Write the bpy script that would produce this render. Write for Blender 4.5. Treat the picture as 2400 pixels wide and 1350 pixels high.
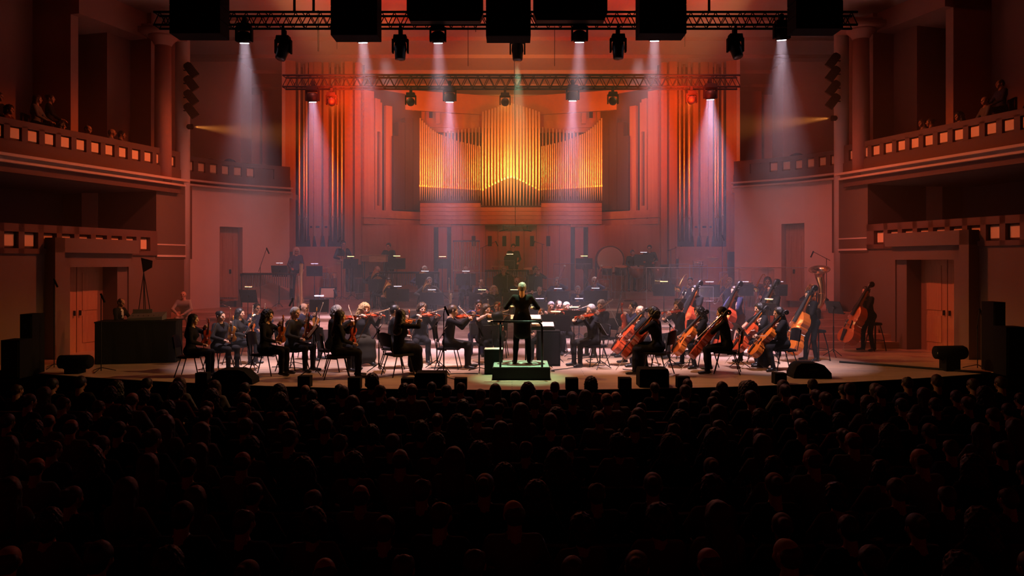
import bpy, math, random
import numpy as np
from mathutils import Vector, Matrix

for _o in list(bpy.data.objects):
    bpy.data.objects.remove(_o)
SC = bpy.context.scene
COL = SC.collection
R = math.radians
rnd = random.Random(7)

# ------------------------------------------------------------------ camera
FPX = 1800.0      # focal length in pixels of the 2400 px wide frame
CZ = 2.45         # eye height above the stage floor (stage floor is z = 0)
HY = 618.0        # pixel row of the horizon
cam_d = bpy.data.cameras.new('camera')
cam = bpy.data.objects.new('camera', cam_d)
COL.objects.link(cam)
cam.location = (0, 0, CZ)
cam.rotation_euler = (R(90), 0, 0)
cam_d.sensor_fit = 'HORIZONTAL'
cam_d.sensor_width = 36.0
cam_d.lens = 36.0 * FPX / 2400.0
cam_d.shift_y = (HY - 675.0) / 2400.0
cam_d.clip_end = 200
SC.camera = cam

# ------------------------------------------------------------------ world, exposure
wd = bpy.data.worlds.new('dim_hall')
SC.world = wd
wd.use_nodes = True
wd.node_tree.nodes['Background'].inputs[0].default_value = (1.0, 0.06, 0.02, 1)
wd.node_tree.nodes['Background'].inputs[1].default_value = 0.022
SC.view_settings.view_transform = 'Standard'
SC.view_settings.look = 'None'
SC.view_settings.exposure = 0.5
SC.view_settings.gamma = 1.0
SC.view_settings.use_curve_mapping = False
SC.cycles.use_denoising = True
SC.cycles.max_bounces = 5
SC.cycles.use_adaptive_sampling = True
SC.cycles.adaptive_threshold = 0.03
SC.cycles.diffuse_bounces = 2
SC.cycles.glossy_bounces = 2
SC.cycles.transparent_max_bounces = 12
SC.cycles.volume_bounces = 0
SC.cycles.sample_clamp_indirect = 3.0

def W(px, py, d):
    """world point of a photograph pixel at distance d in front of the camera"""
    return Vector(((px - 1200.0) * d / FPX, d, CZ + (HY - py) * d / FPX))

# ------------------------------------------------------------------ light functions and added fills
def spot(name, loc, target, color, watt, size, blend=0.6, radius=0.08, parent=None):
    l = bpy.data.lights.new(name, 'SPOT')
    l.color = color
    l.energy = watt
    l.spot_size = R(size)
    l.spot_blend = blend
    l.shadow_soft_size = radius
    o = bpy.data.objects.new(name, l)
    COL.objects.link(o)
    v = Vector(target) - Vector(loc)
    o.location = loc
    o.rotation_euler = v.to_track_quat('-Z', 'Y').to_euler()
    if parent is not None:
        o.parent = parent
        o.matrix_parent_inverse = Matrix.Translation(-Vector(parent.location))
    return o

def disc(name, loc, target, color, watt, size, spread, parent=None):
    l = bpy.data.lights.new(name, 'AREA')
    l.shape = 'DISK'
    l.size = size
    l.color = color
    l.energy = watt
    l.spread = R(spread)
    o = bpy.data.objects.new(name, l)
    COL.objects.link(o)
    o.location = loc
    o.rotation_euler = (Vector(target) - Vector(loc)).to_track_quat('-Z', 'Y').to_euler()
    return o

K = 1.0   # master level
# unseen spots without fixtures around the stage, added for red walls and amber strings
FILLS = [
    # name, position, target, colour, watt, cone, blend
    ('wall_fill_red_left', (-3.2, 22.6, 10.0), (-11.4, 21.4, 3.9), (1.0, 0.17, 0.045), 1750, 50, 1.0),
    ('wall_fill_red_right', (3.2, 22.6, 10.0), (11.4, 20.6, 3.9), (1.0, 0.17, 0.045), 1750, 50, 1.0),
    ('stage_fill_amber_left', (-7.0, 19.3, 10.5), (4.6, 18.2, 0.3), (1.0, 0.50, 0.16), 3200, 36, 0.8),
    ('boom_spot_amber_left', (-9.9, 15.9, 5.6), (5.2, 18.4, 0.9), (1.0, 0.42, 0.08), 1300, 17, 0.7),
    ('boom_spot_amber_right', (9.9, 15.9, 5.6), (-5.4, 17.9, 0.9), (1.0, 0.46, 0.09), 1300, 17, 0.7),
    ('stage_fill_amber_right', (7.0, 19.3, 10.5), (-4.6, 18.0, 0.3), (1.0, 0.50, 0.16), 3200, 36, 0.8),
]
for n_, p_, t_, c_, w_, s_, b_ in FILLS:
    spot(n_, p_, t_, c_, w_ * K, s_, b_, 0.15)
# added fills with no lamp bodies: pink washes, white from behind, red on ceiling
STAGE_FILLS = [
    ('stage_fill_pink_left', (-4.5, 18.6, 9.9), (-8.6, 24.0, 1.5), (1.0, 0.165, 0.13), 1300, 62, 1.0),
    ('stage_fill_pink_right', (4.5, 18.6, 9.9), (8.6, 24.0, 1.5), (1.0, 0.165, 0.13), 1300, 62, 1.0),
    ('stage_fill_pink_mid', (0.0, 19.5, 9.9), (0.0, 17.0, 0.0), (1.0, 0.40, 0.22), 1000, 80, 1.0),
    ('back_fill_white_left', (-4.4, 26.6, 9.6), (-3.0, 24.0, 1.2), (1.0, 0.78, 0.84), 1300, 46, 1.0),
    ('back_fill_white_right', (4.4, 26.6, 9.6), (3.8, 23.8, 1.2), (1.0, 0.78, 0.84), 1300, 46, 1.0),
    ('ceiling_fill_red_left', (-4.5, 19.5, 6.6), (-3.0, 27.5, 10.2), (1.0, 0.03, 0.004), 1300, 110, 1.0),  # this pair floats in mid-air, added to redden the ceiling
    ('ceiling_fill_red_right', (4.5, 19.5, 6.6), (3.0, 27.5, 10.2), (1.0, 0.03, 0.004), 1300, 110, 1.0),
]
for n_, p_, t_, c_, w_, s_, b_ in STAGE_FILLS:
    spot(n_, p_, t_, c_, w_ * K, s_, b_, 0.2)

# ------------------------------------------------------------------ materials
MATS = {}
def mat(name, col, rough=0.6, metal=0.0, noise=0.0, scale=8.0, bump=0.0, emit=None, estr=0.0, spec=0.4):
    if name in MATS:
        return MATS[name]
    m = bpy.data.materials.new(name)
    m.use_nodes = True
    nt = m.node_tree
    b = nt.nodes['Principled BSDF']
    b.inputs['Base Color'].default_value = (*col, 1)
    b.inputs['Roughness'].default_value = rough
    b.inputs['Metallic'].default_value = metal
    b.inputs['Specular IOR Level'].default_value = spec
    if noise > 0 or bump > 0:
        tc = nt.nodes.new('ShaderNodeTexCoord')
        nz = nt.nodes.new('ShaderNodeTexNoise')
        nz.inputs['Scale'].default_value = scale
        nz.inputs['Detail'].default_value = 4
        nt.links.new(tc.outputs['Object'], nz.inputs['Vector'])
        if noise > 0:
            mx = nt.nodes.new('ShaderNodeMix')
            mx.data_type = 'RGBA'
            mx.inputs[6].default_value = (*[c * (1 - noise) for c in col], 1)
            mx.inputs[7].default_value = (*[min(1, c * (1 + noise)) for c in col], 1)
            nt.links.new(nz.outputs['Fac'], mx.inputs[0])
            nt.links.new(mx.outputs[2], b.inputs['Base Color'])
        if bump > 0:
            bp = nt.nodes.new('ShaderNodeBump')
            bp.inputs['Strength'].default_value = bump
            bp.inputs['Distance'].default_value = 0.01
            nt.links.new(nz.outputs['Fac'], bp.inputs['Height'])
            nt.links.new(bp.outputs[0], b.inputs['Normal'])
    if emit is not None:
        b.inputs['Emission Color'].default_value = (*emit, 1)
        b.inputs['Emission Strength'].default_value = estr
    MATS[name] = m
    return m

def wood(name, c1, c2, scale=3.0, stretch=(1, 12, 1), rough=0.45, boards=None, spec=0.3):
    """procedural wood grain; boards = (width, length) draws thin board joints"""
    m = bpy.data.materials.new(name)
    m.use_nodes = True
    nt = m.node_tree
    b = nt.nodes['Principled BSDF']
    tc = nt.nodes.new('ShaderNodeTexCoord')
    mp = nt.nodes.new('ShaderNodeMapping')
    mp.inputs['Scale'].default_value = stretch
    nz = nt.nodes.new('ShaderNodeTexNoise')
    nz.inputs['Scale'].default_value = scale
    nz.inputs['Detail'].default_value = 6
    rp = nt.nodes.new('ShaderNodeValToRGB')
    rp.color_ramp.elements[0].color = (*c1, 1)
    rp.color_ramp.elements[0].position = 0.3
    rp.color_ramp.elements[1].color = (*c2, 1)
    rp.color_ramp.elements[1].position = 0.7
    nt.links.new(tc.outputs['Object'], mp.inputs[0])
    nt.links.new(mp.outputs[0], nz.inputs['Vector'])
    nt.links.new(nz.outputs['Fac'], rp.inputs[0])
    out = rp.outputs[0]
    if boards:
        br = nt.nodes.new('ShaderNodeTexBrick')
        br.inputs['Scale'].default_value = 1.0
        br.inputs['Brick Width'].default_value = boards[1]
        br.inputs['Row Height'].default_value = boards[0]
        br.inputs['Mortar Size'].default_value = 0.006
        br.inputs['Color1'].default_value = (1, 1, 1, 1)
        br.inputs['Color2'].default_value = (0.82, 0.82, 0.82, 1)
        br.inputs['Mortar'].default_value = (0.25, 0.25, 0.25, 1)
        nt.links.new(tc.outputs['Object'], br.inputs['Vector'])
        mx = nt.nodes.new('ShaderNodeMix')
        mx.data_type = 'RGBA'
        mx.blend_type = 'MULTIPLY'
        mx.inputs[0].default_value = 1.0
        nt.links.new(out, mx.inputs[6])
        nt.links.new(br.outputs['Color'], mx.inputs[7])
        out = mx.outputs[2]
    nt.links.new(out, b.inputs['Base Color'])
    b.inputs['Roughness'].default_value = rough
    b.inputs['Specular IOR Level'].default_value = spec
    MATS[name] = m
    return m

M = MATS
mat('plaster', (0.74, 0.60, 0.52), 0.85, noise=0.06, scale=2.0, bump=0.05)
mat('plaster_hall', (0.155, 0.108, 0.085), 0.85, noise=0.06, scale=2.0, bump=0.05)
mat('plaster_dark', (0.46, 0.22, 0.16), 0.85, noise=0.08, scale=2.0)
mat('cornice', (0.62, 0.46, 0.36), 0.7)  # light caught on the ledges is put into this lighter tone
mat('parapet', (0.13, 0.07, 0.055), 0.8, noise=0.06, scale=3.0)
mat('panel_cream', (0.95, 0.66, 0.40), 0.55)
mat('soot', (0.035, 0.025, 0.022), 0.9, spec=0.08)
mat('velvet', (0.05, 0.015, 0.012), 0.95, spec=0.08)
mat('ceiling_paint', (0.48, 0.36, 0.30), 0.9, noise=0.1, scale=0.6)
wood('stage_wood', (0.42, 0.27, 0.18), (0.60, 0.42, 0.30), 2.0, (1, 10, 1), 0.38, boards=(0.14, 3.2))
wood('riser_wood', (0.42, 0.24, 0.15), (0.56, 0.34, 0.22), 2.0, (1, 8, 8), 0.45)
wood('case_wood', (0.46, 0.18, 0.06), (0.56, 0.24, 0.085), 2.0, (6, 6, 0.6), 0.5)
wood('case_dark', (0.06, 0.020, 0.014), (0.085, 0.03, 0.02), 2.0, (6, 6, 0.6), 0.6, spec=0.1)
wood('door_wood', (0.42, 0.20, 0.10), (0.52, 0.27, 0.14), 2.0, (8, 8, 0.7), 0.45)
wood('box_wood', (0.55, 0.30, 0.10), (0.68, 0.40, 0.15), 4.0, (1, 8, 1), 0.4)
mat('pipe_metal', (0.86, 0.64, 0.38), 0.27, 0.75, noise=0.06, scale=3)
mat('pipe_foot', (0.52, 0.45, 0.38), 0.42, 0.7)
mat('lip_gold', (0.95, 0.68, 0.25), 0.25, 0.9)
mat('black_paint', (0.010, 0.009, 0.010), 0.5, spec=0.2)
mat('black_matte', (0.008, 0.0075, 0.008), 0.85, spec=0.08)
mat('black_metal', (0.02, 0.02, 0.022), 0.4, 0.6)
mat('stand_black', (0.014, 0.012, 0.014), 0.55, 0.0, spec=0.2)
mat('chrome', (0.75, 0.74, 0.74), 0.18, 1.0)
mat('brass', (0.90, 0.62, 0.22), 0.2, 1.0)
mat('brass_pale', (0.82, 0.74, 0.58), 0.2, 1.0)
mat('cymbal', (0.80, 0.55, 0.20), 0.3, 1.0)
mat('paper', (0.88, 0.85, 0.78), 0.7)
mat('paper_grey', (0.55, 0.56, 0.62), 0.7)
mat('varnish_orange', (0.50, 0.115, 0.012), 0.22, spec=0.7)
mat('varnish_red', (0.40, 0.045, 0.010), 0.22, spec=0.7)
mat('varnish_amber', (0.58, 0.22, 0.03), 0.22, spec=0.7)
mat('ebony', (0.012, 0.010, 0.010), 0.3)
mat('bow_wood', (0.30, 0.10, 0.03), 0.35)
mat('bow_hair', (0.8, 0.74, 0.62), 0.5)
mat('grenadilla', (0.02, 0.016, 0.015), 0.3)
mat('bassoon_red', (0.28, 0.03, 0.02), 0.3)
mat('white_ring', (0.9, 0.88, 0.82), 0.4)
mat('skin_a', (0.62, 0.36, 0.25), 0.5)
mat('skin_b', (0.52, 0.29, 0.19), 0.5)
mat('skin_c', (0.36, 0.18, 0.11), 0.5)
mat('lips', (0.42, 0.14, 0.12), 0.45)
mat('eye_dark', (0.03, 0.02, 0.02), 0.25)
mat('cloth_black', (0.010, 0.009, 0.010), 0.85, spec=0.08)
mat('cloth_charcoal', (0.018, 0.016, 0.016), 0.85, spec=0.08)
mat('cloth_navy', (0.035, 0.035, 0.075), 0.85, spec=0.08)
mat('cloth_blue', (0.08, 0.085, 0.17), 0.85, spec=0.08)
mat('cloth_tan', (0.36, 0.33, 0.28), 0.85, spec=0.08)
mat('cloth_grey', (0.12, 0.11, 0.115), 0.85, spec=0.08)
mat('cloth_olive', (0.022, 0.018, 0.012), 0.9, spec=0.08)
mat('cloth_rust', (0.09, 0.03, 0.02), 0.9, spec=0.08)
mat('shirt_white', (0.75, 0.72, 0.68), 0.7)
mat('shoe', (0.010, 0.009, 0.009), 0.35)
mat('hair_black', (0.010, 0.007, 0.006), 0.5)
mat('hair_brown', (0.045, 0.022, 0.012), 0.5)
mat('hair_grey', (0.30, 0.28, 0.27), 0.6)
mat('hair_white', (0.72, 0.66, 0.58), 0.6)
mat('hair_blonde', (0.42, 0.25, 0.11), 0.55)
mat('lens_glass', (0.05, 0.05, 0.06), 0.1)
mat('led_white', (0.9, 0.9, 1.0), 0.4, emit=(0.80, 0.82, 1.0), estr=14.0)
MATS['led_white'].cycles.emission_sampling = 'NONE'
mat('lamp_warm', (1.0, 0.8, 0.4), 0.4, emit=(1.0, 0.62, 0.20), estr=14.0)
mat('lamp_cool', (0.8, 0.8, 1.0), 0.4, emit=(0.75, 0.72, 1.0), estr=5.0)
mat('carpet', (0.30, 0.34, 0.30), 0.95, noise=0.2, scale=30)
mat('carpet_dark', (0.07, 0.035, 0.03), 0.95)
mat('drum_shell', (0.05, 0.05, 0.07), 0.3)
mat('drum_copper', (0.55, 0.22, 0.10), 0.3, 0.8)
mat('drum_head', (0.70, 0.64, 0.55), 0.6)
mat('rosewood', (0.14, 0.05, 0.03), 0.4)
mat('resonator', (0.38, 0.36, 0.36), 0.35, 0.8)
mat('cable', (0.012, 0.012, 0.012), 0.7)
mat('tape_yellow', (0.6, 0.45, 0.08), 0.6)

def clear_mat(name, tint, rough, gloss, milk):
    """clear acrylic: mostly see-through, a faint milky body and a reflective face"""
    m = bpy.data.materials.new(name)
    m.use_nodes = True
    nt = m.node_tree
    nt.nodes.clear()
    o = nt.nodes.new('ShaderNodeOutputMaterial')
    t = nt.nodes.new('ShaderNodeBsdfTransparent')
    t.inputs[0].default_value = (*tint, 1)
    d = nt.nodes.new('ShaderNodeBsdfDiffuse')
    d.inputs[0].default_value = (0.8, 0.8, 0.82, 1)
    g = nt.nodes.new('ShaderNodeBsdfGlossy')
    g.inputs['Roughness'].default_value = rough
    m1 = nt.nodes.new('ShaderNodeMixShader')
    m1.inputs[0].default_value = milk
    m2 = nt.nodes.new('ShaderNodeMixShader')
    m2.inputs[0].default_value = gloss
    nt.links.new(t.outputs[0], m1.inputs[1])
    nt.links.new(d.outputs[0], m1.inputs[2])
    nt.links.new(m1.outputs[0], m2.inputs[1])
    nt.links.new(g.outputs[0], m2.inputs[2])
    nt.links.new(m2.outputs[0], o.inputs[0])
    MATS[name] = m
clear_mat('acrylic', (0.97, 0.97, 0.98), 0.06, 0.035, 0.025)
clear_mat('acrylic_edge', (0.6, 0.6, 0.62), 0.2, 0.25, 0.55)

# ------------------------------------------------------------------ mesh helpers
def new_mesh(name, verts, faces, mats=(), fmat=None, smooth=False):
    me = bpy.data.meshes.new(name)
    me.from_pydata([tuple(v) for v in verts], [], [tuple(f) for f in faces])
    for m_ in mats:
        me.materials.append(m_)
    if fmat is not None:
        me.polygons.foreach_set('material_index', np.asarray(fmat, dtype=np.int32))
    if smooth:
        me.polygons.foreach_set('use_smooth', np.ones(len(me.polygons), dtype=bool))
    me.update()
    return me

def frame(y, z):
    """rotation whose local Y points along y and local Z roughly along z"""
    y = Vector(y).normalized()
    z = Vector(z)
    z = (z - y * z.dot(y))
    if z.length < 1e-6:
        z = Vector((0, 0, 1)) if abs(y.z) < 0.9 else Vector((1, 0, 0))
        z = z - y * z.dot(y)
    z.normalize()
    x = y.cross(z)
    return Matrix((x, y, z)).transposed().to_4x4()

class MB:
    """collects shapes of ONE thing or part into one mesh"""
    def __init__(s):
        s.v, s.f, s.m = [], [], []
    def add(s, vs, fs, mi=0):
        o = len(s.v)
        s.v += [Vector(v) for v in vs]
        s.f += [tuple(i + o for i in f) for f in fs]
        s.m += [mi] * len(fs)
        return s
    def box(s, c, sz, rot=None, mi=0, taper=1.0):
        c = Vector(c)
        hx, hy, hz = sz[0] / 2, sz[1] / 2, sz[2] / 2
        vs = []
        for k in (-1, 1):
            t = taper if k > 0 else 1.0
            for i, j in ((-1, -1), (1, -1), (1, 1), (-1, 1)):
                p = Vector((i * hx * t, j * hy * t, k * hz))
                if rot is not None:
                    p = rot @ p
                vs.append(p + c)
        return s.add(vs, [(3, 2, 1, 0), (4, 5, 6, 7), (0, 1, 5, 4), (1, 2, 6, 5), (2, 3, 7, 6), (3, 0, 4, 7)], mi)
    def prism(s, pts, z0, z1, mi=0):
        n = len(pts)
        vs = [(p[0], p[1], z0) for p in pts] + [(p[0], p[1], z1) for p in pts]
        fs = [tuple(range(n - 1, -1, -1)), tuple(range(n, 2 * n))]
        fs += [(i, (i + 1) % n, n + (i + 1) % n, n + i) for i in range(n)]
        return s.add(vs, fs, mi)
    def tube(s, path, rad, n=8, mi=0, cap=True):
        path = [Vector(p) for p in path]
        if not hasattr(rad, '__len__'):
            rad = [rad] * len(path)
        vs, fs = [], []
        up = None
        for i, p in enumerate(path):
            a = path[max(0, i - 1)]
            b = path[min(len(path) - 1, i + 1)]
            t = (b - a).normalized()
            if up is None:
                up = Vector((0, 0, 1)) if abs(t.z) < 0.9 else Vector((1, 0, 0))
            x = up - t * up.dot(t)
            if x.length < 1e-5:
                x = Vector((0, 1, 0)) - t * t.y
            x.normalize()
            up = x
            y = t.cross(x)
            for k in range(n):
                an = 2 * math.pi * k / n
                vs.append(p + (x * math.cos(an) + y * math.sin(an)) * rad[i])
        for i in range(len(path) - 1):
            for k in range(n):
                k2 = (k + 1) % n
                fs.append((i * n + k, i * n + k2, (i + 1) * n + k2, (i + 1) * n + k))
        if cap:
            fs.append(tuple(range(n - 1, -1, -1)))
            fs.append(tuple((len(path) - 1) * n + k for k in range(n)))
        return s.add(vs, fs, mi)
    def lathe(s, prof, n=16, mi=0, mtx=None, cap=True):
        """profile of (radius, z) about the local z axis"""
        vs, fs = [], []
        for r, z in prof:
            for k in range(n):
                an = 2 * math.pi * k / n
                p = Vector((r * math.cos(an), r * math.sin(an), z))
                vs.append(mtx @ p if mtx is not None else p)
        for i in range(len(prof) - 1):
            for k in range(n):
                k2 = (k + 1) % n
                fs.append((i * n + k, i * n + k2, (i + 1) * n + k2, (i + 1) * n + k))
        if cap:
            fs.append(tuple(range(n - 1, -1, -1)))
            fs.append(tuple((len(prof) - 1) * n + k for k in range(n)))
        return s.add(vs, fs, mi)
    def build(s, name, mats, parent=None, smooth=False):
        if not isinstance(mats, (list, tuple)):
            mats = [mats]
        mats = [M[m] if isinstance(m, str) else m for m in mats]
        me = new_mesh(name, s.v, s.f, mats, s.m, smooth)
        return link(name, me, parent)

def link(name, data, parent=None):
    o = bpy.data.objects.new(name, data)
    COL.objects.link(o)
    if parent is not None:
        o.parent = parent
    return o

def tag(o, label=None, cat=None, group=None, kind=None):
    if label:
        o['label'] = label
    if cat:
        o['category'] = cat
    if group:
        o['group'] = group
    if kind:
        o['kind'] = kind
    return o

def thing(name, label, cat, loc=(0, 0, 0), rz=0.0, group=None):
    o = link(name, None)
    o.empty_display_size = 0.1
    o.location = loc
    o.rotation_euler = (0, 0, rz)
    return tag(o, label, cat, group)

def setmat(o, m):
    o.material_slots[0].link = 'OBJECT'
    o.material_slots[0].material = M[m] if isinstance(m, str) else m

_unit = {}
def unit(kind):
    if kind not in _unit:
        b = MB()
        if kind == 'cube':
            b.box((0, 0, 0), (1, 1, 1))
        else:
            b.lathe([(1, 0), (1, 1)], int(kind[3:]))
        _unit[kind] = new_mesh('unit_' + kind, b.v, b.f, [M['black_paint']], None, False)
        if kind != 'cube':
            sm = [len(p.vertices) == 4 for p in _unit[kind].polygons]
            _unit[kind].polygons.foreach_set('use_smooth', sm)
    return _unit[kind]

def bar(name, p0, p1, r, m, parent=None, n=8):
    """round bar from p0 to p1 (shared unit mesh)"""
    o = link(name, unit('cyl%d' % n), parent)
    p0, p1 = Vector(p0), Vector(p1)
    v = p1 - p0
    q = Matrix.Identity(4) if abs(v.x) + abs(v.y) < 1e-6 and v.z > 0 else v.to_track_quat('Z', 'Y').to_matrix().to_4x4()
    o.matrix_local = Matrix.Translation(p0) @ q @ Matrix.Diagonal((r, r, v.length, 1))
    setmat(o, m)
    return o

def slab(name, c, sz, m, parent=None, rot=None):
    """box piece (shared unit mesh)"""
    o = link(name, unit('cube'), parent)
    mm = Matrix.Translation(Vector(c))
    if rot is not None:
        mm = mm @ rot.to_4x4()
    o.matrix_local = mm @ Matrix.Diagonal((sz[0], sz[1], sz[2], 1))
    setmat(o, m)
    return o

def copy_tree(o, parent=None):
    c = o.copy()
    COL.objects.link(c)
    c.parent = parent
    for ch in o.children:
        copy_tree(ch, c)
    return c

# ================================================================== the hall
def struct(name, mb, m, smooth=False):
    o = mb.build(name, m, None, smooth)
    o['kind'] = 'structure'
    return o

# stage floor with its bowed front edge, hall floor, ceilings
b = MB()
pts = []
for i in range(41):
    x = -13.5 + 27.0 * i / 40
    pts.append((x, 14.87 + 0.02 * x * x))
pts += [(13.5, 33.0), (-13.5, 33.0)]
b.prism(pts, -0.95, 0.0)
fl = struct('floor', b, 'stage_wood')
b = MB()
b.box((0, 8, -1.05), (34, 26, 0.2))
struct('floor_hall', b, 'velvet')
b = MB()
for k in range(9):                        # shell ceiling over the stage, steps added to draw the shadow bands
    y0 = 17.6 + k * 1.75
    z = 10.75 - 0.13 * k
    b.box((0, y0 + 0.875, z + 0.25), (26, 1.76, 0.5))
struct('ceiling', b, 'ceiling_paint')
b = MB()
b.box((0, 4, 12.1), (40, 32, 0.2))
struct('ceiling_hall', b, 'velvet')
b = MB()
b.box((0, 33.2, 5), (27, 0.4, 12.5))
struct('wall_back', b, 'plaster')
# apron of the stage front
b = MB()
for i in range(40):
    x0, x1 = -13.5 + 27.0 * i / 40, -13.5 + 27.0 * (i + 1) / 40
    y0, y1 = 14.85 + 0.02 * x0 * x0, 14.85 + 0.02 * x1 * x1
    b.add([(x0, y0, -0.95), (x1, y1, -0.95), (x1, y1, 0.004), (x0, y0, 0.004),
           (x0, y0 + 0.03, -0.95), (x1, y1 + 0.03, -0.95), (x1, y1 + 0.05, 0.004), (x0, y0 + 0.05, 0.004)],
          [(0, 1, 2, 3), (3, 2, 6, 7), (5, 4, 7, 6)])
struct('trim_1', b, 'black_matte')

def dq(q):
    """distance of the side-wall point seen q pixels off the centre line"""
    return 17.945 * FPX / (q + 546.3)

CHAMF = {}
def chamfer_panel(w, h, t):
    """pillow panel with chamfered faces, in local x (width) z (height), proud along -y"""
    key = (round(w, 3), round(h, 3))
    if key not in CHAMF:
        b_ = MB()
        c = 0.22
        a = [(-w / 2, 0, -h / 2), (w / 2, 0, -h / 2), (w / 2, 0, h / 2), (-w / 2, 0, h / 2)]
        e = [(-w / 2 * (1 - c), -t, -h / 2 * (1 - c)), (w / 2 * (1 - c), -t, -h / 2 * (1 - c)),
             (w / 2 * (1 - c), -t, h / 2 * (1 - c)), (-w / 2 * (1 - c), -t, h / 2 * (1 - c))]
        b_.add(a + e, [(4, 5, 6, 7), (0, 1, 5, 4), (1, 2, 6, 5), (2, 3, 7, 6), (3, 0, 4, 7), (3, 2, 1, 0)])
        CHAMF[key] = new_mesh('panel', b_.v, b_.f, [M['panel_cream']])
    return CHAMF[key]

def side(sg, dz):
    nm = 'left' if sg < 0 else 'right'
    il = math.hypot(1, 0.3035)
    ux, uy = -sg * 0.3035 / il, 1 / il
    nx, ny = -sg / il, -0.3035 / il
    ang = math.atan2(uy, ux)
    rot = Matrix.Rotation(ang, 3, 'Z')
    def P(d, n, z):
        return Vector((sg * (17.945 - 0.3035 * d) + nx * n, d + ny * n, z))
    def wb(mb, d0, d1, n0, n1, z0, z1, mi=0):
        mb.box(P((d0 + d1) / 2, (n0 + n1) / 2, (z0 + z1) / 2), ((d1 - d0) * il, n1 - n0, z1 - z0), rot, mi)
    def ws(name, d0, d1, n0, n1, z0, z1, m, parent=None):
        return slab(name, P((d0 + d1) / 2, (n0 + n1) / 2, (z0 + z1) / 2), ((d1 - d0) * il, n1 - n0, z1 - z0), m, parent, rot)
    # wall below the lower balcony, with the stage door opening, pier beside the column, upper back walls
    w = MB()
    da, db = dq(1050), dq(929)
    wb(w, 9.0, da, -0.6, 0, -0.95, 2.70 + dz)
    wb(w, db, 24.6, -0.6, 0, -0.95, 2.70 + dz)
    wb(w, da, db, -0.6, 0, 2.36 + dz, 2.70 + dz)
    wb(w, da, db, -0.9, -0.55, -0.95, 2.6 + dz)
    wb(w, dq(835), 24.9, -4.0, 0.02, 2.6 + dz, 4.70 + dz)
    wb(w, 9.0, 25.0, -4.2, -3.6, -0.95, 12.0)
    wb(w, 9.0, 24.9, -3.7, 0.02, 4.66 + dz, 4.95 + dz)
    wb(w, 9.0, 24.6, -3.7, -0.02, 2.52 + dz, 2.70 + dz)
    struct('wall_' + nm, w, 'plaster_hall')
    w = MB()      # upper gallery: recessed wall field, tall frame and the pier behind the column
    wb(w, dq(800), 25.2, -3.7, -0.75, 4.9 + dz, 12.0)
    wb(w, dq(852), dq(800), -3.7, -1.55, 4.9 + dz, 12.0)
    wb(w, dq(955), dq(938), -3.7, -1.2, 4.9 + dz, 12.0)
    wb(w, 9.0, dq(955), -3.7, -2.6, 4.9 + dz, 12.0)
    wb(w, dq(955), dq(800), -2.6, -0.9, 9.55 + dz, 12.0)
    struct('wall_upper_' + nm, w, 'plaster_dark')
    # string courses on the pier
    for k, (z0, z1, nn) in enumerate(((2.66, 2.72, 0.05), (3.02, 3.06, 0.035))):
        t = MB()
        wb(t, dq(835), 24.6, 0.0, nn, z0 + dz, z1 + dz)
        struct('trim_%d' % (2 + k + (0 if sg < 0 else 2)), t, 'plaster')
    # portal surround, a stepped frame standing proud of the wall
    t = MB()
    o0, o1, i0, i1 = dq(1095), dq(896), dq(1072), dq(905)
    wb(t, o0, i0, 0, 0.34, 0, 3.12 + dz)
    wb(t, i1, o1, 0, 0.10, 0, 3.12 + dz)
    wb(t, o0, o1, 0, 0.34, 2.74 + dz, 3.12 + dz)
    wb(t, i0, da, 0, 0.20, 0, 2.74 + dz)
    wb(t, db, i1, 0, 0.06, 0, 2.74 + dz)
    wb(t, i0, i1, 0, 0.20, 2.36 + dz, 2.74 + dz)
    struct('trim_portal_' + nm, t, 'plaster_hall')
    # double stage door set back in the opening
    dn = link('door_%d' % (1 if sg < 0 else 2), None)
    dn['kind'] = 'structure'
    mid = (da * 0.52 + db * 0.48)
    for k, (e0, e1) in enumerate(((da, mid - 0.012), (mid + 0.012, db))):
        lf = ws('door_leaf', e0, e1, -0.52, -0.46, 0.0, 2.36 + dz, 'door_wood', dn)
        ln = (e1 - e0)
        for (z0, z1) in ((0.25, 1.0), (1.15, 2.2 + dz)):
            ws('door_panel', e0 + ln * 0.2, e1 - ln * 0.2, -0.46, -0.445, z0, z1, 'door_wood', dn)
    for e in (mid - 0.09, mid + 0.09):
        ws('handle', e - 0.015, e + 0.015, -0.46, -0.40, 1.02, 1.16, 'black_metal', dn)
    # lower parapet with recessed pillow panels
    place = 'left' if sg < 0 else 'right'
    lp = thing('balcony_parapet', 'low balcony front with square lit panels above the %s stage door' % place, 'balcony')
    z0, z1 = 2.70 + dz, 3.44 + dz
    ws('top_rail', 15.0, dq(835), -0.32, 0.06, z1 - 0.2, z1, 'parapet', lp)
    ws('bottom_rail', 15.0, dq(835), -0.32, 0.06, z0, z0 + 0.13, 'parapet', lp)
    ws('back_board', 15.0, dq(835), -0.30, -0.11, z0, z1, 'parapet', lp)
    cs = [18.74 + 0.523 * k for k in range(-7, 9)]
    half = 0.185
    pm = chamfer_panel(2 * half * il * 0.92, 0.37, 0.07)
    for k, c in enumerate(cs):
        e0 = cs[k - 1] + half if k else 15.0
        ws('post', e0, c - half, -0.32, 0.06, z0, z1, 'parapet', lp)
        p = link('panel', pm, lp)
        p.matrix_local = Matrix.Translation(P(c, -0.10, z0 + 0.335)) @ Matrix.Rotation(ang + (math.pi if sg > 0 else 0), 4, 'Z') @ Matrix.Rotation(0 if sg > 0 else math.pi, 4, 'Z')
        n_in = Vector((nx, ny, 0))
        p.matrix_local = Matrix.Translation(P(c, -0.10, z0 + 0.335)) @ frame(-n_in, (0, 0, 1))
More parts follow.
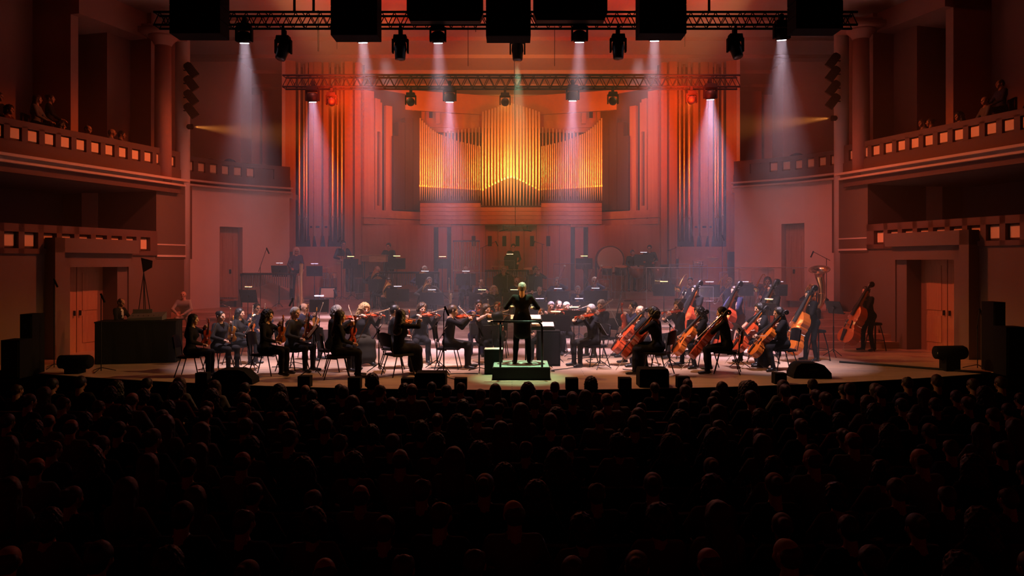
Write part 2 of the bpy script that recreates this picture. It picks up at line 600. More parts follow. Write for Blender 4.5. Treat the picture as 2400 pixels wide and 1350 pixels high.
    ws('post', cs[-1] + half, dq(835), -0.32, 0.06, z0, z1, 'parapet', lp)
    # upper balcony front: fascia, cornice mouldings, rail with small panels
    up = thing('balcony_parapet', 'tall upper balcony front with cornice and lit panels on the %s' % place, 'balcony')
    z0, z1 = 4.66 + dz, 5.97 + dz
    e = 24.25
    ws('fascia', 12.0, e, 0.0, 0.16, z0, z0 + 0.75, 'parapet', up)
    ws('cornice', 12.0, e + 0.12, 0.0, 0.40, z0 + 0.36, z0 + 0.43, 'cornice', up)
    ws('cornice', 12.0, e + 0.06, 0.0, 0.30, z0 + 0.22, z0 + 0.28, 'cornice', up)
    ws('cornice', 12.0, e + 0.06, 0.0, 0.22, z0 + 0.28, z0 + 0.36, 'cornice', up)
    ws('bottom_rail', 12.0, e, -0.35, 0.13, z0 + 0.70, z0 + 0.80, 'parapet', up)
    ws('top_rail', 12.0, e, -0.35, 0.13, z1 - 0.17, z1, 'parapet', up)
    ws('back_board', 12.0, e, -0.30, 0.02, z0 + 0.75, z1 - 0.1, 'parapet', up)
    cs = [18.80 + 0.463 * k for k in range(-14, 12)]
    half = 0.155
    pm = chamfer_panel(2 * half * il * 0.95, 0.315, 0.055)
    for k, c in enumerate(cs):
        e0 = cs[k - 1] + half if k else 12.0
        ws('post', e0, c - half, -0.35, 0.13, z0 + 0.78, z1 - 0.12, 'parapet', up)
        p = link('panel', pm, up)
        p.matrix_local = Matrix.Translation(P(c, 0.03, z0 + 0.975)) @ frame(-Vector((nx, ny, 0)), (0, 0, 1))
    ws('post', cs[-1] + half, e, -0.35, 0.13, z0 + 0.78, z1 - 0.12, 'parapet', up)
    # round column at the stage corner, and the upper column with its capital
    q = 772
    d = 24.75
    c = thing('column', 'tall round plaster column at the %s corner of the stage' % place, 'column', (sg * q * d / FPX, d, 0))
    mb = MB(); mb.lathe([(0.225, 0.0), (0.225, 9.0), (0.22, 10.9)], 24)
    mb.build('shaft', 'plaster', c, True)
    mb = MB(); mb.lathe([(0.32, 0.0), (0.32, 0.14), (0.27, 0.2), (0.25, 0.26)], 24)
    mb.build('base', 'plaster', c, True)
    d = 23.6
    c = thing('column', 'dark upper column with a square capital above the %s balcony' % place, 'column', (sg * 818 * d / FPX, d, 4.95 + dz))
    mb = MB(); mb.lathe([(0.25, 0.0), (0.245, 2.5), (0.235, 4.2)], 20)
    mb.build('shaft', 'plaster_dark', c, True)
    mb = MB(); mb.lathe([(0.235, 4.18), (0.30, 4.3), (0.42, 4.42), (0.42, 4.5)], 20); mb.box((0, 0, 4.56), (1.05, 1.05, 0.16)); mb.box((0, 0, 4.69), (0.9, 0.9, 0.1))
    mb.build('capital', 'plaster_dark', c, True)
    # four side lamps clamped to the column, the lowest burning amber
    for k, (dy) in enumerate((165, 196, 229, 260)):
        py = dy + (0 if sg < 0 else -22)
        loc = W(1200 + sg * 752, py, 24.4)
        word = ('topmost', 'second highest', 'third highest', 'lowest')[k]
        t_ = thing('side_lamp', '%s of the four black lamps clamped to the %s stage column' % (word, place), 'lamp', loc, 0, 'lamps on the stage columns')
        aim = Vector((-sg * 0.55, 0.25, -0.8)).normalized()
        fr = frame(aim, (0, 0, 1))
        mb = MB(); mb.lathe([(0.09, -0.26), (0.135, -0.2), (0.14, 0.22)], 12, mtx=fr @ Matrix.Rotation(R(-90), 4, 'X'))
        mb.build('housing', 'black_matte', t_, True)
        mb = MB(); mb.lathe([(0.12, 0.215), (0.12, 0.225)], 12, mtx=fr @ Matrix.Rotation(R(-90), 4, 'X'))
        mb.build('lens', 'lens_glass', t_)
        bar('clamp', (0, 0, 0), (sg * 0.28, 0.1, 0.03), 0.02, 'black_matte', t_)
    lp_ = W(1200 + sg * 750, 297 + (0 if sg < 0 else -20), 24.55)
    t_ = thing('side_lamp', 'amber burning lamp low on the %s stage column' % place, 'lamp', lp_, 0, 'lamps on the stage columns')
    mb = MB(); mb.lathe([(0.05, -0.16), (0.085, -0.12), (0.085, 0.02)], 12, mtx=Matrix.Rotation(R(90 * -sg), 4, 'Y'))
    mb.build('housing', 'black_matte', t_, True)
    bar('clamp', (0, 0, 0), (sg * 0.25, 0.1, 0.02), 0.02, 'black_matte', t_)
    spot('amber_side_light', lp_ + Vector((-sg * 0.08, 0, 0)), lp_ + Vector((-sg * 5.0, 2.3, -0.15)), (1.0, 0.30, 0.05), 4200 * K, 24, 1.0, 0.03, t_)

    # ---- curved stage wall with gallery between the column and the organ
    qs = [(772, 25.0), (720, 25.75), (665, 26.5), (610, 27.1), (560, 27.6), (522, 28.0)]
    pl = [Vector((sg * q_ * d_ / FPX, d_)) for q_, d_ in qs]
    dzs = dz
    def strip(mb, p0, p1, off0, off1, za, zb):
        v = (p1 - p0)
        L = v.length
        v = v / L
        nrm = Vector((v.y, -v.x)) if sg < 0 else Vector((-v.y, v.x))
        if nrm.y > 0:
            nrm = -nrm
        cc = (p0 + p1) / 2 + nrm * (off0 + off1) / 2
        mb.box((cc.x, cc.y, (za + zb) / 2), (L + 0.02, abs(off1 - off0), zb - za), Matrix.Rotation(math.atan2(v.y, v.x), 3, 'Z'))
    # door opening sits on the second segment
    dseg = 2
    w = MB()
    qd0, qd1 = 686, 631
    def at_q(q_):
        for (qa, d_a), (qb, d_b) in zip(qs, qs[1:]):
            if qa >= q_ >= qb:
                s_ = (qa - q_) / (qa - qb)
                a_ = Vector((sg * qa * d_a / FPX, d_a)); b_ = Vector((sg * qb * d_b / FPX, d_b))
                return a_.lerp(b_, s_)
    lo = [pl[0], pl[1], at_q(qd0)], [at_q(qd1), pl[3], pl[4], pl[5]]
    ztop = 5.05 + dzs
    for run in lo:
        for p0, p1 in zip(run, run[1:]):
            strip(w, p0, p1, -0.5, 0, 0, ztop)
    strip(w, at_q(qd0), at_q(qd1), -0.5, 0, 3.72 + dz * 0.6, ztop)
    strip(w, at_q(qd0), at_q(qd1), -0.9, -0.6, 0, 3.9 + dz)
    struct('wall_stage_' + nm, w, 'plaster')
    dn = link('door_%d' % (3 if sg < 0 else 4), None)
    dn['kind'] = 'structure'
    p0, p1 = at_q(qd0), at_q(qd1)
    for f0, f1, nmz in ((0.22, 0.66, 'door_leaf'), (0.68, 0.97, 'door_leaf')):
        mb = MB(); strip(mb, p0.lerp(p1, f0), p0.lerp(p1, f1), -0.36, -0.30, 1.15, 3.70 + dz * 0.6)
        lf = mb.build(nmz, 'door_wood', dn)
        mb = MB(); strip(mb, p0.lerp(p1, f0 * 0.75 + f1 * 0.25), p0.lerp(p1, f0 * 0.25 + f1 * 0.75), -0.30, -0.285, 1.4, 3.4)
        mb.build('door_panel', 'door_wood', lf)
    mb = MB(); strip(mb, p0.lerp(p1, 0.60), p0.lerp(p1, 0.64), -0.30, -0.24, 2.1, 2.25); mb.build('handle', 'black_metal', dn)
    # gallery parapet
    gp = thing('gallery_parapet', 'curved gallery front with square lit panels beside the organ on the %s' % place, 'balcony')
    def along(fr):
        tot = [0]
        for p0_, p1_ in zip(pl, pl[1:]):
            tot.append(tot[-1] + (p1_ - p0_).length)
        s_ = fr * tot[-1]
        for k_ in range(len(pl) - 1):
            if s_ <= tot[k_ + 1] + 1e-6:
                return pl[k_].lerp(pl[k_ + 1], (s_ - tot[k_]) / (tot[k_ + 1] - tot[k_]))
        return pl[-1]
    def gpart(name, f0, f1, o0_, o1_, za, zb, m='parapet', n_=1):
        for k_ in range(n_):
            a_ = f0 + (f1 - f0) * k_ / n_
            c_ = f0 + (f1 - f0) * (k_ + 1) / n_
            mb_ = MB(); strip(mb_, along(a_), along(c_), o0_, o1_, za, zb)
            mb_.build(name, m, gp)
    gpart('cornice', 0, 1.0, -0.1, 0.20, 5.0 + dz, 5.06 + dz, 'cornice', 5)
    gpart('cornice', 0, 1.0, -0.1, 0.30, 5.14 + dz, 5.20 + dz, 'cornice', 5)
    gpart('fascia', 0, 1.0, -0.2, 0.10, 5.05 + dz, 5.48 + dz, 'parapet', 5)
    gpart('top_rail', 0, 1.0, -0.3, 0.06, 5.83 + dz, 5.97 + dz, 'parapet', 5)
    gpart('back_board', 0, 1.0, -0.3, -0.05, 5.4 + dz, 5.9 + dz, 'parapet', 5)
    ops = [(0.06 + 0.115 * k, 0.038) for k in range(6)] + [(0.80, 0.055)]
    prev = 0.0
    for c_, h_ in ops:
        gpart('post', prev, c_ - h_, -0.25, 0.05, 5.46 + dz, 5.85 + dz)
        prev = c_ + h_
        a_, e_ = along(c_ - h_), along(c_ + h_)
        L = (e_ - a_).length
        if h_ < 0.05:
            pn = link('panel', chamfer_panel(round(L * 0.95, 2), 0.31, 0.05), gp)
            v = (e_ - a_).normalized()
            nn_ = Vector((v.y, -v.x, 0))
            if nn_.y > 0:
                nn_ = -nn_
            mid_ = (a_ + e_) / 2
            pn.matrix_local = Matrix.Translation(Vector((mid_.x, mid_.y, 5.655 + dz)) + nn_ * -0.04) @ frame(-nn_, (0, 0, 1))
    gpart('post', prev, 1.0, -0.25, 0.05, 5.46 + dz, 5.85 + dz)
    # gallery floor and what stands behind: lit pier and dark opening
    w = MB()
    w.prism([(p.x, p.y + 0.2) for p in (pl if sg > 0 else pl[::-1])] + ([(pl[-1].x, 33.0), (pl[0].x + sg * 3, 33.0), (pl[0].x + sg * 3, pl[0].y)] if sg > 0 else [(pl[0].x + sg * 3, pl[0].y), (pl[0].x + sg * 3, 33.0), (pl[-1].x, 33.0)]), 4.85 + dz, 5.05 + dz)
    w.box((sg * 11.4, 29.2, 7.5), (2.6, 1.2, 5.5))
    w.box((sg * 13.2, 28.5, 6.0), (0.5, 9.0, 12.5))
    struct('wall_gallery_' + nm, w, 'plaster')
    w = MB()
    w.box((sg * 9.2, 32.6, 7.5), (2.6, 0.6, 5.5))
    struct('wall_gallery_back_' + nm, w, 'plaster_dark')
    # dark humps of covered seats in the gallery
    for k, (pp, hw) in enumerate(((492, 0.34), (538, 0.28)) if sg < 0 else ((1868, 0.36), (1908, 0.42))):
        d_ = 27.6
        lab = 'rounded dark chair back behind the %s gallery rail, nearer the %s' % (place, ('column', 'organ')[k if sg < 0 else 1 - k])
        t_ = thing('gallery_chair', lab, 'chair', (W(pp, 0, d_).x, d_, 5.05 + dz), 0, 'gallery chairs')
        mb = MB()
        pr = [(-hw, 0.0)] + [(hw * math.cos(math.pi - math.pi * i / 12), 0.85 + 0.32 * math.sin(math.pi * i / 12)) for i in range(13)] + [(hw, 0.0)]
        vs = [(x, -0.05, z) for x, z in pr] + [(x, 0.06, z) for x, z in pr]
        n = len(pr)
        mb.add(vs, [tuple(range(n)), tuple(range(2 * n - 1, n - 1, -1))] + [(i, n + i, n + (i + 1) % n, (i + 1) % n) for i in range(n)])
        mb.build('backrest', 'cloth_navy', t_)
        mb = MB(); mb.box((0, 0.28, 0.45), (hw * 1.9, 0.5, 0.14)); mb.build('seat', 'cloth_navy', t_)
        for i, j in ((-1, 0.08), (1, 0.08), (-1, 0.5), (1, 0.5)):
            bar('leg', (i * hw * 0.8, j, 0), (i * hw * 0.8, j, 0.4), 0.025, 'black_metal', t_)

side(-1, 0.0)
side(1, 0.2)

# ------------------------------------------------------------------ platforms and steps
def riser(label, y0, y1, z0, z1, x0, x1, curve=0.004):
    t = thing('riser_platform', label, 'platform')
    b_ = MB()
    n = 16
    fr = [(x0 + (x1 - x0) * i / n) for i in range(n + 1)]
    p = [(x, y0 + curve * x * x * (-1)) for x in fr]
    b_.prism(p + [(x1, y1), (x0, y1)], z0, z1 - 0.04)
    b_.build('front_board', 'riser_wood', t)
    b_ = MB()
    p = [(x, y0 - 0.03 + curve * x * x * (-1)) for x in fr]
    b_.prism(p + [(x1, y1), (x0, y1)], z1 - 0.04, z1)
    b_.build('deck', 'stage_wood', t)
riser('lowest curved wooden platform behind the strings', 22.2, 32.8, 0.001, 0.17, -7.4, 7.4)
riser('second wooden platform under the woodwind players', 23.5, 32.8, 0.171, 0.53, -8.0, 8.0)
riser('third wooden platform under the brass players', 25.6, 32.8, 0.531, 0.89, -8.6, 8.6)
riser('highest wooden platform under the percussion', 27.4, 32.8, 0.891, 1.15, -8.3, 8.3)
riser('rear wooden platform under the standing percussionists', 28.4, 32.8, 1.151, 1.40, -7.2, 7.2, 0.0)
riser('side platform under the harp and marimba on the left', 22.35, 27.3, 0.532, 0.885, -8.9, -4.2, 0.0)
riser('low side step in front of the harp platform on the left', 21.3, 22.3, 0.001, 0.53, -9.0, -6.6, 0.0)
for sg in (-1, 1):
    place = 'left' if sg < 0 else 'right'
    t = thing('steps', 'wooden steps climbing to the platforms at the %s side of the stage' % place, 'steps')
    for k in range(5):
        xa = sg * (7.6)
        xb = sg * (11.35 - 0.22 * k)
        y0 = 22.15 + 0.36 * k
        b_ = MB()
        b_.box(((xa + xb) / 2, (y0 + 26.5) / 2, 0.095 + 0.19 * k), (abs(xb - xa), 26.5 - y0, 0.188))
        b_.build('step', 'riser_wood', t)

# ------------------------------------------------------------------ pipe organ
ORG = thing('pipe_organ', 'huge pipe organ with gilded pipes filling the back of the stage', 'organ', (0, 0, 0))
def cone_mesh():
    b_ = MB(); b_.lathe([(0.22, 0), (1, 1)], 12)
    return new_mesh('pipe_foot', b_.v, b_.f, [M['pipe_foot']], None, True)
CONE = cone_mesh()
def pipe(px, d, rpx, ytop, ymouth, ybot, m='pipe_metal', n=12):
    x = (px - 1200) * d / FPX
    r = 0.87 * rpx * d / FPX
    zt, zm, zb = [CZ + (HY - y) * d / FPX for y in (ytop, ymouth, ybot)]
    o = bar('pipe', (x, d, zm), (x, d, zt), r, m, ORG, 12)
    f = link('pipe_foot', CONE, o)
    L = zt - zm
    # child of a scaled bar: local z is in units of the pipe length, radius in units of r
    f.matrix_local = Matrix.Translation((0, 0, -(zm - zb) / L)) @ Matrix.Diagonal((1, 1, (zm - zb) / L, 1))
    l = link('pipe_lip', unit('cube'), o)
    # the bar's own frame is a plain stretch (its axis is vertical), so the lip is given in those units
    hl_ = 0.05 + r * 0.4
    l.matrix_local = Matrix.Translation((0, -0.82, (0.02) / L)) @ Matrix.Diagonal((1.1, 0.5, hl_ / L, 1))
    setmat(l, 'lip_gold')
    return o
OC = 1197.5
for i in range(19):                                   # central tower
    t_ = (i - 9) / 9.0
    px = OC + t_ * 65.5
    pipe(px, 30.1 - 0.55 * (1 - t_ * t_), 3.55 + 0.5 * (1 - abs(t_)), 262 - 20 * (1 - abs(t_)) ** 0.9, 446 - 30 * (1 - abs(t_) ** 1.3), 485)
def flat_top(t):
    ks = [(0, 277), (0.1, 292), (0.2, 304), (0.3, 313), (0.6, 330), (1.0, 343)]
    for (a, ya), (c, yc) in zip(ks, ks[1:]):
        if t <= c:
            return ya + (yc - ya) * (t - a) / (c - a)
    return 343
for sg in (-1, 1):
    for i in range(29):                               # side flats
        t_ = i / 28.0
        q = 213 - t_ * 141
        pipe(OC + sg * q, 30.45 + 0.25 * math.sin(t_ * math.pi), 2.25 + 0.35 * (1 - t_), flat_top(t_), 437 + 8 * t_, 471 + 5 * t_)
    for i in range(11):                               # rear row of shorter pipes
        t_ = i / 10.0
        q = 156 - t_ * 82
        pipe(OC + sg * q, 31.05, 2.7, 309 - 11 * t_, 430, 460)
    for q, r_ in ((496, 3.9), (485, 3.2), (479, 3.8), (418, 5.0), (406, 3.7), (396, 4.3)):   # great outer pipes
        pipe(OC + sg * q, 28.7 + (0.25 if q in (485, 406) else 0), r_, 145, 509 + (2 if q > 440 else 0) - (6 if q in (496, 396) else 0), 566)
    for q, w_ in ((467, 10), (451, 17.5), (432, 12)):  # square wooden pipes
        d = 28.75
        x = (OC + sg * q - 1200) * d / FPX
        z0, z1 = [CZ + (HY - y) * d / FPX for y in (553, 140)]
        ww = w_ * d / FPX
        o = slab('wooden_pipe', (x, d, (z0 + z1) / 2), (ww, ww, z1 - z0), 'case_wood', ORG)
        mb = MB(); mb.box((0, 0, 0), (0.35, 0.35, 1), taper=2.4)
        me = new_mesh('wooden_foot', mb.v, mb.f, [M['case_wood']])
        f = link('wooden_foot', me, o)
        hgt = 0.42 / (z1 - z0)
        f.matrix_local = Matrix.Translation((0, 0, -0.5 - hgt / 2)) @ Matrix.Diagonal((1, 1, hgt, 1))
        l = slab('pipe_mouth', (0, -0.5, -0.5 + 0.33 / (z1 - z0)), (0.5, 0.02, 0.07 / (z1 - z0)), 'black_matte', o)
def opart(name, p0, d0, p1, d1, y0, y1, m, thick=0.12):
    """upright board of the organ case from pixel column p0 at distance d0 to p1 at d1"""
    a = Vector(((p0 - 1200) * d0 / FPX, d0))
    c = Vector(((p1 - 1200) * d1 / FPX, d1))
    dm = (d0 + d1) / 2
    z0, z1 = CZ + (HY - y0) * dm / FPX, CZ + (HY - y1) * dm / FPX
    v = c - a
    return slab(name, ((a.x + c.x) / 2, (a.y + c.y) / 2 + thick / 2, (z0 + z1) / 2), (v.length, thick, abs(z1 - z0)), m, ORG, Matrix.Rotation(math.atan2(v.y, v.x), 3, 'Z'))
for sg in (-1, 1):
    def op(name, qa, da_, qb, db_, y0, y1, m, th=0.12):
        if sg < 0:
            return opart(name, OC - qa, da_, OC - qb, db_, y0, y1, m, th)
        return opart(name, OC + qb, db_, OC + qa, da_, y0, y1, m, th)
    op('case_board', 533, 28.35, 506, 28.5, 590, 140, 'case_wood')          # outer red upright
    op('case_side', 534, 28.2, 531, 33.0, 700, 130, 'plaster')
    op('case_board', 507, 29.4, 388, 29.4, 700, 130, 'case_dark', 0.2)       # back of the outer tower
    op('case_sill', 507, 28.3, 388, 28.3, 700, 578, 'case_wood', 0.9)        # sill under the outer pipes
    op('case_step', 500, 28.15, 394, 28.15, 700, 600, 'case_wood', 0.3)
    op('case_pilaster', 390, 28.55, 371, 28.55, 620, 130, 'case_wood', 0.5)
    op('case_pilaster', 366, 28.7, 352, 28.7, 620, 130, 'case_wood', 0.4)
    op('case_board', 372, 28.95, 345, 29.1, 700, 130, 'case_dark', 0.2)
    # slatted side field, angled inwards
    def dd(q):
        return 28.95 + (347 - q) / (347 - 213) * 1.7
    op('case_board', 350, 29.25, 213, 31.0, 700, 215, 'case_dark', 0.15)
    for qa, qb, y0, y1 in ((347, 324, 520, 212), (321, 316, 520, 230), (309, 305, 520, 240), (296, 281, 505, 248), (316, 309, 520, 482), (316, 309, 308, 232), (305, 296, 520, 506)):
        op('case_slat', qa, dd(qa), qb, dd(qb), y0, y1, 'case_wood', 0.14)
    for qa, qb, y1 in ((281, 270, 318), (270, 255, 286), (254, 236, 276), (235, 214, 278)):
        op('wooden_pipe', qa, dd(qa) - 0.15, qb, dd(qb) - 0.15, 492, y1, 'case_dark', 0.3)
    op('case_rail', 350, 28.8, 213, 30.4, 512, 494, 'case_wood', 0.25)
    op('case_rail', 350, 28.85, 213, 30.45, 527, 514, 'case_wood', 0.25)
    # plinth boards under the flats
    for k in range(5):
        op('plank', 213, 30.0 - 0.03 * (k % 2), 71, 30.0 - 0.03 * (k % 2), 476 + 10 * (k + 1) - 0.8, 476 + 10 * k, 'case_wood', 0.3)
    op('wind_chest', 213, 30.35, 71, 30.35, 478, 470, 'case_dark', 0.6)
    # wall fields above the flats: frieze boards and small openings
    op('frieze', 213, 31.6, 69, 31.6, 310, 283, 'case_wood', 0.2)
    op('frieze', 347, 30.0, 0, 31.9, 262, 216, 'case_wood', 0.15)
    op('frieze', 250, 31.3, 0, 31.8, 300, 262, 'case_wood', 0.1)
    op('opening', 192, 30.95, 184, 30.95, 276, 251, 'black_matte', 0.05)
    for qa in (230, 212, 176):
        op('case_post', qa, 31.15, qa - 10, 31.15, 290, 238, 'case_wood', 0.12)
    # lower wall behind the percussion with dark door slits and little windows
    op('lower_panel', 352, 29.0, 221, 30.2, 690, 527, 'case_wood', 0.2)
    op('lower_panel', 221, 30.2, 181, 30.2, 690, 527, 'case_wood', 0.2)
    op('door_slit', 181, 30.32, 170, 30.32, 690, 532, 'black_matte', 0.1)
    op('lower_panel', 170, 30.25, 150, 30.25, 690, 532, 'case_wood', 0.2)
    op('door_slit', 150, 30.32, 140, 30.32, 690, 532, 'black_matte', 0.1)
    op('lower_panel', 181, 30.1, 140, 30.1, 532, 525, 'case_wood', 0.2)
    for k, (qa, qb) in enumerate(((140, 114), (113, 87), (86, 60), (59, 31), (30, 0.5))):
        op('lower_panel', qa, 30.2, qb, 30.2, 690, 527 + (k % 2), 'case_wood', 0.2)
    for qa in (54, 20, 92):
        op('small_window', qa, 30.17, qa - 9, 30.17, 577, 553, 'black_matte', 0.05)
    for qa, wq in ((312, 10), (278, 18), (240, 10)):
        op('small_window', qa, dd(qa) - 0.05 + 0.0, qa - wq, dd(qa - wq) - 0.05, 578, 556, 'case_dark', 0.05)
for k in range(4):
    opart('plank', OC - 71, 29.35 - 0.03 * (k % 2), OC + 71, 29.35 - 0.03 * (k % 2), 486 + 10 * (k + 1) - 0.8, 486 + 10 * k, 'case_wood', 0.5)
opart('wind_chest', OC - 70, 29.5, OC + 70, 29.5, 488, 482, 'case_dark', 0.8)
# curved gilded lip rail below the central mouths, one board between each pair of pipes
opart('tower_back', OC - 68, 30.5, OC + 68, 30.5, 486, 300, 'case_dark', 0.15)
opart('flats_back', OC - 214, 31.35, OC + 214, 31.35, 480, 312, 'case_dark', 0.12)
# ================================================================== figures: smooth bodies from blended limbs
def nets(F, org, h):
    """surface-nets mesh of the zero level of the 3-D field F"""
    s = F < 0
    nx, ny, nz = F.shape
    cnt = np.zeros((nx - 1, ny - 1, nz - 1), dtype=np.int8)
    for i in (0, 1):
        for j in (0, 1):
            for k in (0, 1):
                cnt += s[i:nx - 1 + i, j:ny - 1 + j, k:nz - 1 + k]
    act = (cnt > 0) & (cnt < 8)
    idx = -np.ones(act.shape, dtype=np.int64)
    ii, jj, kk = np.nonzero(act)
    n = len(ii)
    idx[ii, jj, kk] = np.arange(n)
    acc = np.zeros((n, 3))
    num = np.zeros(n)
    cor = [(a, b_, c) for a in (0, 1) for b_ in (0, 1) for c in (0, 1)]
    val = {c: F[ii + c[0], jj + c[1], kk + c[2]] for c in cor}
    for c in cor:
        for ax in range(3):
            if c[ax] == 0:
                e = list(c); e[ax] = 1; e = tuple(e)
                a, b_ = val[c], val[e]
                m_ = (a < 0) != (b_ < 0)
                t = np.where(m_, a / np.where(m_, a - b_, 1), 0)
                p = np.tile(np.array(c, float), (n, 1))
                p[:, ax] = t
                acc += p * m_[:, None]
                num += m_
    V = (acc / num[:, None] + np.stack([ii, jj, kk], 1)) * h + np.array(org)
    Q = []
    for ax in range(3):
        sl0 = [slice(1, -1)] * 3; sl1 = [slice(1, -1)] * 3
        sl0[ax] = slice(0, -1); sl1[ax] = slice(1, None)
        a, b_ = s[tuple(sl0)], s[tuple(sl1)]
        for flip in (False, True):
            e = np.argwhere((a & ~b_) if not flip else (~a & b_))
            if len(e) == 0:
                continue
            off = np.array([1, 1, 1]); off[ax] = 0
            e = e + off
            o1, o2 = [x for x in range(3) if x != ax]
            def cell(d1, d2):
                q = e.copy(); q[:, o1] -= d1; q[:, o2] -= d2
                return idx[q[:, 0], q[:, 1], q[:, 2]]
            q4 = np.stack([cell(1, 1), cell(0, 1), cell(0, 0), cell(1, 0)], 1)
            if flip != (ax == 1):
                q4 = q4[:, ::-1]
            Q.append(q4)
    Q = np.concatenate(Q)
    return V, Q[(Q >= 0).all(1)]

class SDF:
    def __init__(s):
        s.p = []
    def cap(s, a, b_, ra, rb=None, tag_=0, k=0.025, sc=(1, 1, 1), sub=False):
        s.p.append((np.array(a, float), np.array(b_, float), ra, ra if rb is None else rb, tag_, k, np.array(sc, float), sub))
        return s
    @staticmethod
    def dist(P, pr):
        a, b_, ra, rb, tg, k, sc, sub = pr
        A, B, X = a / sc, b_ / sc, P / sc
        v = B - A
        L = max(v @ v, 1e-9)
        t = np.clip(((X - A) @ v) / L, 0, 1)
        return (np.linalg.norm(X - A - t[..., None] * v, axis=-1) - (ra + (rb - ra) * t)) * sc.min()
    def mesh(s, h, noise=0.0, seed=0):
        lo = np.min([np.minimum(p[0], p[1]) - max(p[2], p[3]) * p[6] for p in s.p if not p[7]], 0) - 2.5 * h
        hi = np.max([np.maximum(p[0], p[1]) + max(p[2], p[3]) * p[6] for p in s.p if not p[7]], 0) + 2.5 * h
        n = np.ceil((hi - lo) / h).astype(int) + 1
        F = np.full(n, 0.3)
        ax = [lo[i] + h * np.arange(n[i]) for i in range(3)]
        for p in s.p:
            m_ = max(p[2], p[3]) * p[6] + 2.0 * p[5] + 2 * h
            l_ = np.clip(np.floor((np.minimum(p[0], p[1]) - m_ - lo) / h).astype(int), 0, n - 1)
            u_ = np.clip(np.ceil((np.maximum(p[0], p[1]) + m_ - lo) / h).astype(int) + 1, 1, n)
            G = np.stack(np.meshgrid(*[ax[i][l_[i]:u_[i]] for i in range(3)], indexing='ij'), -1)
            d = s.dist(G, p)
            sl = tuple(slice(l_[i], u_[i]) for i in range(3))
            f = F[sl]
            k = p[5]
            if p[7]:
                F[sl] = np.maximum(f, -d)
            else:
                hh = np.clip(0.5 + 0.5 * (f - d) / k, 0, 1)
                F[sl] = f * (1 - hh) + d * hh - k * hh * (1 - hh)
        if noise:
            rg = np.random.default_rng(seed)
            G = np.stack(np.meshgrid(*ax, indexing='ij'), -1)
            for fr in (70.0, 120.0):
                ph = rg.uniform(0, 6, 3)
                F = F + noise * np.sin(G[..., 0] * fr + ph[0]) * np.sin(G[..., 1] * fr + ph[1]) * np.sin(G[..., 2] * fr + ph[2])
        V, Q = nets(F, lo, h)
        C = V[Q].mean(1)
        pr = [p for p in s.p if not p[7]]
        D = np.stack([s.dist(C, p) for p in pr], 1)
        T = np.array([p[4] for p in pr])[D.argmin(1)]
        return V, Q, T

def np_mesh(name, V, Q, T, mats):
    me = bpy.data.meshes.new(name)
    me.vertices.add(len(V)); me.vertices.foreach_set('co', np.asarray(V, np.float32).ravel())
    me.loops.add(4 * len(Q)); me.loops.foreach_set('vertex_index', np.asarray(Q, np.int32).ravel())
    me.polygons.add(len(Q))
    me.polygons.foreach_set('loop_start', np.arange(0, 4 * len(Q), 4, dtype=np.int32))
    for m_ in mats:
        me.materials.append(m_)
    me.polygons.foreach_set('material_index', np.asarray(T, np.int32))
    me.polygons.foreach_set('use_smooth', np.ones(len(Q), bool))
    me.update(calc_edges=True)
    me.validate()
    return me

# material tags of a body: 0 skin 1 top 2 bottom 3 shoes 4 lips 5 eyes 6 shirt front
def head_sdf():
    s = SDF()
    s.cap((0, -0.012, 0.150), (0, 0.012, 0.150), 0.082, 0.080, 0, 0.02, (0.94, 1.0, 1.04))
    s.cap((0, 0.045, 0.095), (0, 0.062, 0.052), 0.052, 0.034, 0, 0.03)
    s.cap((0, -0.02, 0.10), (0, -0.025, -0.07), 0.055, 0.060, 0, 0.03)
    s.cap((0, 0.094, 0.140), (0, 0.110, 0.108), 0.009, 0.015, 0, 0.012)          # nose
    s.cap((-0.03, 0.082, 0.152), (0.03, 0.082, 0.152), 0.012, 0.012, 0, 0.014)    # brow
    for x in (-1, 1):
        s.cap((x * 0.045, 0.06, 0.105), (x * 0.03, 0.07, 0.09), 0.024, 0.02, 0, 0.02)   # cheek
        s.cap((x * 0.080, -0.012, 0.135), (x * 0.078, -0.008, 0.100), 0.016, 0.011, 0, 0.008, (0.6, 1, 1))  # ear
    for x in (-1, 1):
        s.cap((x * 0.031, 0.106, 0.137), (x * 0.031, 0.106, 0.137), 0.016, None, 0, 0.01, (1, 1, 1), True)
    for x in (-1, 1):
        s.cap((x * 0.031, 0.086, 0.137), (x * 0.031, 0.086, 0.137), 0.0115, None, 5, 0.003)
    s.cap((-0.018, 0.091, 0.078), (0.018, 0.091, 0.078), 0.008, None, 4, 0.006)
    return s.mesh(0.0085)
HEAD = head_sdf()

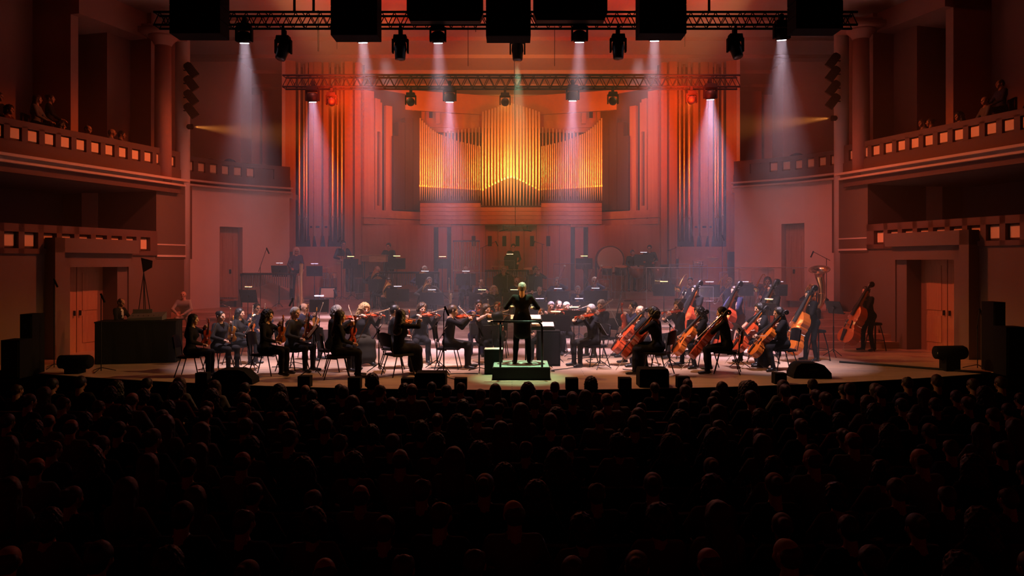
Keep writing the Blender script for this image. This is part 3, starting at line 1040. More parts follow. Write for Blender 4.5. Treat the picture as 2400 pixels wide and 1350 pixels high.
def hand_sdf(kind):
    """right hand: wrist at the origin, fingers along +y, palm towards -z, thumb on the -x side"""
    s = SDF()
    for x in (-0.026, -0.009, 0.009, 0.025):
        s.cap((x * 0.8, 0.012, 0), (x, 0.082, 0.002), 0.0135, 0.012, 0, 0.012)
    fx = [(-0.028, 0.075), (-0.010, 0.082), (0.009, 0.078), (0.026, 0.062)]
    curl = {'grip': (50, 75, 50), 'soft': (18, 22, 18), 'flat': (4, 6, 5)}[kind]
    for k, (x, L) in enumerate(fx):
        p = np.array((x, 0.086, 0.002)); an = 0
        for seg, cu in zip((0.45, 0.32, 0.23), curl):
            an += math.radians(cu + 4 * k)
            q = p + L * seg * np.array((0.0, math.cos(an), -math.sin(an)))
            s.cap(p, q, 0.0088, 0.0078, 0, 0.004)
            p = q
    if kind == 'grip':
        s.cap((-0.022, 0.02, -0.004), (-0.044, 0.052, -0.018), 0.012, 0.0105, 0, 0.01)
        s.cap((-0.044, 0.052, -0.018), (-0.030, 0.084, -0.036), 0.0100, 0.0085, 0, 0.004)
    else:
        s.cap((-0.022, 0.02, -0.004), (-0.052, 0.055, -0.010), 0.012, 0.0105, 0, 0.01)
        s.cap((-0.052, 0.055, -0.010), (-0.058, 0.088, -0.014), 0.0100, 0.0085, 0, 0.004)
    s.cap((0, -0.03, 0), (0, 0.02, 0), 0.021, 0.024, 0, 0.015, (1, 1, 0.8))
    return s.mesh(0.0068)
HANDS = {k: hand_sdf(k) for k in ('grip', 'soft')}

def hair_sdf(kind):
    s = SDF()
    c0, c1 = (0, -0.020, 0.160), (0, 0.000, 0.162)
    nz = 0.0
    if kind in ('short', 'grey', 'thin'):
        s.cap(c0, c1, 0.092 if kind != 'thin' else 0.087, None, 0, 0.02, (0.95, 1, 1.05))
        s.cap((0, -0.055, 0.12), (0, -0.05, 0.09), 0.055, 0.05, 0, 0.03, (1.2, 1, 1))
        nz = 0.003
    elif kind == 'bun':
        s.cap(c0, c1, 0.089, None, 0, 0.02, (0.95, 1, 1.05))
        s.cap((0, -0.10, 0.19), (0, -0.11, 0.18), 0.045, None, 0, 0.02)
        s.cap((0, -0.06, 0.12), (0, -0.055, 0.085), 0.05, 0.04, 0, 0.03, (1.2, 1, 1))
    elif kind == 'long':
        s.cap(c0, c1, 0.097, None, 0, 0.02, (0.97, 1, 1.05))
        s.cap((0, -0.055, 0.14), (0, -0.085, -0.20), 0.085, 0.105, 0, 0.04, (1.15, 0.62, 1))
        for x in (-1, 1):
            s.cap((x * 0.082, -0.005, 0.14), (x * 0.095, -0.01, -0.13), 0.030, 0.032, 0, 0.03)
        nz = 0.003
    elif kind == 'frizz':
        s.cap(c0, c1, 0.112, None, 0, 0.02, (1.02, 1, 1.05))
        s.cap((0, -0.05, 0.12), (0, -0.07, -0.04), 0.10, 0.11, 0, 0.04, (1.25, 0.8, 1))
        for x in (-1, 1):
            s.cap((x * 0.095, -0.01, 0.13), (x * 0.115, -0.015, -0.02), 0.042, 0.045, 0, 0.03)
        nz = 0.009
    elif kind == 'curly':
        s.cap(c0, (0, -0.005, 0.170), 0.105, None, 0, 0.02, (1.0, 1, 1.03))
        s.cap((0, -0.055, 0.13), (0, -0.06, 0.07), 0.08, 0.075, 0, 0.03, (1.2, 0.9, 1))
        for x in (-1, 1):
            s.cap((x * 0.085, -0.01, 0.13), (x * 0.09, -0.015, 0.07), 0.030, 0.03, 0, 0.02)
        nz = 0.009
    elif kind == 'fringe':    # horseshoe of hair round a bald crown
        s.cap((0, -0.045, 0.135), (0, -0.045, 0.110), 0.072, 0.066, 0, 0.02, (1.18, 0.9, 1))
        nz = 0.003
    # free the face
    s.cap((0, 0.115, 0.140), (0, 0.125, 0.02), 0.075, 0.085, 0, 0.01, (1.02, 1, 1), True)
    s.cap((0, 0.09, 0.09), (0, 0.09, -0.05), 0.068, 0.07, 0, 0.01, (1, 1, 1), True)
    if kind in ('thin', 'fringe'):
        s.cap((0, 0.075, 0.215), (0, 0.02, 0.245), 0.06, 0.05, 0, 0.01, (1.1, 1, 1), True)
    V, Q, T = s.mesh(0.0115, nz, 3)
    return np_mesh('hair', V, Q, T * 0, [M['hair_black']])
HAIR = {k: hair_sdf(k) for k in ('short', 'thin', 'bun', 'long', 'frizz', 'curly', 'fringe')}
def glasses_mesh():
    b_ = MB()
    for x in (-1, 1):
        b_.tube([(x * 0.033 + 0.023 * math.cos(a), 0.106, 0.136 + 0.018 * math.sin(a)) for a in [i * math.pi / 6 for i in range(13)]], 0.0026, 5, cap=False)
        b_.tube([(x * 0.057, 0.104, 0.14), (x * 0.084, 0.0, 0.14)], 0.0024, 5)
    b_.tube([(-0.01, 0.106, 0.14), (0.01, 0.106, 0.14)], 0.0026, 5)
    return new_mesh('glasses', b_.v, b_.f, [M['black_metal']], None, True)
GLASSES = glasses_mesh()

def ik(S, T, l1, l2, pole):
    S, T, pole = Vector(S), Vector(T), Vector(pole)
    v = T - S
    L = v.length
    if L > (l1 + l2) * 0.995:
        T = S + v.normalized() * (l1 + l2) * 0.995
        v = T - S
        L = v.length
    a = (l1 * l1 - l2 * l2 + L * L) / (2 * L)
    hgt = math.sqrt(max(l1 * l1 - a * a, 1e-6))
    d = v.normalized()
    p = pole - d * pole.dot(d)
    p.normalize()
    return S + d * a + p * hgt, T

def tri(v):
    return np.array([v[0], v[1], v[2]], float)

def person_mesh(pose, skin, top, bottom, shirt=None, sleeve='long', skirt=False, female=False, h=0.023):
    """one continuous body; local frame: +y ahead, +x to the person's right, feet on z = 0"""
    st = pose['stand']
    hz = 0.96 if st else 0.555
    lean = pose.get('lean', 0.04)
    tw = pose.get('twist', 0.0)
    sz = hz + 0.47
    s = SDF()
    sw = 0.155 if female else 0.178
    cx = pose.get('side', 0.0)
    S = {}
    for x, nm_ in ((-1, 'L'), (1, 'R')):
        S[nm_] = Vector((cx + x * sw * math.cos(tw), lean + x * sw * math.sin(tw), sz))
    # torso
    s.cap((-0.075, 0, hz), (0.075, 0, hz), 0.118, None, 2, 0.05, (1, 0.95, 0.9))
    s.cap((cx * 0.3, 0.01 + lean * 0.2, hz + 0.06), (cx * 0.8, lean * 0.75, hz + 0.30), 0.112 if not female else 0.100, 0.115, 1, 0.06, (1.25, 0.95, 1))
    s.cap(tri(S['L'].lerp(S['R'], 0.18)) - (0, 0, 0.08), tri(S['L'].lerp(S['R'], 0.82)) - (0, 0, 0.08), 0.098, None, 1, 0.05, (1, 0.95, 1.1))
    s.cap(tri(S['L'].lerp(S['R'], 0.06)), tri(S['L'].lerp(S['R'], 0.94)), 0.058, None, 1, 0.04)
    if female:
        s.cap((cx - 0.065, lean + 0.07, sz - 0.14), (cx + 0.065, lean + 0.07, sz - 0.14), 0.062, None, 1, 0.05)
    s.cap((cx, lean - 0.005, sz + 0.02), (cx, lean + 0.012, sz + 0.10), 0.060, 0.050, 0, 0.03)
    if shirt:
        s.cap((cx, lean + 0.085, sz - 0.02), (cx, lean + 0.10, sz - 0.22), 0.034, 0.02, 6, 0.01)
    if st and pose.get('tails'):
        s.cap((0, -0.03, hz + 0.1), (0, -0.05, hz - 0.28), 0.13, 0.15, 1, 0.05, (1.2, 0.8, 1))
    # arms
    for nm_, x in (('L', -1), ('R', 1)):
        tgt, dirv, palm = pose['hand' + nm_][:3]
        pole = pose.get('pole' + nm_, (x * 0.8, -0.5, -0.6))
        E, Wr = ik(S[nm_], tgt, 0.295, 0.265, pole)
        s.cap(tri(S[nm_]), tri(E), 0.058, 0.046, 1, 0.03)
        m_ = E.lerp(Wr, 0.5)
        s.cap(tri(E), tri(m_), 0.046, 0.042, 1 if sleeve == 'long' else 0, 0.02)
        s.cap(tri(m_), tri(E.lerp(Wr, 0.94)), 0.042 if sleeve == 'long' else 0.037, 0.036 if sleeve == 'long' else 0.026, 1 if sleeve == 'long' else 0, 0.02)
        if sleeve == 'short':
            s.cap(tri(S[nm_].lerp(E, 0.3)), tri(S[nm_].lerp(E, 0.75)), 0.062, 0.060, 1, 0.02)
        pose['wrist' + nm_] = (Wr, Wr - E)
    # legs
    for x, key in ((-1, 'footL'), (1, 'footR')):
        hip = Vector((x * 0.085, 0.0, hz - 0.01))
        ank = Vector(pose.get(key, (x * 0.12, 0.02, 0.085) if st else (x * 0.13, 0.43, 0.085)))
        Kn, ank = ik(hip, ank, 0.435, 0.42 if not st else 0.45, (x * 0.12, 1.0, 0.25) if not st else (x * 0.1, 1, 0))
        s.cap(tri(hip), tri(Kn), 0.092, 0.066, 2, 0.04)
        s.cap(tri(Kn), tri(Kn.lerp(ank, 0.45)), 0.063, 0.058, 2, 0.03)
        s.cap(tri(Kn.lerp(ank, 0.45)), tri(ank), 0.058, 0.050, 2, 0.03)
        td = Vector((x * 0.25, 1, 0)).normalized()
        s.cap(tri(ank) + (0, -0.03, -0.035), tri(ank + td * 0.16) + (0, 0, -0.05), 0.045, 0.036, 3, 0.02, (1, 1, 0.85))
    if skirt:
        if st:
            s.cap((0, 0, hz), (0, 0.02, 0.35), 0.13, 0.20, 2, 0.05, (1.1, 0.9, 1))
        else:
            s.cap((0, 0.05, hz), (0, 0.38, hz - 0.02), 0.12, 0.125, 2, 0.06, (1.5, 1, 0.85))
            s.cap((0, 0.40, hz - 0.08), (0, 0.42, 0.20), 0.11, 0.14, 2, 0.06, (1.6, 0.9, 1))
    V, Q, T = s.mesh(h)
    return V, Q, T, S, sz, lean, cx

def xf(mesh3, mtx, tagmap=None):
    V, Q, T = mesh3
    A = np.array(mtx.to_3x3()); t = np.array(mtx.translation)
    Q2 = Q[:, ::-1] if np.linalg.det(A) < 0 else Q
    return V @ A.T + t, Q2, T

NPEOPLE = [0]
def person(label, px, top, d, base, ang, pose, hair='short', hcol='hair_black', skin='skin_a', topm='cloth_black', botm='cloth_black',
           shirt=None, sleeve='long', skirt=False, female=False, glasses=False, group=None, h=0.023, scale=None, cat='person', name='person'):
    """ang: 0 faces screen right, 90 away from the camera, 180 screen left, 270 the camera. top: pixel row of the head top"""
    st = pose['stand']
    V, Q, T, S, sz, lean, cx = person_mesh(pose, skin, topm, botm, shirt, sleeve, skirt, female, h)
    hm = Matrix.Translation((cx, lean + 0.015, sz + 0.075)) @ Matrix.Rotation(R(pose.get('hyaw', 0)), 4, 'Z') @ Matrix.Rotation(R(pose.get('hpitch', -8)), 4, 'X') @ Matrix.Rotation(R(pose.get('hroll', 0)), 4, 'Y')
    parts = [(V, Q, T), xf(HEAD, hm)]
    for nm_, x in (('L', -1), ('R', 1)):
        Wr, fd = pose['wrist' + nm_]
        _, dirv, palm, kind = (list(pose['hand' + nm_]) + ['grip'])[:4]
        dv = Vector(dirv) if dirv is not None else fd
        mm = Matrix.Translation(Wr) @ frame(dv, -Vector(palm))
        if x < 0:
            mm = mm @ Matrix.Diagonal((-1, 1, 1, 1))
        parts.append(xf(HANDS[kind], mm))
    o = 0
    VV, QQ, TT = [], [], []
    for v, q, t in parts:
        VV.append(v); QQ.append(q + o); TT.append(t); o += len(v)
    mats = [M[skin], M[topm], M[botm], M['shoe'], M['lips'], M['eye_dark'], M['shirt_white']]
    me = np_mesh('body', np.concatenate(VV), np.concatenate(QQ), np.concatenate(TT), mats)
    H = (hm @ Vector((0, 0, 0.245))).z
    if scale is None:
        ztop = CZ + (HY - top) * d / FPX
        scale = max(0.90, min(1.10, (ztop - base) / H))
    ob = link(name, me)
    # place so that the head, not the seat, falls on the given pixel column
    rot = Matrix.Rotation(R(ang - 90), 4, 'Z')
    hp = rot @ (hm @ Vector((0, 0, 0.14))) * scale
    x = (px - 1200) * d / FPX - hp.x
    ob.matrix_world = Matrix.Translation((x, d, base)) @ rot @ Matrix.Scale(scale, 4)
    tag(ob, label, cat, group)
    if hair != 'bald':
        ho = link('hair', HAIR[hair], ob)
        ho.matrix_local = hm
        setmat(ho, hcol)
    if glasses:
        go = link('glasses', GLASSES, ob)
        go.matrix_local = hm
    NPEOPLE[0] += 1
    return ob
# ================================================================== instruments (prototypes share their meshes)
_PROTO = {}
def proto(key, maker):
    if key not in _PROTO:
        _PROTO[key] = maker()
    return _PROTO[key]

def make_parts(defs):
    """defs: name, MB, material, smooth, sub-part-of -> shared meshes"""
    out = []
    for dfn in defs:
        nm_, mb, m_, sm = dfn[:4]
        out.append((nm_, new_mesh(nm_, mb.v, mb.f, [M[x] for x in (m_ if isinstance(m_, list) else [m_])], mb.m, sm), dfn[4] if len(dfn) > 4 else None))
    return out

def spawn(key, maker, name, label, cat, mtx, group=None, recolor=None):
    ps = proto(key, maker)
    t = link(name, None)
    t.empty_display_size = 0.1
    t.matrix_world = mtx
    tag(t, label, cat, group)
    made = {}
    for nm_, me, par in ps:
        o = link(nm_, me, made.get(par, t))
        made.setdefault(nm_, o)
        if recolor and nm_ in recolor:
            setmat(o, recolor[nm_])
    return t

HALF = [(0, 0.0), (0.006, 0.12), (0.05, 0.22), (0.13, 0.28), (0.21, 0.29), (0.29, 0.265), (0.35, 0.215), (0.385, 0.215), (0.42, 0.18), (0.49, 0.155),
        (0.56, 0.158), (0.61, 0.185), (0.635, 0.195), (0.66, 0.185), (0.73, 0.222), (0.80, 0.235), (0.88, 0.222), (0.95, 0.16), (0.99, 0.075), (1.0, 0.03)]
def string_inst(kind):
    BL, TH = {'violin': (0.355, 0.042), 'viola': (0.41, 0.048), 'cello': (0.755, 0.135), 'bass': (1.10, 0.24)}[kind]
    half = HALF
    if kind == 'bass':
        half = [(y, w if y < 0.62 else w * (1 - 0.55 * ((y - 0.62) / 0.38) ** 1.5) * 0.95) for y, w in HALF]
    def mk():
        b = MB()
        cols = (-1, -0.86, -0.5, 0, 0.5, 0.86, 1)
        arch = TH * (0.35 if kind in ('violin', 'viola') else 0.22)
        n, m = len(half), len(cols)
        vs = []
        for sgn in (1, -1):
            for y, w in half:
                for c in cols:
                    zz = sgn * (TH / 2 + arch * (1 - abs(c) ** 1.6) * (1 - abs(2 * y - 1) ** 4))
                    vs.append((w * c * BL, y * BL, zz))
        fs = []
        for i in range(n - 1):
            for j in range(m - 1):
                a = i * m + j
                fs.append((a, a + 1, a + m + 1, a + m))
                a2 = a + n * m
                fs.append((a2 + m, a2 + m + 1, a2 + 1, a2))
        for i in range(n - 1):
            for j, fl in ((0, 1), (m - 1, 0)):
                a, c = i * m + j, (i + 1) * m + j
                q = (a, c, c + n * m, a + n * m)
                fs.append(q if fl else q[::-1])
        fs.append(tuple(range(0, m)) + tuple(n * m + k for k in range(m - 1, -1, -1)))
        e = (n - 1) * m
        fs.append(tuple(e + k for k in range(m - 1, -1, -1)) + tuple(n * m + e + k for k in range(m)))
        b.add(vs, fs)
        zt = TH / 2 + arch
        defs = [('body', b, 'varnish_orange', False)]
        fh = MB()
        for x in (-1, 1):
            fh.box((x * 0.10 * BL, 0.47 * BL, zt * 0.985), (0.018 * BL, 0.19 * BL, TH * 0.10), Matrix.Rotation(x * 0.12, 3, 'Z'))
            fh.box((x * 0.115 * BL, 0.385 * BL, zt * 0.93), (0.035 * BL, 0.03 * BL, TH * 0.12))
            fh.box((x * 0.075 * BL, 0.56 * BL, zt * 1.0), (0.03 * BL, 0.025 * BL, TH * 0.10))
        defs.append(('f_hole', fh, 'ebony', False, 'body'))
        nk = MB()
        nk.tube([(0, 0.96 * BL, TH * 0.30), (0, 1.25 * BL, TH * 0.32), (0, 1.42 * BL, TH * 0.35)], [0.045 * BL, 0.034 * BL, 0.034 * BL], 8)
        defs.append(('neck', nk, 'varnish_orange', True))
        fb = MB()
        fb.add([(-0.055 * BL, 0.70 * BL, zt + 0.035 * BL), (0.055 * BL, 0.70 * BL, zt + 0.035 * BL), (0.034 * BL, 1.42 * BL, TH * 0.35 + 0.042 * BL), (-0.034 * BL, 1.42 * BL, TH * 0.35 + 0.042 * BL),
                (-0.045 * BL, 0.70 * BL, zt + 0.012 * BL), (0.045 * BL, 0.70 * BL, zt + 0.012 * BL), (0.03 * BL, 1.42 * BL, TH * 0.35 + 0.02 * BL), (-0.03 * BL, 1.42 * BL, TH * 0.35 + 0.02 * BL)],
               [(0, 1, 2, 3), (7, 6, 5, 4), (0, 4, 5, 1), (1, 5, 6, 2), (2, 6, 7, 3), (3, 7, 4, 0)])
        defs.append(('fingerboard', fb, 'ebony', False))
        sc = MB()
        path, rad = [], []
        y0, z0 = 1.40 * BL, TH * 0.35
        path += [(0, y0, z0), (0, y0 + 0.10 * BL, z0 + 0.0 * BL)]
        rad += [0.045 * BL, 0.045 * BL]
        for k in range(13):
            a = math.pi * 2 * k / 8.0
            rr = 0.062 * BL * (1 - k / 17.0)
            path.append((0, y0 + 0.19 * BL + rr * math.sin(a), z0 - 0.03 * BL + 0.0 + rr * math.cos(a) - 0.03 * BL))
            rad.append(0.034 * BL * (1 - k / 26.0))
        sc.tube(path, rad, 7)
        defs.append(('scroll', sc, 'varnish_orange' if kind in ('violin', 'viola') else 'ebony', True))
        pg = MB()
        for k, x in enumerate((-1, 1, -1, 1)):
            yy = y0 + (0.03 + 0.025 * k) * BL
            pg.tube([(0, yy, z0), (x * 0.10 * BL, yy, z0)], [0.008 * BL, 0.014 * BL], 5)
        defs.append(('tuning_peg', pg, 'ebony', True))
        br = MB(); br.box((0, 0.46 * BL, zt + 0.035 * BL), (0.11 * BL, 0.012 * BL, 0.09 * BL), taper=0.8)
        defs.append(('bridge', br, 'bow_hair', False))
        tp = MB(); tp.add([(-0.03 * BL, 0.02 * BL, zt + 0.01 * BL), (0.03 * BL, 0.02 * BL, zt + 0.01 * BL), (0.06 * BL, 0.32 * BL, zt + 0.035 * BL), (-0.06 * BL, 0.32 * BL, zt + 0.035 * BL),
                           (-0.03 * BL, 0.02 * BL, zt - 0.01 * BL), (0.03 * BL, 0.02 * BL, zt - 0.01 * BL), (0.06 * BL, 0.32 * BL, zt + 0.015 * BL), (-0.06 * BL, 0.32 * BL, zt + 0.015 * BL)],
                          [(0, 1, 2, 3), (7, 6, 5, 4), (0, 4, 5, 1), (1, 5, 6, 2), (2, 6, 7, 3), (3, 7, 4, 0)])
        defs.append(('tailpiece', tp, 'ebony', False))
        sr = MB()
        for x in (-1.5, -0.5, 0.5, 1.5):
            sr.tube([(x * 0.026 * BL, 0.30 * BL, zt + 0.036 * BL), (x * 0.026 * BL, 0.46 * BL, zt + 0.082 * BL), (x * 0.014 * BL, 1.42 * BL, TH * 0.35 + 0.05 * BL)], 0.0035 * BL, 4)
        defs.append(('strings', sr, 'chrome', False))
        if kind in ('violin', 'viola'):
            cr = MB(); cr.lathe([(0.0, 0), (0.09 * BL, 0.004), (0.085 * BL, 0.02), (0.05 * BL, 0.014)], 10, mtx=Matrix.Translation((-0.12 * BL, 0.06 * BL, zt - 0.006)))
            defs.append(('chin_rest', cr, 'ebony', True))
        else:
            en = MB(); en.tube([(0, 0.01, 0), (0, -0.36 if kind == 'cello' else -0.20, 0)], 0.008, 6)
            defs.append(('endpin', en, 'chrome', True))
        return make_parts(defs)
    return mk

def bow_maker():
    st = MB(); st.tube([(0, 0, 0.012), (0, 0.15, 0.010), (0, 0.4, 0.006), (0, 0.6, 0.010), (0, 0.735, 0.020)], [0.0045, 0.0045, 0.004, 0.0035, 0.003], 6)
    tip = MB(); tip.box((0, 0.735, 0.010), (0.008, 0.02, 0.024))
    hr = MB(); hr.box((0, 0.39, -0.003), (0.010, 0.68, 0.0022))
    fg = MB(); fg.box((0, 0.035, 0.002), (0.014, 0.045, 0.022))
    return make_parts([('stick', st, 'bow_wood', True), ('bow_tip', tip, 'white_ring', False), ('bow_hair', hr, 'bow_hair', False), ('frog', fg, 'ebony', False)])

def bell_prof(path, r0, r1, n):
    return [r0 + (r1 - r0) * (i / (n - 1)) ** 5 for i in range(n)]

def trombone_maker():
    """mouthpiece at the origin, slide running along +y"""
    s = MB()
    for x in (-0.045, 0.045):
        s.tube([(x, 0.0, 0), (x, 0.86, 0)], 0.009, 8)
    s.tube([(-0.045, 0.86, 0), (-0.03, 0.90, 0), (0, 0.915, 0), (0.03, 0.90, 0), (0.045, 0.86, 0)], 0.009, 8)
    br = MB()
    br.tube([(-0.045, 0.16, 0), (0.045, 0.16, 0)], 0.007, 6)
    br.tube([(-0.045, 0.30, 0), (0.045, 0.30, 0)], 0.007, 6)
    mp = MB(); mp.lathe([(0.010, 0.0), (0.016, -0.03), (0.018, -0.045)], 10, mtx=Matrix.Translation((-0.045, 0.0, 0)) @ Matrix.Rotation(R(-90), 4, 'X'))
    bl = MB()
    p = [(0.045, 0.02, 0), (0.07, -0.10, 0.02), (0.09, -0.25, 0.05), (0.13, -0.31, 0.08), (0.17, -0.25, 0.10), (0.18, 0.0, 0.10), (0.18, 0.2, 0.10), (0.18, 0.30, 0.10), (0.18, 0.36, 0.10), (0.18, 0.40, 0.10), (0.18, 0.42, 0.10)]
    bl.tube(p, [0.009, 0.010, 0.011, 0.012, 0.013, 0.018, 0.026, 0.040, 0.062, 0.090, 0.108], 14, cap=False)
    return make_parts([('slide', s, 'chrome', True), ('brace', br, 'brass', True), ('mouthpiece', mp, 'chrome', True), ('bell', bl, 'brass', True)])

def trumpet_maker():
    t = MB()
    t.tube([(0, 0, 0), (0, 0.30, 0), (0, 0.37, -0.03), (0, 0.36, -0.09), (0, 0.28, -0.10), (0, 0.10, -0.10), (0, 0.06, -0.06)], 0.0065, 8)
    v = MB()
    for k in range(3):
        v.tube([(0, 0.18 + 0.03 * k, -0.12), (0, 0.18 + 0.03 * k, 0.05)], 0.011, 8)
    bl = MB(); bl.tube([(0.012, 0.08, -0.10), (0.012, 0.20, -0.09), (0.012, 0.34, -0.08), (0.012, 0.42, -0.08), (0.012, 0.46, -0.08), (0.012, 0.48, -0.08)], [0.008, 0.009, 0.014, 0.026, 0.042, 0.062], 14, cap=False)
    mp = MB(); mp.lathe([(0.005, 0.02), (0.012, -0.03)], 10, mtx=Matrix.Rotation(R(-90), 4, 'X'))
    return make_parts([('tubing', t, 'brass', True), ('valve', v, 'chrome', True), ('bell', bl, 'brass', True), ('mouthpiece', mp, 'chrome', True)])

def horn_maker():
    c = MB()
    for k, rr in enumerate((0.15, 0.12, 0.09)):
        c.tube([(rr * math.cos(a), rr * math.sin(a), 0.012 * k - 0.02) for a in [2 * math.pi * i / 18 for i in range(19)]], 0.010, 7, cap=False)
    bl = MB(); bl.tube([(-0.15, 0.0, 0), (-0.16, 0.08, -0.02), (-0.12, 0.18, -0.05), (-0.04, 0.24, -0.08), (0.04, 0.27, -0.10), (0.10, 0.285, -0.115), (0.14, 0.29, -0.125)], [0.011, 0.014, 0.02, 0.035, 0.06, 0.10, 0.15], 16, cap=False)
    mp = MB(); mp.tube([(0.15, 0, 0.0), (0.2, -0.12, 0.02), (0.22, -0.22, 0.03)], [0.008, 0.006, 0.010], 7)
    vl = MB()
    for k in range(3):
        vl.lathe([(0.018, -0.03), (0.018, 0.04)], 10, mtx=Matrix.Translation((-0.04 + 0.04 * k, -0.02, 0)))
    return make_parts([('coil', c, 'brass', True), ('bell', bl, 'brass', True), ('leadpipe', mp, 'brass_pale', True), ('valve', vl, 'brass', True)])

def tuba_maker():
    """bell up along +z, seated on the lap; origin at the bottom bow"""
    b = MB()
    b.tube([(0.0, 0.0, 0.02), (-0.12, 0, 0.04), (-0.18, 0, 0.16), (-0.18, 0, 0.40), (-0.16, 0, 0.62), (-0.12, 0, 0.76), (-0.10, 0, 0.86)], [0.05, 0.06, 0.07, 0.075, 0.085, 0.10, 0.115], 16, cap=False)
    b.tube([(0.0, 0.0, 0.02), (0.10, 0, 0.05), (0.15, 0, 0.16), (0.15, 0, 0.46)], [0.05, 0.045, 0.04, 0.034], 12)
    bl = MB()
    fr = Matrix.Translation((-0.10, 0, 0.86)) @ Matrix.Rotation(R(-24), 4, 'X') @ Matrix.Rotation(R(6), 4, 'Y')
    bl.lathe([(0.113, -0.02), (0.125, 0.05), (0.150, 0.10), (0.190, 0.135), (0.235, 0.155), (0.262, 0.16), (0.258, 0.168), (0.228, 0.160), (0.18, 0.142), (0.14, 0.105), (0.115, 0.05), (0.10, -0.02)], 28, mtx=fr, cap=False)
    tb = MB()
    for k in range(5):
        x0 = -0.08 + 0.055 * k
        tb.tube([(x0, 0.07, 0.16), (x0, 0.09, 0.30), (x0 + 0.01, 0.09, 0.52 + 0.03 * (k % 2)), (x0 + 0.03, 0.085, 0.57 + 0.03 * (k % 2)), (x0 + 0.05, 0.09, 0.52), (x0 + 0.05, 0.08, 0.22)], 0.014, 8)
    tb.tube([(0.12, 0.05, 0.10), (0.2, -0.03, 0.25), (0.2, -0.02, 0.5), (0.12, -0.04, 0.62), (0.0, 0.06, 0.60)], 0.017, 8)
    tb.tube([(-0.22, 0.06, 0.18), (-0.26, 0.06, 0.30), (-0.22, 0.06, 0.42), (-0.1, 0.08, 0.40)], 0.016, 8)
    vl = MB()
    for k in range(4):
        vl.tube([(-0.02 + 0.05 * k, 0.11, 0.22), (-0.02 + 0.05 * k, 0.12, 0.42)], 0.022, 10)
    return make_parts([('body', b, 'brass', True), ('bell', bl, 'brass_pale', True), ('tubing', tb, 'brass', True), ('valve', vl, 'brass', True)])

def clarinet_maker(L=0.62, wide=0.014, bell=0.035, m_='grenadilla'):
    def mk():
        b = MB(); b.tube([(0, 0, 0), (0, 0.07, 0), (0, 0.08, 0), (0, L * 0.85, 0)], [0.008, 0.012, wide, wide], 10)
        e = MB(); e.tube([(0, L * 0.85, 0), (0, L * 0.94, 0), (0, L, 0)], [wide, wide * 1.3, bell], 12, cap=False)
        k = MB()
        for i in range(9):
            k.lathe([(0.008, 0), (0.008, 0.006)], 8, mtx=Matrix.Translation((0, 0.14 + L * 0.07 * i, wide)))
        k.tube([(wide * 0.8, 0.14, wide * 0.7), (wide * 0.8, L * 0.8, wide * 0.7)], 0.0028, 5)
        return make_parts([('body', b, m_, True), ('bell', e, m_, True), ('keys', k, 'chrome', True)])
    return mk

def flute_maker():
    b = MB(); b.tube([(0, -0.08, 0), (0, 0.60, 0)], 0.0105, 10)
    k = MB()
    for i in range(11):
        k.lathe([(0.009, 0), (0.009, 0.006)], 8, mtx=Matrix.Translation((0, 0.18 + 0.033 * i, 0.010)))
    return make_parts([('tube', b, 'chrome', True), ('keys', k, 'brass_pale', True)])

def bassoon_maker():
    """boot at the origin, running up +y"""
    b = MB(); b.tube([(0, 0, 0), (0, 0.42, 0)], 0.042, 12)
    w = MB(); w.tube([(0.015, 0.42, 0), (0.015, 1.16, 0)], [0.026, 0.022], 12)
    r = MB(); r.tube([(0.015, 1.16, 0), (0.015, 1.18, 0)], [0.030, 0.030], 12); 
    e = MB(); e.tube([(0.015, 1.18, 0), (0.015, 1.205, 0)], [0.030, 0.034], 12, cap=False)
    c = MB(); c.tube([(-0.02, 0.42, 0), (-0.02, 0.70, 0), (-0.03, 0.76, 0.02), (-0.05, 0.78, 0.08), (-0.05, 0.74, 0.16)], [0.018, 0.014, 0.006, 0.005, 0.005], 8)
    k = MB()
    for i in range(9):
        k.lathe([(0.013, 0), (0.013, 0.008)], 8, mtx=Matrix.Translation((0.01, 0.12 + 0.09 * i, 0.03)))
    return make_parts([('boot', b, 'bassoon_red', True), ('long_joint', w, 'bassoon_red', True), ('bell_ring', r, 'white_ring', True), ('bell', e, 'white_ring', True), ('crook', c, 'chrome', True), ('keys', k, 'chrome', True)])

def sax_maker(L=0.8):
    def mk():
        b = MB(); b.tube([(0, 0, L), (0, 0.0, L * 0.2), (0, 0.04, L * 0.06), (0, 0.10, L * 0.02), (0, 0.16, L * 0.07), (0, 0.19, L * 0.2), (0, 0.21, L * 0.34), (0, 0.24, L * 0.42)], [0.013, 0.032, 0.036, 0.038, 0.042, 0.048, 0.06, 0.085], 12, cap=False)
        n = MB(); n.tube([(0, 0, L), (0, 0.0, L + 0.07), (0, -0.04, L + 0.11), (0, -0.10, L + 0.10), (0, -0.16, L + 0.08)], [0.013, 0.011, 0.010, 0.010, 0.008], 8)
        k = MB()
        for i in range(8):
            k.lathe([(0.018, 0), (0.018, 0.01)], 10, mtx=Matrix.Translation((0, 0.03, L * (0.25 + 0.08 * i))) @ Matrix.Rotation(R(-90), 4, 'X'))
        k.tube([(0.03, 0.01, L * 0.2), (0.02, 0.01, L * 0.9)], 0.004, 5)
        st = MB()
        for a in (0, 2.1, 4.2):
            st.tube([(0, 0.05, 0.05), (0.22 * math.cos(a), 0.05 + 0.22 * math.sin(a), -0.22)], 0.008, 6)
        return make_parts([('body', b, 'brass_pale', True), ('neck', n, 'brass_pale', True), ('keys', k, 'brass', True), ('rest', st, 'black_metal', True)])
    return mk

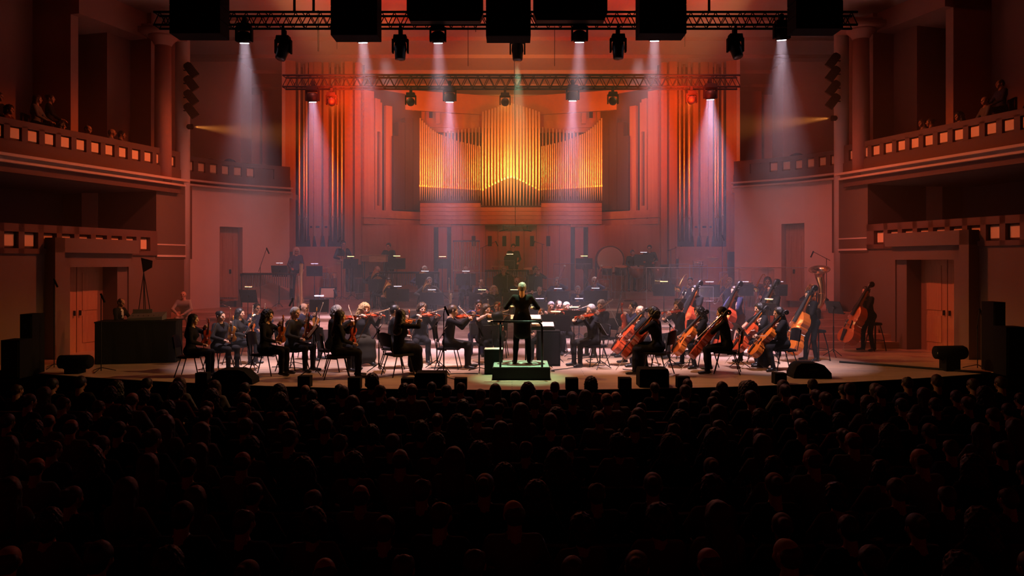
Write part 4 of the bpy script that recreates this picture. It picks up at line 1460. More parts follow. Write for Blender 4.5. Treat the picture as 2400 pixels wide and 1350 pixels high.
# ------------------------------------------------------------------ chairs and music stands
def chair_maker():
    defs = []
    s = MB(); s.box((0, 0.03, 0.435), (0.44, 0.43, 0.045)); s.box((0, 0.25, 0.425), (0.42, 0.03, 0.03)); defs.append(('seat', s, 'black_paint', False))
    k = MB()
    n = 9
    vs = []
    for zz in (0.62, 0.90):
        for y2 in (0, 0.03):
            for i in range(n):
                t = i / (n - 1) * 2 - 1
                vs.append((0.215 * t, -0.24 - y2 - 0.03 * (1 - t * t) - (zz - 0.62) * 0.12, zz - (0.03 * t * t if zz > 0.8 else 0)))
    fs = []
    for i in range(n - 1):
        fs += [(i, i + 1, 2 * n + i + 1, 2 * n + i), (n + i + 1, n + i, 3 * n + i, 3 * n + i + 1), (2 * n + i, 2 * n + i + 1, 3 * n + i + 1, 3 * n + i), (i + 1, i, n + i, n + i + 1)]
    k.add(vs, fs)
    defs.append(('backrest', k, 'black_paint', False))
    for x in (-1, 1):
        l = MB(); l.tube([(x * 0.19, 0.16, 0.42), (x * 0.24, 0.26, 0.0)], 0.012, 6); defs.append(('leg', l, 'black_metal', True))
        l = MB(); l.tube([(x * 0.19, -0.12, 0.42), (x * 0.24, -0.25, 0.0)], 0.012, 6); defs.append(('leg', l, 'black_metal', True))
        p = MB(); p.tube([(x * 0.2, 0.0, 0.40), (x * 0.205, -0.21, 0.42), (x * 0.205, -0.25, 0.64), (x * 0.20, -0.285, 0.86)], 0.011, 6); defs.append(('back_post', p, 'black_metal', True))
    f = MB(); f.tube([(-0.2, 0.16, 0.41), (0.2, 0.16, 0.41)], 0.010, 6); f.tube([(-0.2, -0.12, 0.41), (0.2, -0.12, 0.41)], 0.010, 6); defs.append(('crossbar', f, 'black_metal', True))
    return make_parts(defs)

def stool_maker():
    defs = []
    s = MB(); s.lathe([(0.17, 0.70), (0.18, 0.72), (0.17, 0.76), (0.1, 0.77)], 18); defs.append(('seat', s, 'black_paint', True))
    for a in (0.8, 2.35, 3.9, 5.5):
        l = MB(); l.tube([(0.12 * math.cos(a), 0.12 * math.sin(a), 0.70), (0.21 * math.cos(a), 0.21 * math.sin(a), 0.35), (0.27 * math.cos(a), 0.27 * math.sin(a), 0)], 0.013, 6); defs.append(('leg', l, 'black_metal', True))
    r_ = MB(); r_.tube([(0.225 * math.cos(i * math.pi / 8), 0.225 * math.sin(i * math.pi / 8), 0.28) for i in range(17)], 0.009, 6, cap=False); defs.append(('foot_ring', r_, 'black_metal', True))
    return make_parts(defs)

def music_stand(label, px, py, d, base, reader, lamp=None, w=0.50, h_=0.34, tilt=None, paper=False, group='music stands'):
    """desk centre at pixel (px,py); reader = direction (deg) in which the player sits, seen from the stand"""
    x = (px - 1200) * d / FPX
    hz = CZ + (HY - py) * d / FPX - base
    hz = max(0.72, min(1.30, hz))
    t = thing('music_stand', label, 'music stand', (x, d, base), R(reader - 90), group)
    # local +y points to the reader
    tl = R(tilt if tilt is not None else 22)
    rot = Matrix.Rotation(tl, 3, 'X')      # top leans away from the reader
    up = rot @ Vector((0, 0, 1))
    nr = rot @ Vector((0, 1, 0))
    c = Vector((0, 0, hz))
    slab('desk', c, (w, 0.008, h_), 'stand_black', t, rot)
    slab('ledge', c - up * (h_ / 2) + nr * 0.028, (w, 0.055, 0.008), 'stand_black', t, rot)
    bar('pole', (0, -0.02, 0.16), (0, -0.02, hz - 0.02), 0.011, 'black_metal', t)
    bar('tube', (0, -0.02, 0.12), (0, -0.02, hz * 0.62), 0.016, 'black_metal', t)
    for k in range(3):
        a = R(90 + 120 * k)
        bar('leg', (0, -0.02, 0.20), (0.27 * math.cos(a), -0.02 + 0.27 * math.sin(a), 0.012), 0.010, 'black_metal', t)
    slab('bracket', c - nr * 0.02, (0.05, 0.035, 0.08), 'black_metal', t, rot)
    if lamp:
        top = c + up * (h_ / 2)
        bar('lamp_arm', top - nr * 0.01, top + up * 0.08 + nr * 0.06, 0.006, 'black_metal', t)
        lc = top + up * 0.085 + nr * 0.07
        hd = slab('lamp_head', lc, (0.26, 0.035, 0.016), 'white_ring', t, rot)
        e = slab('lamp_strip', lc - up * 0.011 + nr * 0.002, (0.24, 0.026, 0.005), 'lamp_warm' if lamp == 'warm' else 'lamp_cool', t, rot)
    if paper:
        so = link('sheet_music', unit('cube'))
        so.matrix_world = Matrix.Translation((x, d, base)) @ Matrix.Rotation(R(reader - 90), 4, 'Z') @ Matrix.Translation(c - up * 0.01 + nr * 0.012) @ rot.to_4x4() @ Matrix.Diagonal((0.44, 0.006, 0.30, 1))
        setmat(so, 'paper')
        tag(so, 'open sheet music on the ' + label, 'sheet music', 'sheet music')
    return t

def mic_stand(label, px, d, base, ytop, pxend, yend, clip=True):
    """boom microphone stand: pole up to (px,ytop), boom to (pxend,yend)"""
    p1 = W(px, ytop, d)
    p2 = W(pxend, yend, d)
    t = thing('microphone_stand', label, 'microphone stand', (p1.x, d, base), 0, 'microphone stands')
    o = Vector((p1.x, d, base))
    bar('pole', (0, 0, 0.02), p1 - o, 0.011, 'black_metal', t)
    v = (p2 - p1)
    if v.length > 0.05:
        bar('boom', p1 - o - v * 0.28, p2 - o, 0.009, 'black_metal', t)
    for k in range(3):
        a = R(30 + 120 * k)
        bar('leg', (0, 0, 0.10), (0.3 * math.cos(a), 0.3 * math.sin(a), 0.012), 0.009, 'black_metal', t)
    dirn = Vector((-0.4 if v.x < 0 else 0.4, 0, -0.9)) if v.length > 0.05 else Vector((0, 0, 1))
    e = p2 - o
    bar('microphone', e - dirn * 0.02, e + dirn * 0.2, 0.022, 'black_matte', t, 10)
    return t

def acoustic_screen(label, px0, px1, py0, py1, d, base):
    """small clear acoustic shield on a pole"""
    a, c = W(px0, py1, d), W(px1, py0, d)
    cx, zz0, zz1 = (a.x + c.x) / 2, a.z - base, c.z - base
    t = thing('acoustic_screen', label, 'screen', (cx, d, base), 0, 'clear acoustic screens')
    w_ = (c.x - a.x)
    slab('pane', (0, 0, (zz0 + zz1) / 2), (w_, 0.008, zz1 - zz0), 'acrylic', t)
    e = 0.006
    pts = [(-w_ / 2, 0, zz0), (w_ / 2, 0, zz0), (w_ / 2, 0, zz1), (-w_ / 2, 0, zz1)]
    for k in range(4):
        bar('edge', pts[k], pts[(k + 1) % 4], e, 'acrylic_edge', t, 6)
    bar('pole', (0, 0.015, 0.0), (0, 0.015, zz0 + 0.05), 0.012, 'chrome', t)
    mb = MB(); mb.lathe([(0.14, 0), (0.14, 0.012), (0.03, 0.03)], 16); mb.build('base', 'black_metal', t, True)
    return t

# ------------------------------------------------------------------ poses
def v_rest(k=0):
    org = Vector((-0.10 + 0.01 * k, 0.31, 0.655)); ax = Vector((0.03, 0.12, 1)).normalized()
    hl = org + ax * 0.43 + Vector((-0.02, -0.02, 0))
    hr = Vector((0.13, 0.37, 0.70))
    return dict(stand=False, lean=0.05, hpitch=-6, handL=(hl - Vector((0.0, 0.07, 0.03)), (0.25, 0.9, 0.3), (0.9, -0.1, 0.0)), handR=(hr - Vector((0, 0.06, 0)), (0, 1, -0.1), (0, 0.1, -1)),
                poleL=(-0.8, -0.3, -0.6), poleR=(0.9, -0.4, -0.4), inst=(org, ax, (0.75, 0.62, 0.0)), bow=(hr + Vector((0, 0.03, 0)), (0.05, 0.42 - 0.25 * k, 0.9), (1, 0, 0)))
def v_play(up=0.25, dv=0.0):
    org = Vector((-0.075, 0.135, 1.100)); ax = Vector((-0.50, 0.86, -0.02 + dv)).normalized()
    hl = org + ax * 0.45
    C = org + ax * 0.27 + Vector((0.01, 0, 0.05))
    e = Vector((-0.80, -0.47, up)).normalized()
    fr = C - e * 0.30
    return dict(stand=False, lean=0.06, hpitch=-14, hyaw=18, hroll=-8, handL=(hl + Vector((0.0, -0.085, -0.05)), (-0.2, 0.8, 0.5), (0.5, 0.2, 0.8)), handR=(fr + Vector((0.05, -0.07, 0.02)), (-0.55, 0.75, -0.1), (-0.1, 0.0, -1)),
                poleL=(-0.2, 0.15, -1), poleR=(0.9, -0.2, -0.5), inst=(org, ax, (0.30, 0.10, 0.95)), bow=(fr, e, (0, 0.3, 0.9)))
def c_play(frog=(0.34, 0.58, 0.62), tilt=0.0):
    org = Vector((0.02, 0.72, 0.30)); ax = Vector((-0.10, -0.62 - tilt, 0.78)).normalized()
    hl = org + ax * 0.88
    return dict(stand=False, lean=0.07, hpitch=-12, handL=(hl + Vector((-0.05, -0.04, 0.02)), (0.5, 0.7, -0.4), (0.2, 0.6, -0.7)), handR=(Vector(frog) - Vector((0.0, 0.07, -0.02)), (-0.25, 0.9, -0.3), (-0.3, 0.3, -0.9)),
                poleL=(-1, 0.25, -0.6), poleR=(1, -0.3, -0.2), footL=(-0.33, 0.38, 0.085), footR=(0.33, 0.38, 0.085), inst=(org, ax, (0, 0.85, 0.55)), bow=(frog, Vector((-1, 0.05, 0.10)), (0, 0.5, 0.85)))
def b_play(frog=(0.36, 0.52, 0.84)):
    org = Vector((0.08, 0.74, 0.21)); ax = Vector((-0.20, -0.80, 1.75)).normalized()
    hl = org + ax * 1.30
    return dict(stand=True, lean=0.10, hpitch=-10, handL=(hl + Vector((-0.02, -0.06, 0.0)), (0.35, 0.8, 0.2), (0.6, 0.3, -0.3)), handR=(Vector(frog) - Vector((0.0, 0.07, 0)), (-0.2, 0.9, -0.4), (-0.4, 0.2, -0.9)),
                poleL=(-1, 0.2, -0.7), poleR=(1, -0.3, -0.3), footR=(0.16, 0.10, 0.085), inst=(org, ax, (0.05, 0.9, 0.4)), bow=(frog, Vector((-1, 0.1, -0.25)), (0, 0.6, 0.8)))
def wind(kind):
    m = Vector((0, 0.165, 1.185))
    if kind == 'clarinet':
        ax = Vector((0, 0.56, -0.83)); h1, h2 = m + ax * 0.22, m + ax * 0.42
        ins = (m, ax, (0, 0.83, 0.56))
    elif kind == 'flute':
        ax = Vector((0.97, 0.10, -0.12)); h1, h2 = m + ax * 0.22 + Vector((0, 0.02, 0)), m + ax * 0.46
        ins = (m + Vector((0, 0.01, -0.01)), ax, (0, 0.5, 0.8))
        return dict(stand=False, lean=0.05, hpitch=-6, handL=(h1 - Vector((0.0, -0.03, 0.05)), (0.4, 0.1, 0.6), (0, -0.9, 0.2)), handR=(h2 - Vector((0, 0.08, 0.03)), (0, 1, 0.2), (0, 0.2, -1)), poleL=(-0.6, 0.5, -0.8), poleR=(0.8, -0.3, -0.7), inst=ins)
    elif kind == 'bassoon':
        org = Vector((0.20, 0.26, 0.58)); ax = Vector((-0.34, 0.06, 0.94)).normalized()
        h1, h2 = org + ax * 0.62, org + ax * 0.22
        ins = (org, ax, (0.1, 0.9, 0.0))
    elif kind == 'trumpet':
        ax = Vector((0.05, 0.97, -0.22)); h1, h2 = m + ax * 0.20, m + ax * 0.24
        ins = (m, ax, (0, 0.2, 1))
    elif kind == 'horn':
        org = Vector((0.02, 0.33, 0.86)); ins = (org, Vector((0.5, 0.1, 0.8)), (0.2, 0.9, -0.1)); h1, h2 = Vector((-0.12, 0.33, 0.9)), Vector((0.2, 0.30, 0.82))
    elif kind == 'tuba':
        org = Vector((0.02, 0.30, 0.56)); ins = (org, Vector((0, 1, 0)), (-0.05, 0.0, 1)); h1, h2 = Vector((-0.22, 0.34, 0.92)), Vector((0.16, 0.24, 0.9))
    return dict(stand=False, lean=0.05, hpitch=-4, handL=(h1 - Vector((0.04, 0.07, 0.01)), (0.4, 0.9, 0.1), (0.8, 0.2, -0.2)), handR=(h2 - Vector((-0.05, 0.07, 0.01)), (-0.4, 0.9, 0.1), (-0.8, 0.2, -0.2)), poleL=(-1, -0.2, -0.7), poleR=(1, -0.2, -0.7), inst=ins)
def tbone(ax=(0.10, 0.80, -0.60)):
    m = Vector((0.045, 0.19, 1.175)); ax = Vector(ax).normalized()
    h2 = m + ax * 0.62
    return dict(stand=False, lean=0.05, hpitch=-6, handL=(m + ax * 0.14 + Vector((-0.08, -0.05, -0.03)), (0.6, 0.7, 0.1), (0.8, 0.2, 0)), handR=(h2 - Vector((-0.03, 0.07, 0.0)), (-0.3, 0.9, -0.1), (-0.8, 0.2, -0.3)),
                poleL=(-0.8, 0.1, -0.8), poleR=(1, -0.3, -0.6), inst=(m, ax, (0.1, 0.6, 0.8)))
def lap():
    return dict(stand=False, lean=0.03, hpitch=-5, handL=((-0.12, 0.33, 0.655), (0.3, 0.9, -0.1), (0, 0, -1), 'soft'), handR=((0.12, 0.33, 0.655), (-0.3, 0.9, -0.1), (0, 0, -1), 'soft'), poleL=(-1, -0.5, -0.3), poleR=(1, -0.5, -0.3))
def mallets(z=1.06, y=0.42, tw=0.0):
    return dict(stand=True, lean=0.06, twist=tw, hpitch=-16, handL=((-0.17, y, z), (0.1, 1, -0.25), (0, 0, -1)), handR=((0.17, y - 0.05, z + 0.04), (-0.1, 1, -0.2), (0, 0, -1)), poleL=(-0.9, -0.5, -0.5), poleR=(0.9, -0.5, -0.5))

def full_matrix(ob, org, ax, zz):
    return ob.matrix_world @ Matrix.Translation(Vector(org)) @ frame(ax, zz)

def seat(ob, who, kind='chair'):
    if kind == 'chair':
        c = spawn('chair', chair_maker, 'orchestra_chair', 'black stacking chair under the %s' % who, 'chair', ob.matrix_world.copy(), 'orchestra chairs')
    else:
        c = spawn('stool', stool_maker, 'bass_stool', 'tall round black stool behind the %s' % who, 'stool', ob.matrix_world @ Matrix.Translation((0, -0.17, 0)), 'bass stools')
    return c

def with_strings(ob, pose, kind, who, varnish, bow=True):
    org, ax, zz = pose['inst']
    nm_ = {'violin': 'violin', 'viola': 'viola', 'cello': 'cello', 'bass': 'double_bass'}[kind]
    rc = {'body': varnish}
    if kind in ('violin', 'viola'):
        rc['neck'] = varnish; rc['scroll'] = varnish
    colr = {'varnish_orange': 'orange', 'varnish_red': 'red-brown', 'varnish_amber': 'golden'}[varnish]
    spawn(kind, string_inst(kind), nm_, '%s %s held by the %s' % (colr, nm_.replace('_', ' '), who), nm_.replace('_', ' '), full_matrix(ob, org, ax, zz), {'violin': 'violins', 'viola': 'violins', 'cello': 'cellos', 'bass': 'double basses'}[kind], rc)
    if bow and 'bow' in pose:
        fr, e, z2 = pose['bow']
        spawn('bow', bow_maker, 'bow', 'thin bow in the hand of the %s' % who, 'bow', full_matrix(ob, fr, e, z2), 'bows')

def with_wind(ob, pose, kind, who):
    org, ax, zz = pose['inst']
    mk = {'clarinet': clarinet_maker(), 'oboe': clarinet_maker(0.6, 0.011, 0.02), 'flute': flute_maker, 'bassoon': bassoon_maker, 'trumpet': trumpet_maker, 'horn': horn_maker, 'tuba': tuba_maker, 'trombone': trombone_maker}[kind]
    colr = {'clarinet': 'black', 'oboe': 'black', 'flute': 'silver', 'bassoon': 'dark red', 'trumpet': 'brass', 'horn': 'brass french', 'tuba': 'large brass', 'trombone': 'long silver-slide'}[kind]
    spawn(kind, mk, {'horn': 'french_horn'}.get(kind, kind), '%s %s played by the %s' % (colr, kind, who), {'horn': 'french horn'}.get(kind, kind), full_matrix(ob, org, ax, zz) @ Matrix.Scale(1.3 if kind == 'tuba' else 1.0, 4))
# ================================================================== the orchestra
def base_of(d):
    return 0.0 if d < 22.2 else 0.17 if d < 23.5 else 0.53 if d < 25.6 else 0.89 if d < 27.4 else 1.15 if d < 28.4 else 1.40

def string_player(who, px, top, d, ang, pose, kind, varnish, action, base=0.0, bow=True, seat_kind='chair', **kw):
    o = person('%s %s' % (who, action), px, top, d, base, ang, pose, **kw)
    if seat_kind:
        seat(o, who, seat_kind)
    with_strings(o, pose, kind, who, varnish, bow)
    return o
G1 = 'string players'
SP = [
    # who, px, head top, distance, facing, pose, instrument, varnish, action, look
    ('long-haired woman at far left', 453, 737, 16.75, 5, v_rest(0), 'violin', 'varnish_red', 'resting a violin on her lap', dict(hair='long', female=True, skin='skin_b')),
    ('woman with tied-back hair and bright face', 519, 729, 17.7, -24, v_rest(1), 'violin', 'varnish_amber', 'holding a golden violin', dict(hair='bun', female=True, topm='cloth_charcoal', botm='cloth_charcoal')),
    ('long-haired woman behind the first desk', 563, 723, 18.8, -12, v_rest(1), 'violin', 'varnish_orange', 'with raised bow', dict(hair='long', female=True, topm='cloth_charcoal')),
    ('bespectacled man behind the first desk', 603, 711, 20.4, -38, v_rest(0), 'violin', 'varnish_orange', 'in navy shirt', dict(glasses=True, topm='cloth_navy')),
    ('woman with thick dark wavy hair', 628, 727, 16.95, -6, v_rest(0), 'violin', 'varnish_orange', 'holding violin and bow', dict(hair='frizz', hcol='hair_black', female=True)),
    ('grey-haired violinist with red violin', 693, 720, 17.6, -22, v_rest(1), 'violin', 'varnish_red', 'looking down', dict(hair='short', hcol='hair_grey', topm='cloth_charcoal', botm='cloth_charcoal', skin='skin_b')),
    ('bald bespectacled man below the harp', 713, 710, 19.7, -18, v_rest(0), 'violin', 'varnish_amber', 'in navy shirt', dict(hair='fringe', hcol='hair_black', glasses=True, topm='cloth_navy')),
    ('woman with very long black hair', 797, 729, 16.45, 16, v_rest(0), 'violin', 'varnish_red', 'in black, bow on her lap', dict(hair='long', female=True)),
    ('woman with frizzy grey hair', 789, 715, 17.6, -8, v_play(0.4), 'violin', 'varnish_red', 'playing behind the long-haired woman', dict(hair='curly', hcol='hair_grey', female=True)),
    ('blonde frizzy-haired woman', 856, 704, 18.8, -68, v_play(0.15), 'violin', 'varnish_red', 'playing and facing the hall', dict(hair='frizz', hcol='hair_blonde', female=True, skirt=True, topm='cloth_charcoal', botm='cloth_olive')),
    ('young dark-haired man in profile', 926, 704, 18.0, 12, v_rest(0), 'violin', 'varnish_red', 'sitting left of the podium', dict(skin='skin_b')),
    ('woman in long black skirt', 939, 728, 16.85, 38, v_play(0.1), 'violin', 'varnish_orange', 'playing with her back turned', dict(hair='long', female=True, skirt=True)),
    ('woman with bobbed brown hair', 990, 711, 19.1, -78, v_play(0.2), 'violin', 'varnish_red', 'playing a red violin', dict(hair='curly', hcol='hair_brown', female=True)),
    ('greying man with knees apart', 1061, 709, 18.0, -4, v_play(0.3), 'violin', 'varnish_red', 'playing left of the podium', dict(hair='short', hcol='hair_brown', topm='cloth_black', botm='cloth_charcoal', skin='skin_b')),
    ('dark-haired man in navy', 1122, 699, 20.8, -92, v_play(0.3), 'viola', 'varnish_red', 'behind the podium at left', dict(topm='cloth_navy', botm='cloth_navy')),
    ('woman with long brown hair', 1140, 713, 19.0, -62, v_play(0.1), 'viola', 'varnish_amber', 'reading beside the podium', dict(hair='long', hcol='hair_brown', female=True, sleeve='short')),
    ('woman in glasses with upright bow', 1166, 707, 20.2, -95, v_rest(1), 'viola', 'varnish_red', 'left of the conductor', dict(hair='short', hcol='hair_brown', female=True, glasses=True)),
    ('violist beside the podium rail', 1268, 722, 19.7, 250, v_rest(0), 'viola', 'varnish_orange', 'half hidden by the black desks', dict(hair='short', hcol='hair_brown')),
    ('grey-fringed violist under the woodwinds', 1291, 707, 21.0, 262, v_play(0.2), 'viola', 'varnish_red', 'with lowered head', dict(hair='short', hcol='hair_grey')),
    ('red-haired violist under the woodwinds', 1309, 704, 21.5, 270, v_play(0.1), 'viola', 'varnish_red', 'facing the hall', dict(hair='thin', hcol='hair_brown')),
    ('white-haired violist under the woodwinds', 1327, 708, 21.1, 275, v_play(0.2), 'viola', 'varnish_red', 'looking down', dict(hair='short', hcol='hair_white')),
    ('violinist in black right of podium', 1384, 711, 18.5, 205, v_play(0.5), 'viola', 'varnish_red', 'playing with upright bow', dict(hair='short', hcol='hair_grey', skin='skin_b', botm='cloth_charcoal')),
    ('grey-haired violist further back', 1409, 699, 20.4, 215, v_play(0.6), 'viola', 'varnish_red', 'with raised bow', dict(hair='curly', hcol='hair_grey', botm='cloth_olive')),
    ('dark-capped violist behind the bald cellist', 1484, 708, 20.3, 188, v_rest(0), 'viola', 'varnish_red', 'bending forward', dict(topm='cloth_navy')),
    ('bald cellist with the red cello', 1500, 716, 18.6, 186, c_play(), 'cello', 'varnish_red', 'playing in profile', dict(hair='fringe', hcol='hair_brown', skin='skin_b')),
    ('cellist with dark bobbed hair', 1532, 713, 17.0, 150, c_play(), 'cello', 'varnish_red', 'sitting with back to the hall', dict(hair='curly', hcol='hair_black', female=True, skirt=True)),
    ('violist with grey-streaked hair', 1588, 706, 20.0, 196, v_play(0.9), 'viola', 'varnish_red', 'drawing a diagonal bow', dict(hair='curly', hcol='hair_brown')),
    ('wavy-haired woman with orange cello', 1638, 720, 18.3, 192, c_play((0.36, 0.46, 0.66)), 'cello', 'varnish_orange', 'playing among the cellos', dict(hair='frizz', hcol='hair_black', female=True)),
    ('young cellist seen from behind', 1693, 718, 17.2, 162, c_play(), 'cello', 'varnish_red', 'in black jacket', dict(hair='short', hcol='hair_black')),
    ('cellist beside the leaning desk', 1778, 711, 18.9, 196, c_play((0.40, 0.42, 0.70)), 'cello', 'varnish_red', 'bent over a red cello', dict(hair='long', hcol='hair_black', female=True, sleeve='short')),
    ('cellist in black dress', 1824, 721, 17.8, 186, c_play((0.36, 0.52, 0.70)), 'cello', 'varnish_orange', 'playing nearest the right wedge', dict(hair='long', hcol='hair_black', female=True, skirt=True)),
]
for who, px, top, d, ang, pose, kind, var, act, kw in SP:
    string_player(who, px, top, d, ang, pose, kind, var, act, group=G1, **kw)
BP = [
    ('young bassist behind the tall desk', 1627, 669, 21.2, 216, 'varnish_red', dict(topm='cloth_charcoal')),
    ('bassist in short navy sleeves', 1720, 671, 20.8, 210, 'varnish_red', dict(topm='cloth_navy', botm='cloth_rust', sleeve='short', hcol='hair_brown', glasses=True)),
    ('bassist with open shirt before the tuba', 1806, 667, 20.5, 207, 'varnish_red', dict(topm='cloth_charcoal', glasses=True, skin='skin_c')),
    ('bassist in black tailcoat near the tuba', 1894, 681, 19.4, 202, 'varnish_orange', dict(skin='skin_b')),
    ('bassist alone at the far right', 2028, 672, 21.6, 197, 'varnish_orange', dict(skin='skin_b')),
]
for who, px, top, d, ang, var, kw in BP:
    string_player(who, px, top, d, ang, b_play(), 'bass', var, 'standing with a double bass', seat_kind='stool', group='double bass players', **kw)

WP = [
    # who, px, top, d, facing, instrument, look
    ('blonde wind player in the front wind row', 1158, 671, 23.9, 275, 'flute', dict(hair='frizz', hcol='hair_blonde', female=True)),
    ('gaunt grey wind player right of conductor', 1264, 678, 23.9, 268, 'flute', dict(hair='thin', hcol='hair_grey', topm='cloth_navy')),
    ('white-haired wind player between two desks', 1354, 670, 23.9, 262, 'oboe', dict(hair='short', hcol='hair_grey', topm='cloth_navy', skin='skin_b')),
    ('bespectacled wind player beside a horn', 912, 652, 25.0, 290, 'horn', dict(hair='short', hcol='hair_brown', glasses=True)),
    ('grey-haired wind player left of the sax', 1007, 648, 25.1, 280, 'horn', dict(hair='short', hcol='hair_grey', topm='cloth_grey')),
    ('brown-haired wind player behind clear screen', 1128, 654, 25.1, 285, 'clarinet', dict(hair='thin', hcol='hair_brown', topm='cloth_blue')),
    ('bald wind player just left of conductor', 1212, 645, 25.1, 280, 'clarinet', dict(hair='bald', topm='cloth_navy')),
    ('grey-haired bassoonist behind the broad desk', 1306, 645, 25.1, 266, 'bassoon', dict(hair='short', hcol='hair_grey', topm='cloth_blue')),
    ('bassoonist with white ring beside the drums', 1393, 637, 25.3, 262, 'bassoon', dict(hair='short', hcol='hair_white', topm='cloth_blue')),
    ('balding horn player below the wooden box', 886, 620, 26.7, 285, 'horn', dict(hair='fringe', hcol='hair_grey', skin='skin_b')),
    ('white-haired horn player at the vibraphone', 996, 623, 26.7, 278, 'horn', dict(hair='short', hcol='hair_white', topm='cloth_blue')),
    ('bald horn player below the tubular bells', 1092, 617, 26.6, 276, 'trumpet', dict(hair='bald', topm='cloth_blue')),
    ('blond trumpeter behind a clear screen', 1181, 621, 26.6, 272, 'trumpet', dict(hair='short', hcol='hair_blonde')),
    ('trumpeter in white shirt and black jacket', 1254, 614, 26.5, 290, 'trumpet', dict(hair='short', hcol='hair_brown', shirt=True)),
    ('tuba player hidden behind his tuba', 1906, 668, 23.9, 250, 'tuba', dict(topm='cloth_navy')),
]
for who, px, top, d, ang, kind, kw in WP:
    pose = wind({'oboe': 'clarinet'}.get(kind, kind))
    o = person('%s facing the hall' % who, px, top, d, base_of(d), ang, pose, group='wind players', h=0.026, **kw)
    seat(o, who)
    with_wind(o, pose, kind, who)
for who, px, top, d, ang, ax, kw in [
    ('dark trombonist nearest the clear wall', 1616, 641, 24.8, 258, (0.30, 0.72, -0.62), dict(hair='short', hcol='hair_black', skin='skin_c', topm='cloth_blue')),
    ('fair-haired trombonist in the middle', 1708, 648, 24.6, 250, (0.34, 0.72, -0.62), dict(hair='short', hcol='hair_blonde', topm='cloth_blue')),
    ('curly-haired trombonist next to the tuba', 1797, 640, 24.6, 254, (0.30, 0.72, -0.60), dict(hair='curly', hcol='hair_brown', topm='cloth_blue')),
]:
    pose = tbone(ax)
    o = person('%s with slide extended' % who, px, top, d, 0.53, ang, pose, group='wind players', h=0.026, **kw)
    seat(o, who)
    with_wind(o, pose, 'trombone', who)
for lab, px, top, d, ang, pose, kw in [
    ('woman with long white hair standing at the marimba', 697, 580, 28.0, 292, mallets(1.0), dict(hair='long', hcol='hair_white', female=True, topm='cloth_blue', glasses=True)),
    ('bearded man in black standing at the bongos', 806, 565, 28.42, 300, mallets(1.08), dict(hair='short', skin='skin_b')),
    ('young man standing behind the wooden box', 912, 570, 29.2, 262, mallets(1.05), dict(hair='short')),
    ('man standing alone below the hanging microphone', 1203, 572, 29.3, 270, mallets(1.05), dict(hair='short')),
    ('man in dark shirt standing behind the timpani', 1481, 588, 29.2, 282, mallets(1.0), dict(hair='short', hcol='hair_brown')),
    ('bespectacled man at the far right of the percussion', 1521, 575, 28.85, 255, mallets(1.1), dict(hair='short', glasses=True)),
]:
    person(lab, px, top, d, base_of(d), ang, pose, group='percussionists', h=0.026, **kw)

# conductor
pose = dict(stand=True, lean=0.03, hpitch=-12, hyaw=-6, tails=True, handL=((-0.27, 0.36, 1.20), (0.4, 0.9, 0.2), (0.2, 0, -1), 'soft'), handR=((0.27, 0.36, 1.18), (-0.4, 0.9, 0.2), (-0.2, 0, -1)),
            poleL=(-0.75, -0.3, -0.75), poleR=(0.75, -0.3, -0.75), footL=(-0.15, -0.04, 0.085), footR=(0.15, 0.02, 0.085))
cond = person('conductor in black seen from behind on the green-lit podium', 1224, 663, 16.75, 0.27, 90, pose, hair='short', hcol='hair_grey', topm='cloth_charcoal', h=0.020, name='person')
bt = spawn('baton', lambda: make_parts([('stick', MB().tube([(0, 0, 0), (0, 0.34, 0)], [0.004, 0.0018], 6), 'white_ring', True), ('grip', MB().tube([(0, -0.03, 0), (0, 0.02, 0), (0, 0.03, 0)], [0.008, 0.011, 0.005], 8), 'bow_wood', True)]),
           'baton', 'thin white baton in the right hand of the conductor', 'baton', full_matrix(cond, (0.24, 0.45, 1.19), (-0.35, 0.7, 0.55), (0, 0, 1)))
# two men at the left of the stage
pose = dict(stand=False, lean=0.26, hpitch=8, hroll=4, handL=((-0.10, 0.56, 0.66), (0.6, 0.7, -0.3), (0.2, 0, -1), 'soft'), handR=((0.10, 0.56, 0.67), (-0.6, 0.7, -0.3), (-0.2, 0, -1), 'soft'), poleL=(-1, -0.1, -0.2), poleR=(1, -0.1, -0.2), footL=(-0.24, 0.40, 0.085), footR=(0.24, 0.40, 0.085))
person('bald man in pale jacket and trousers sitting on the left steps', 438, 682, 22.55, 0.38, 275, pose, hair='bald', topm='cloth_tan', botm='cloth_tan', shirt=False, skin='skin_b', h=0.021)
person('man in black suit at the cloth-covered desk on the left', 285, 698, 19.4, 0.0, -10, mallets(1.0), hair='thin', hcol='hair_brown', shirt=True, skin='skin_c', scale=0.9)

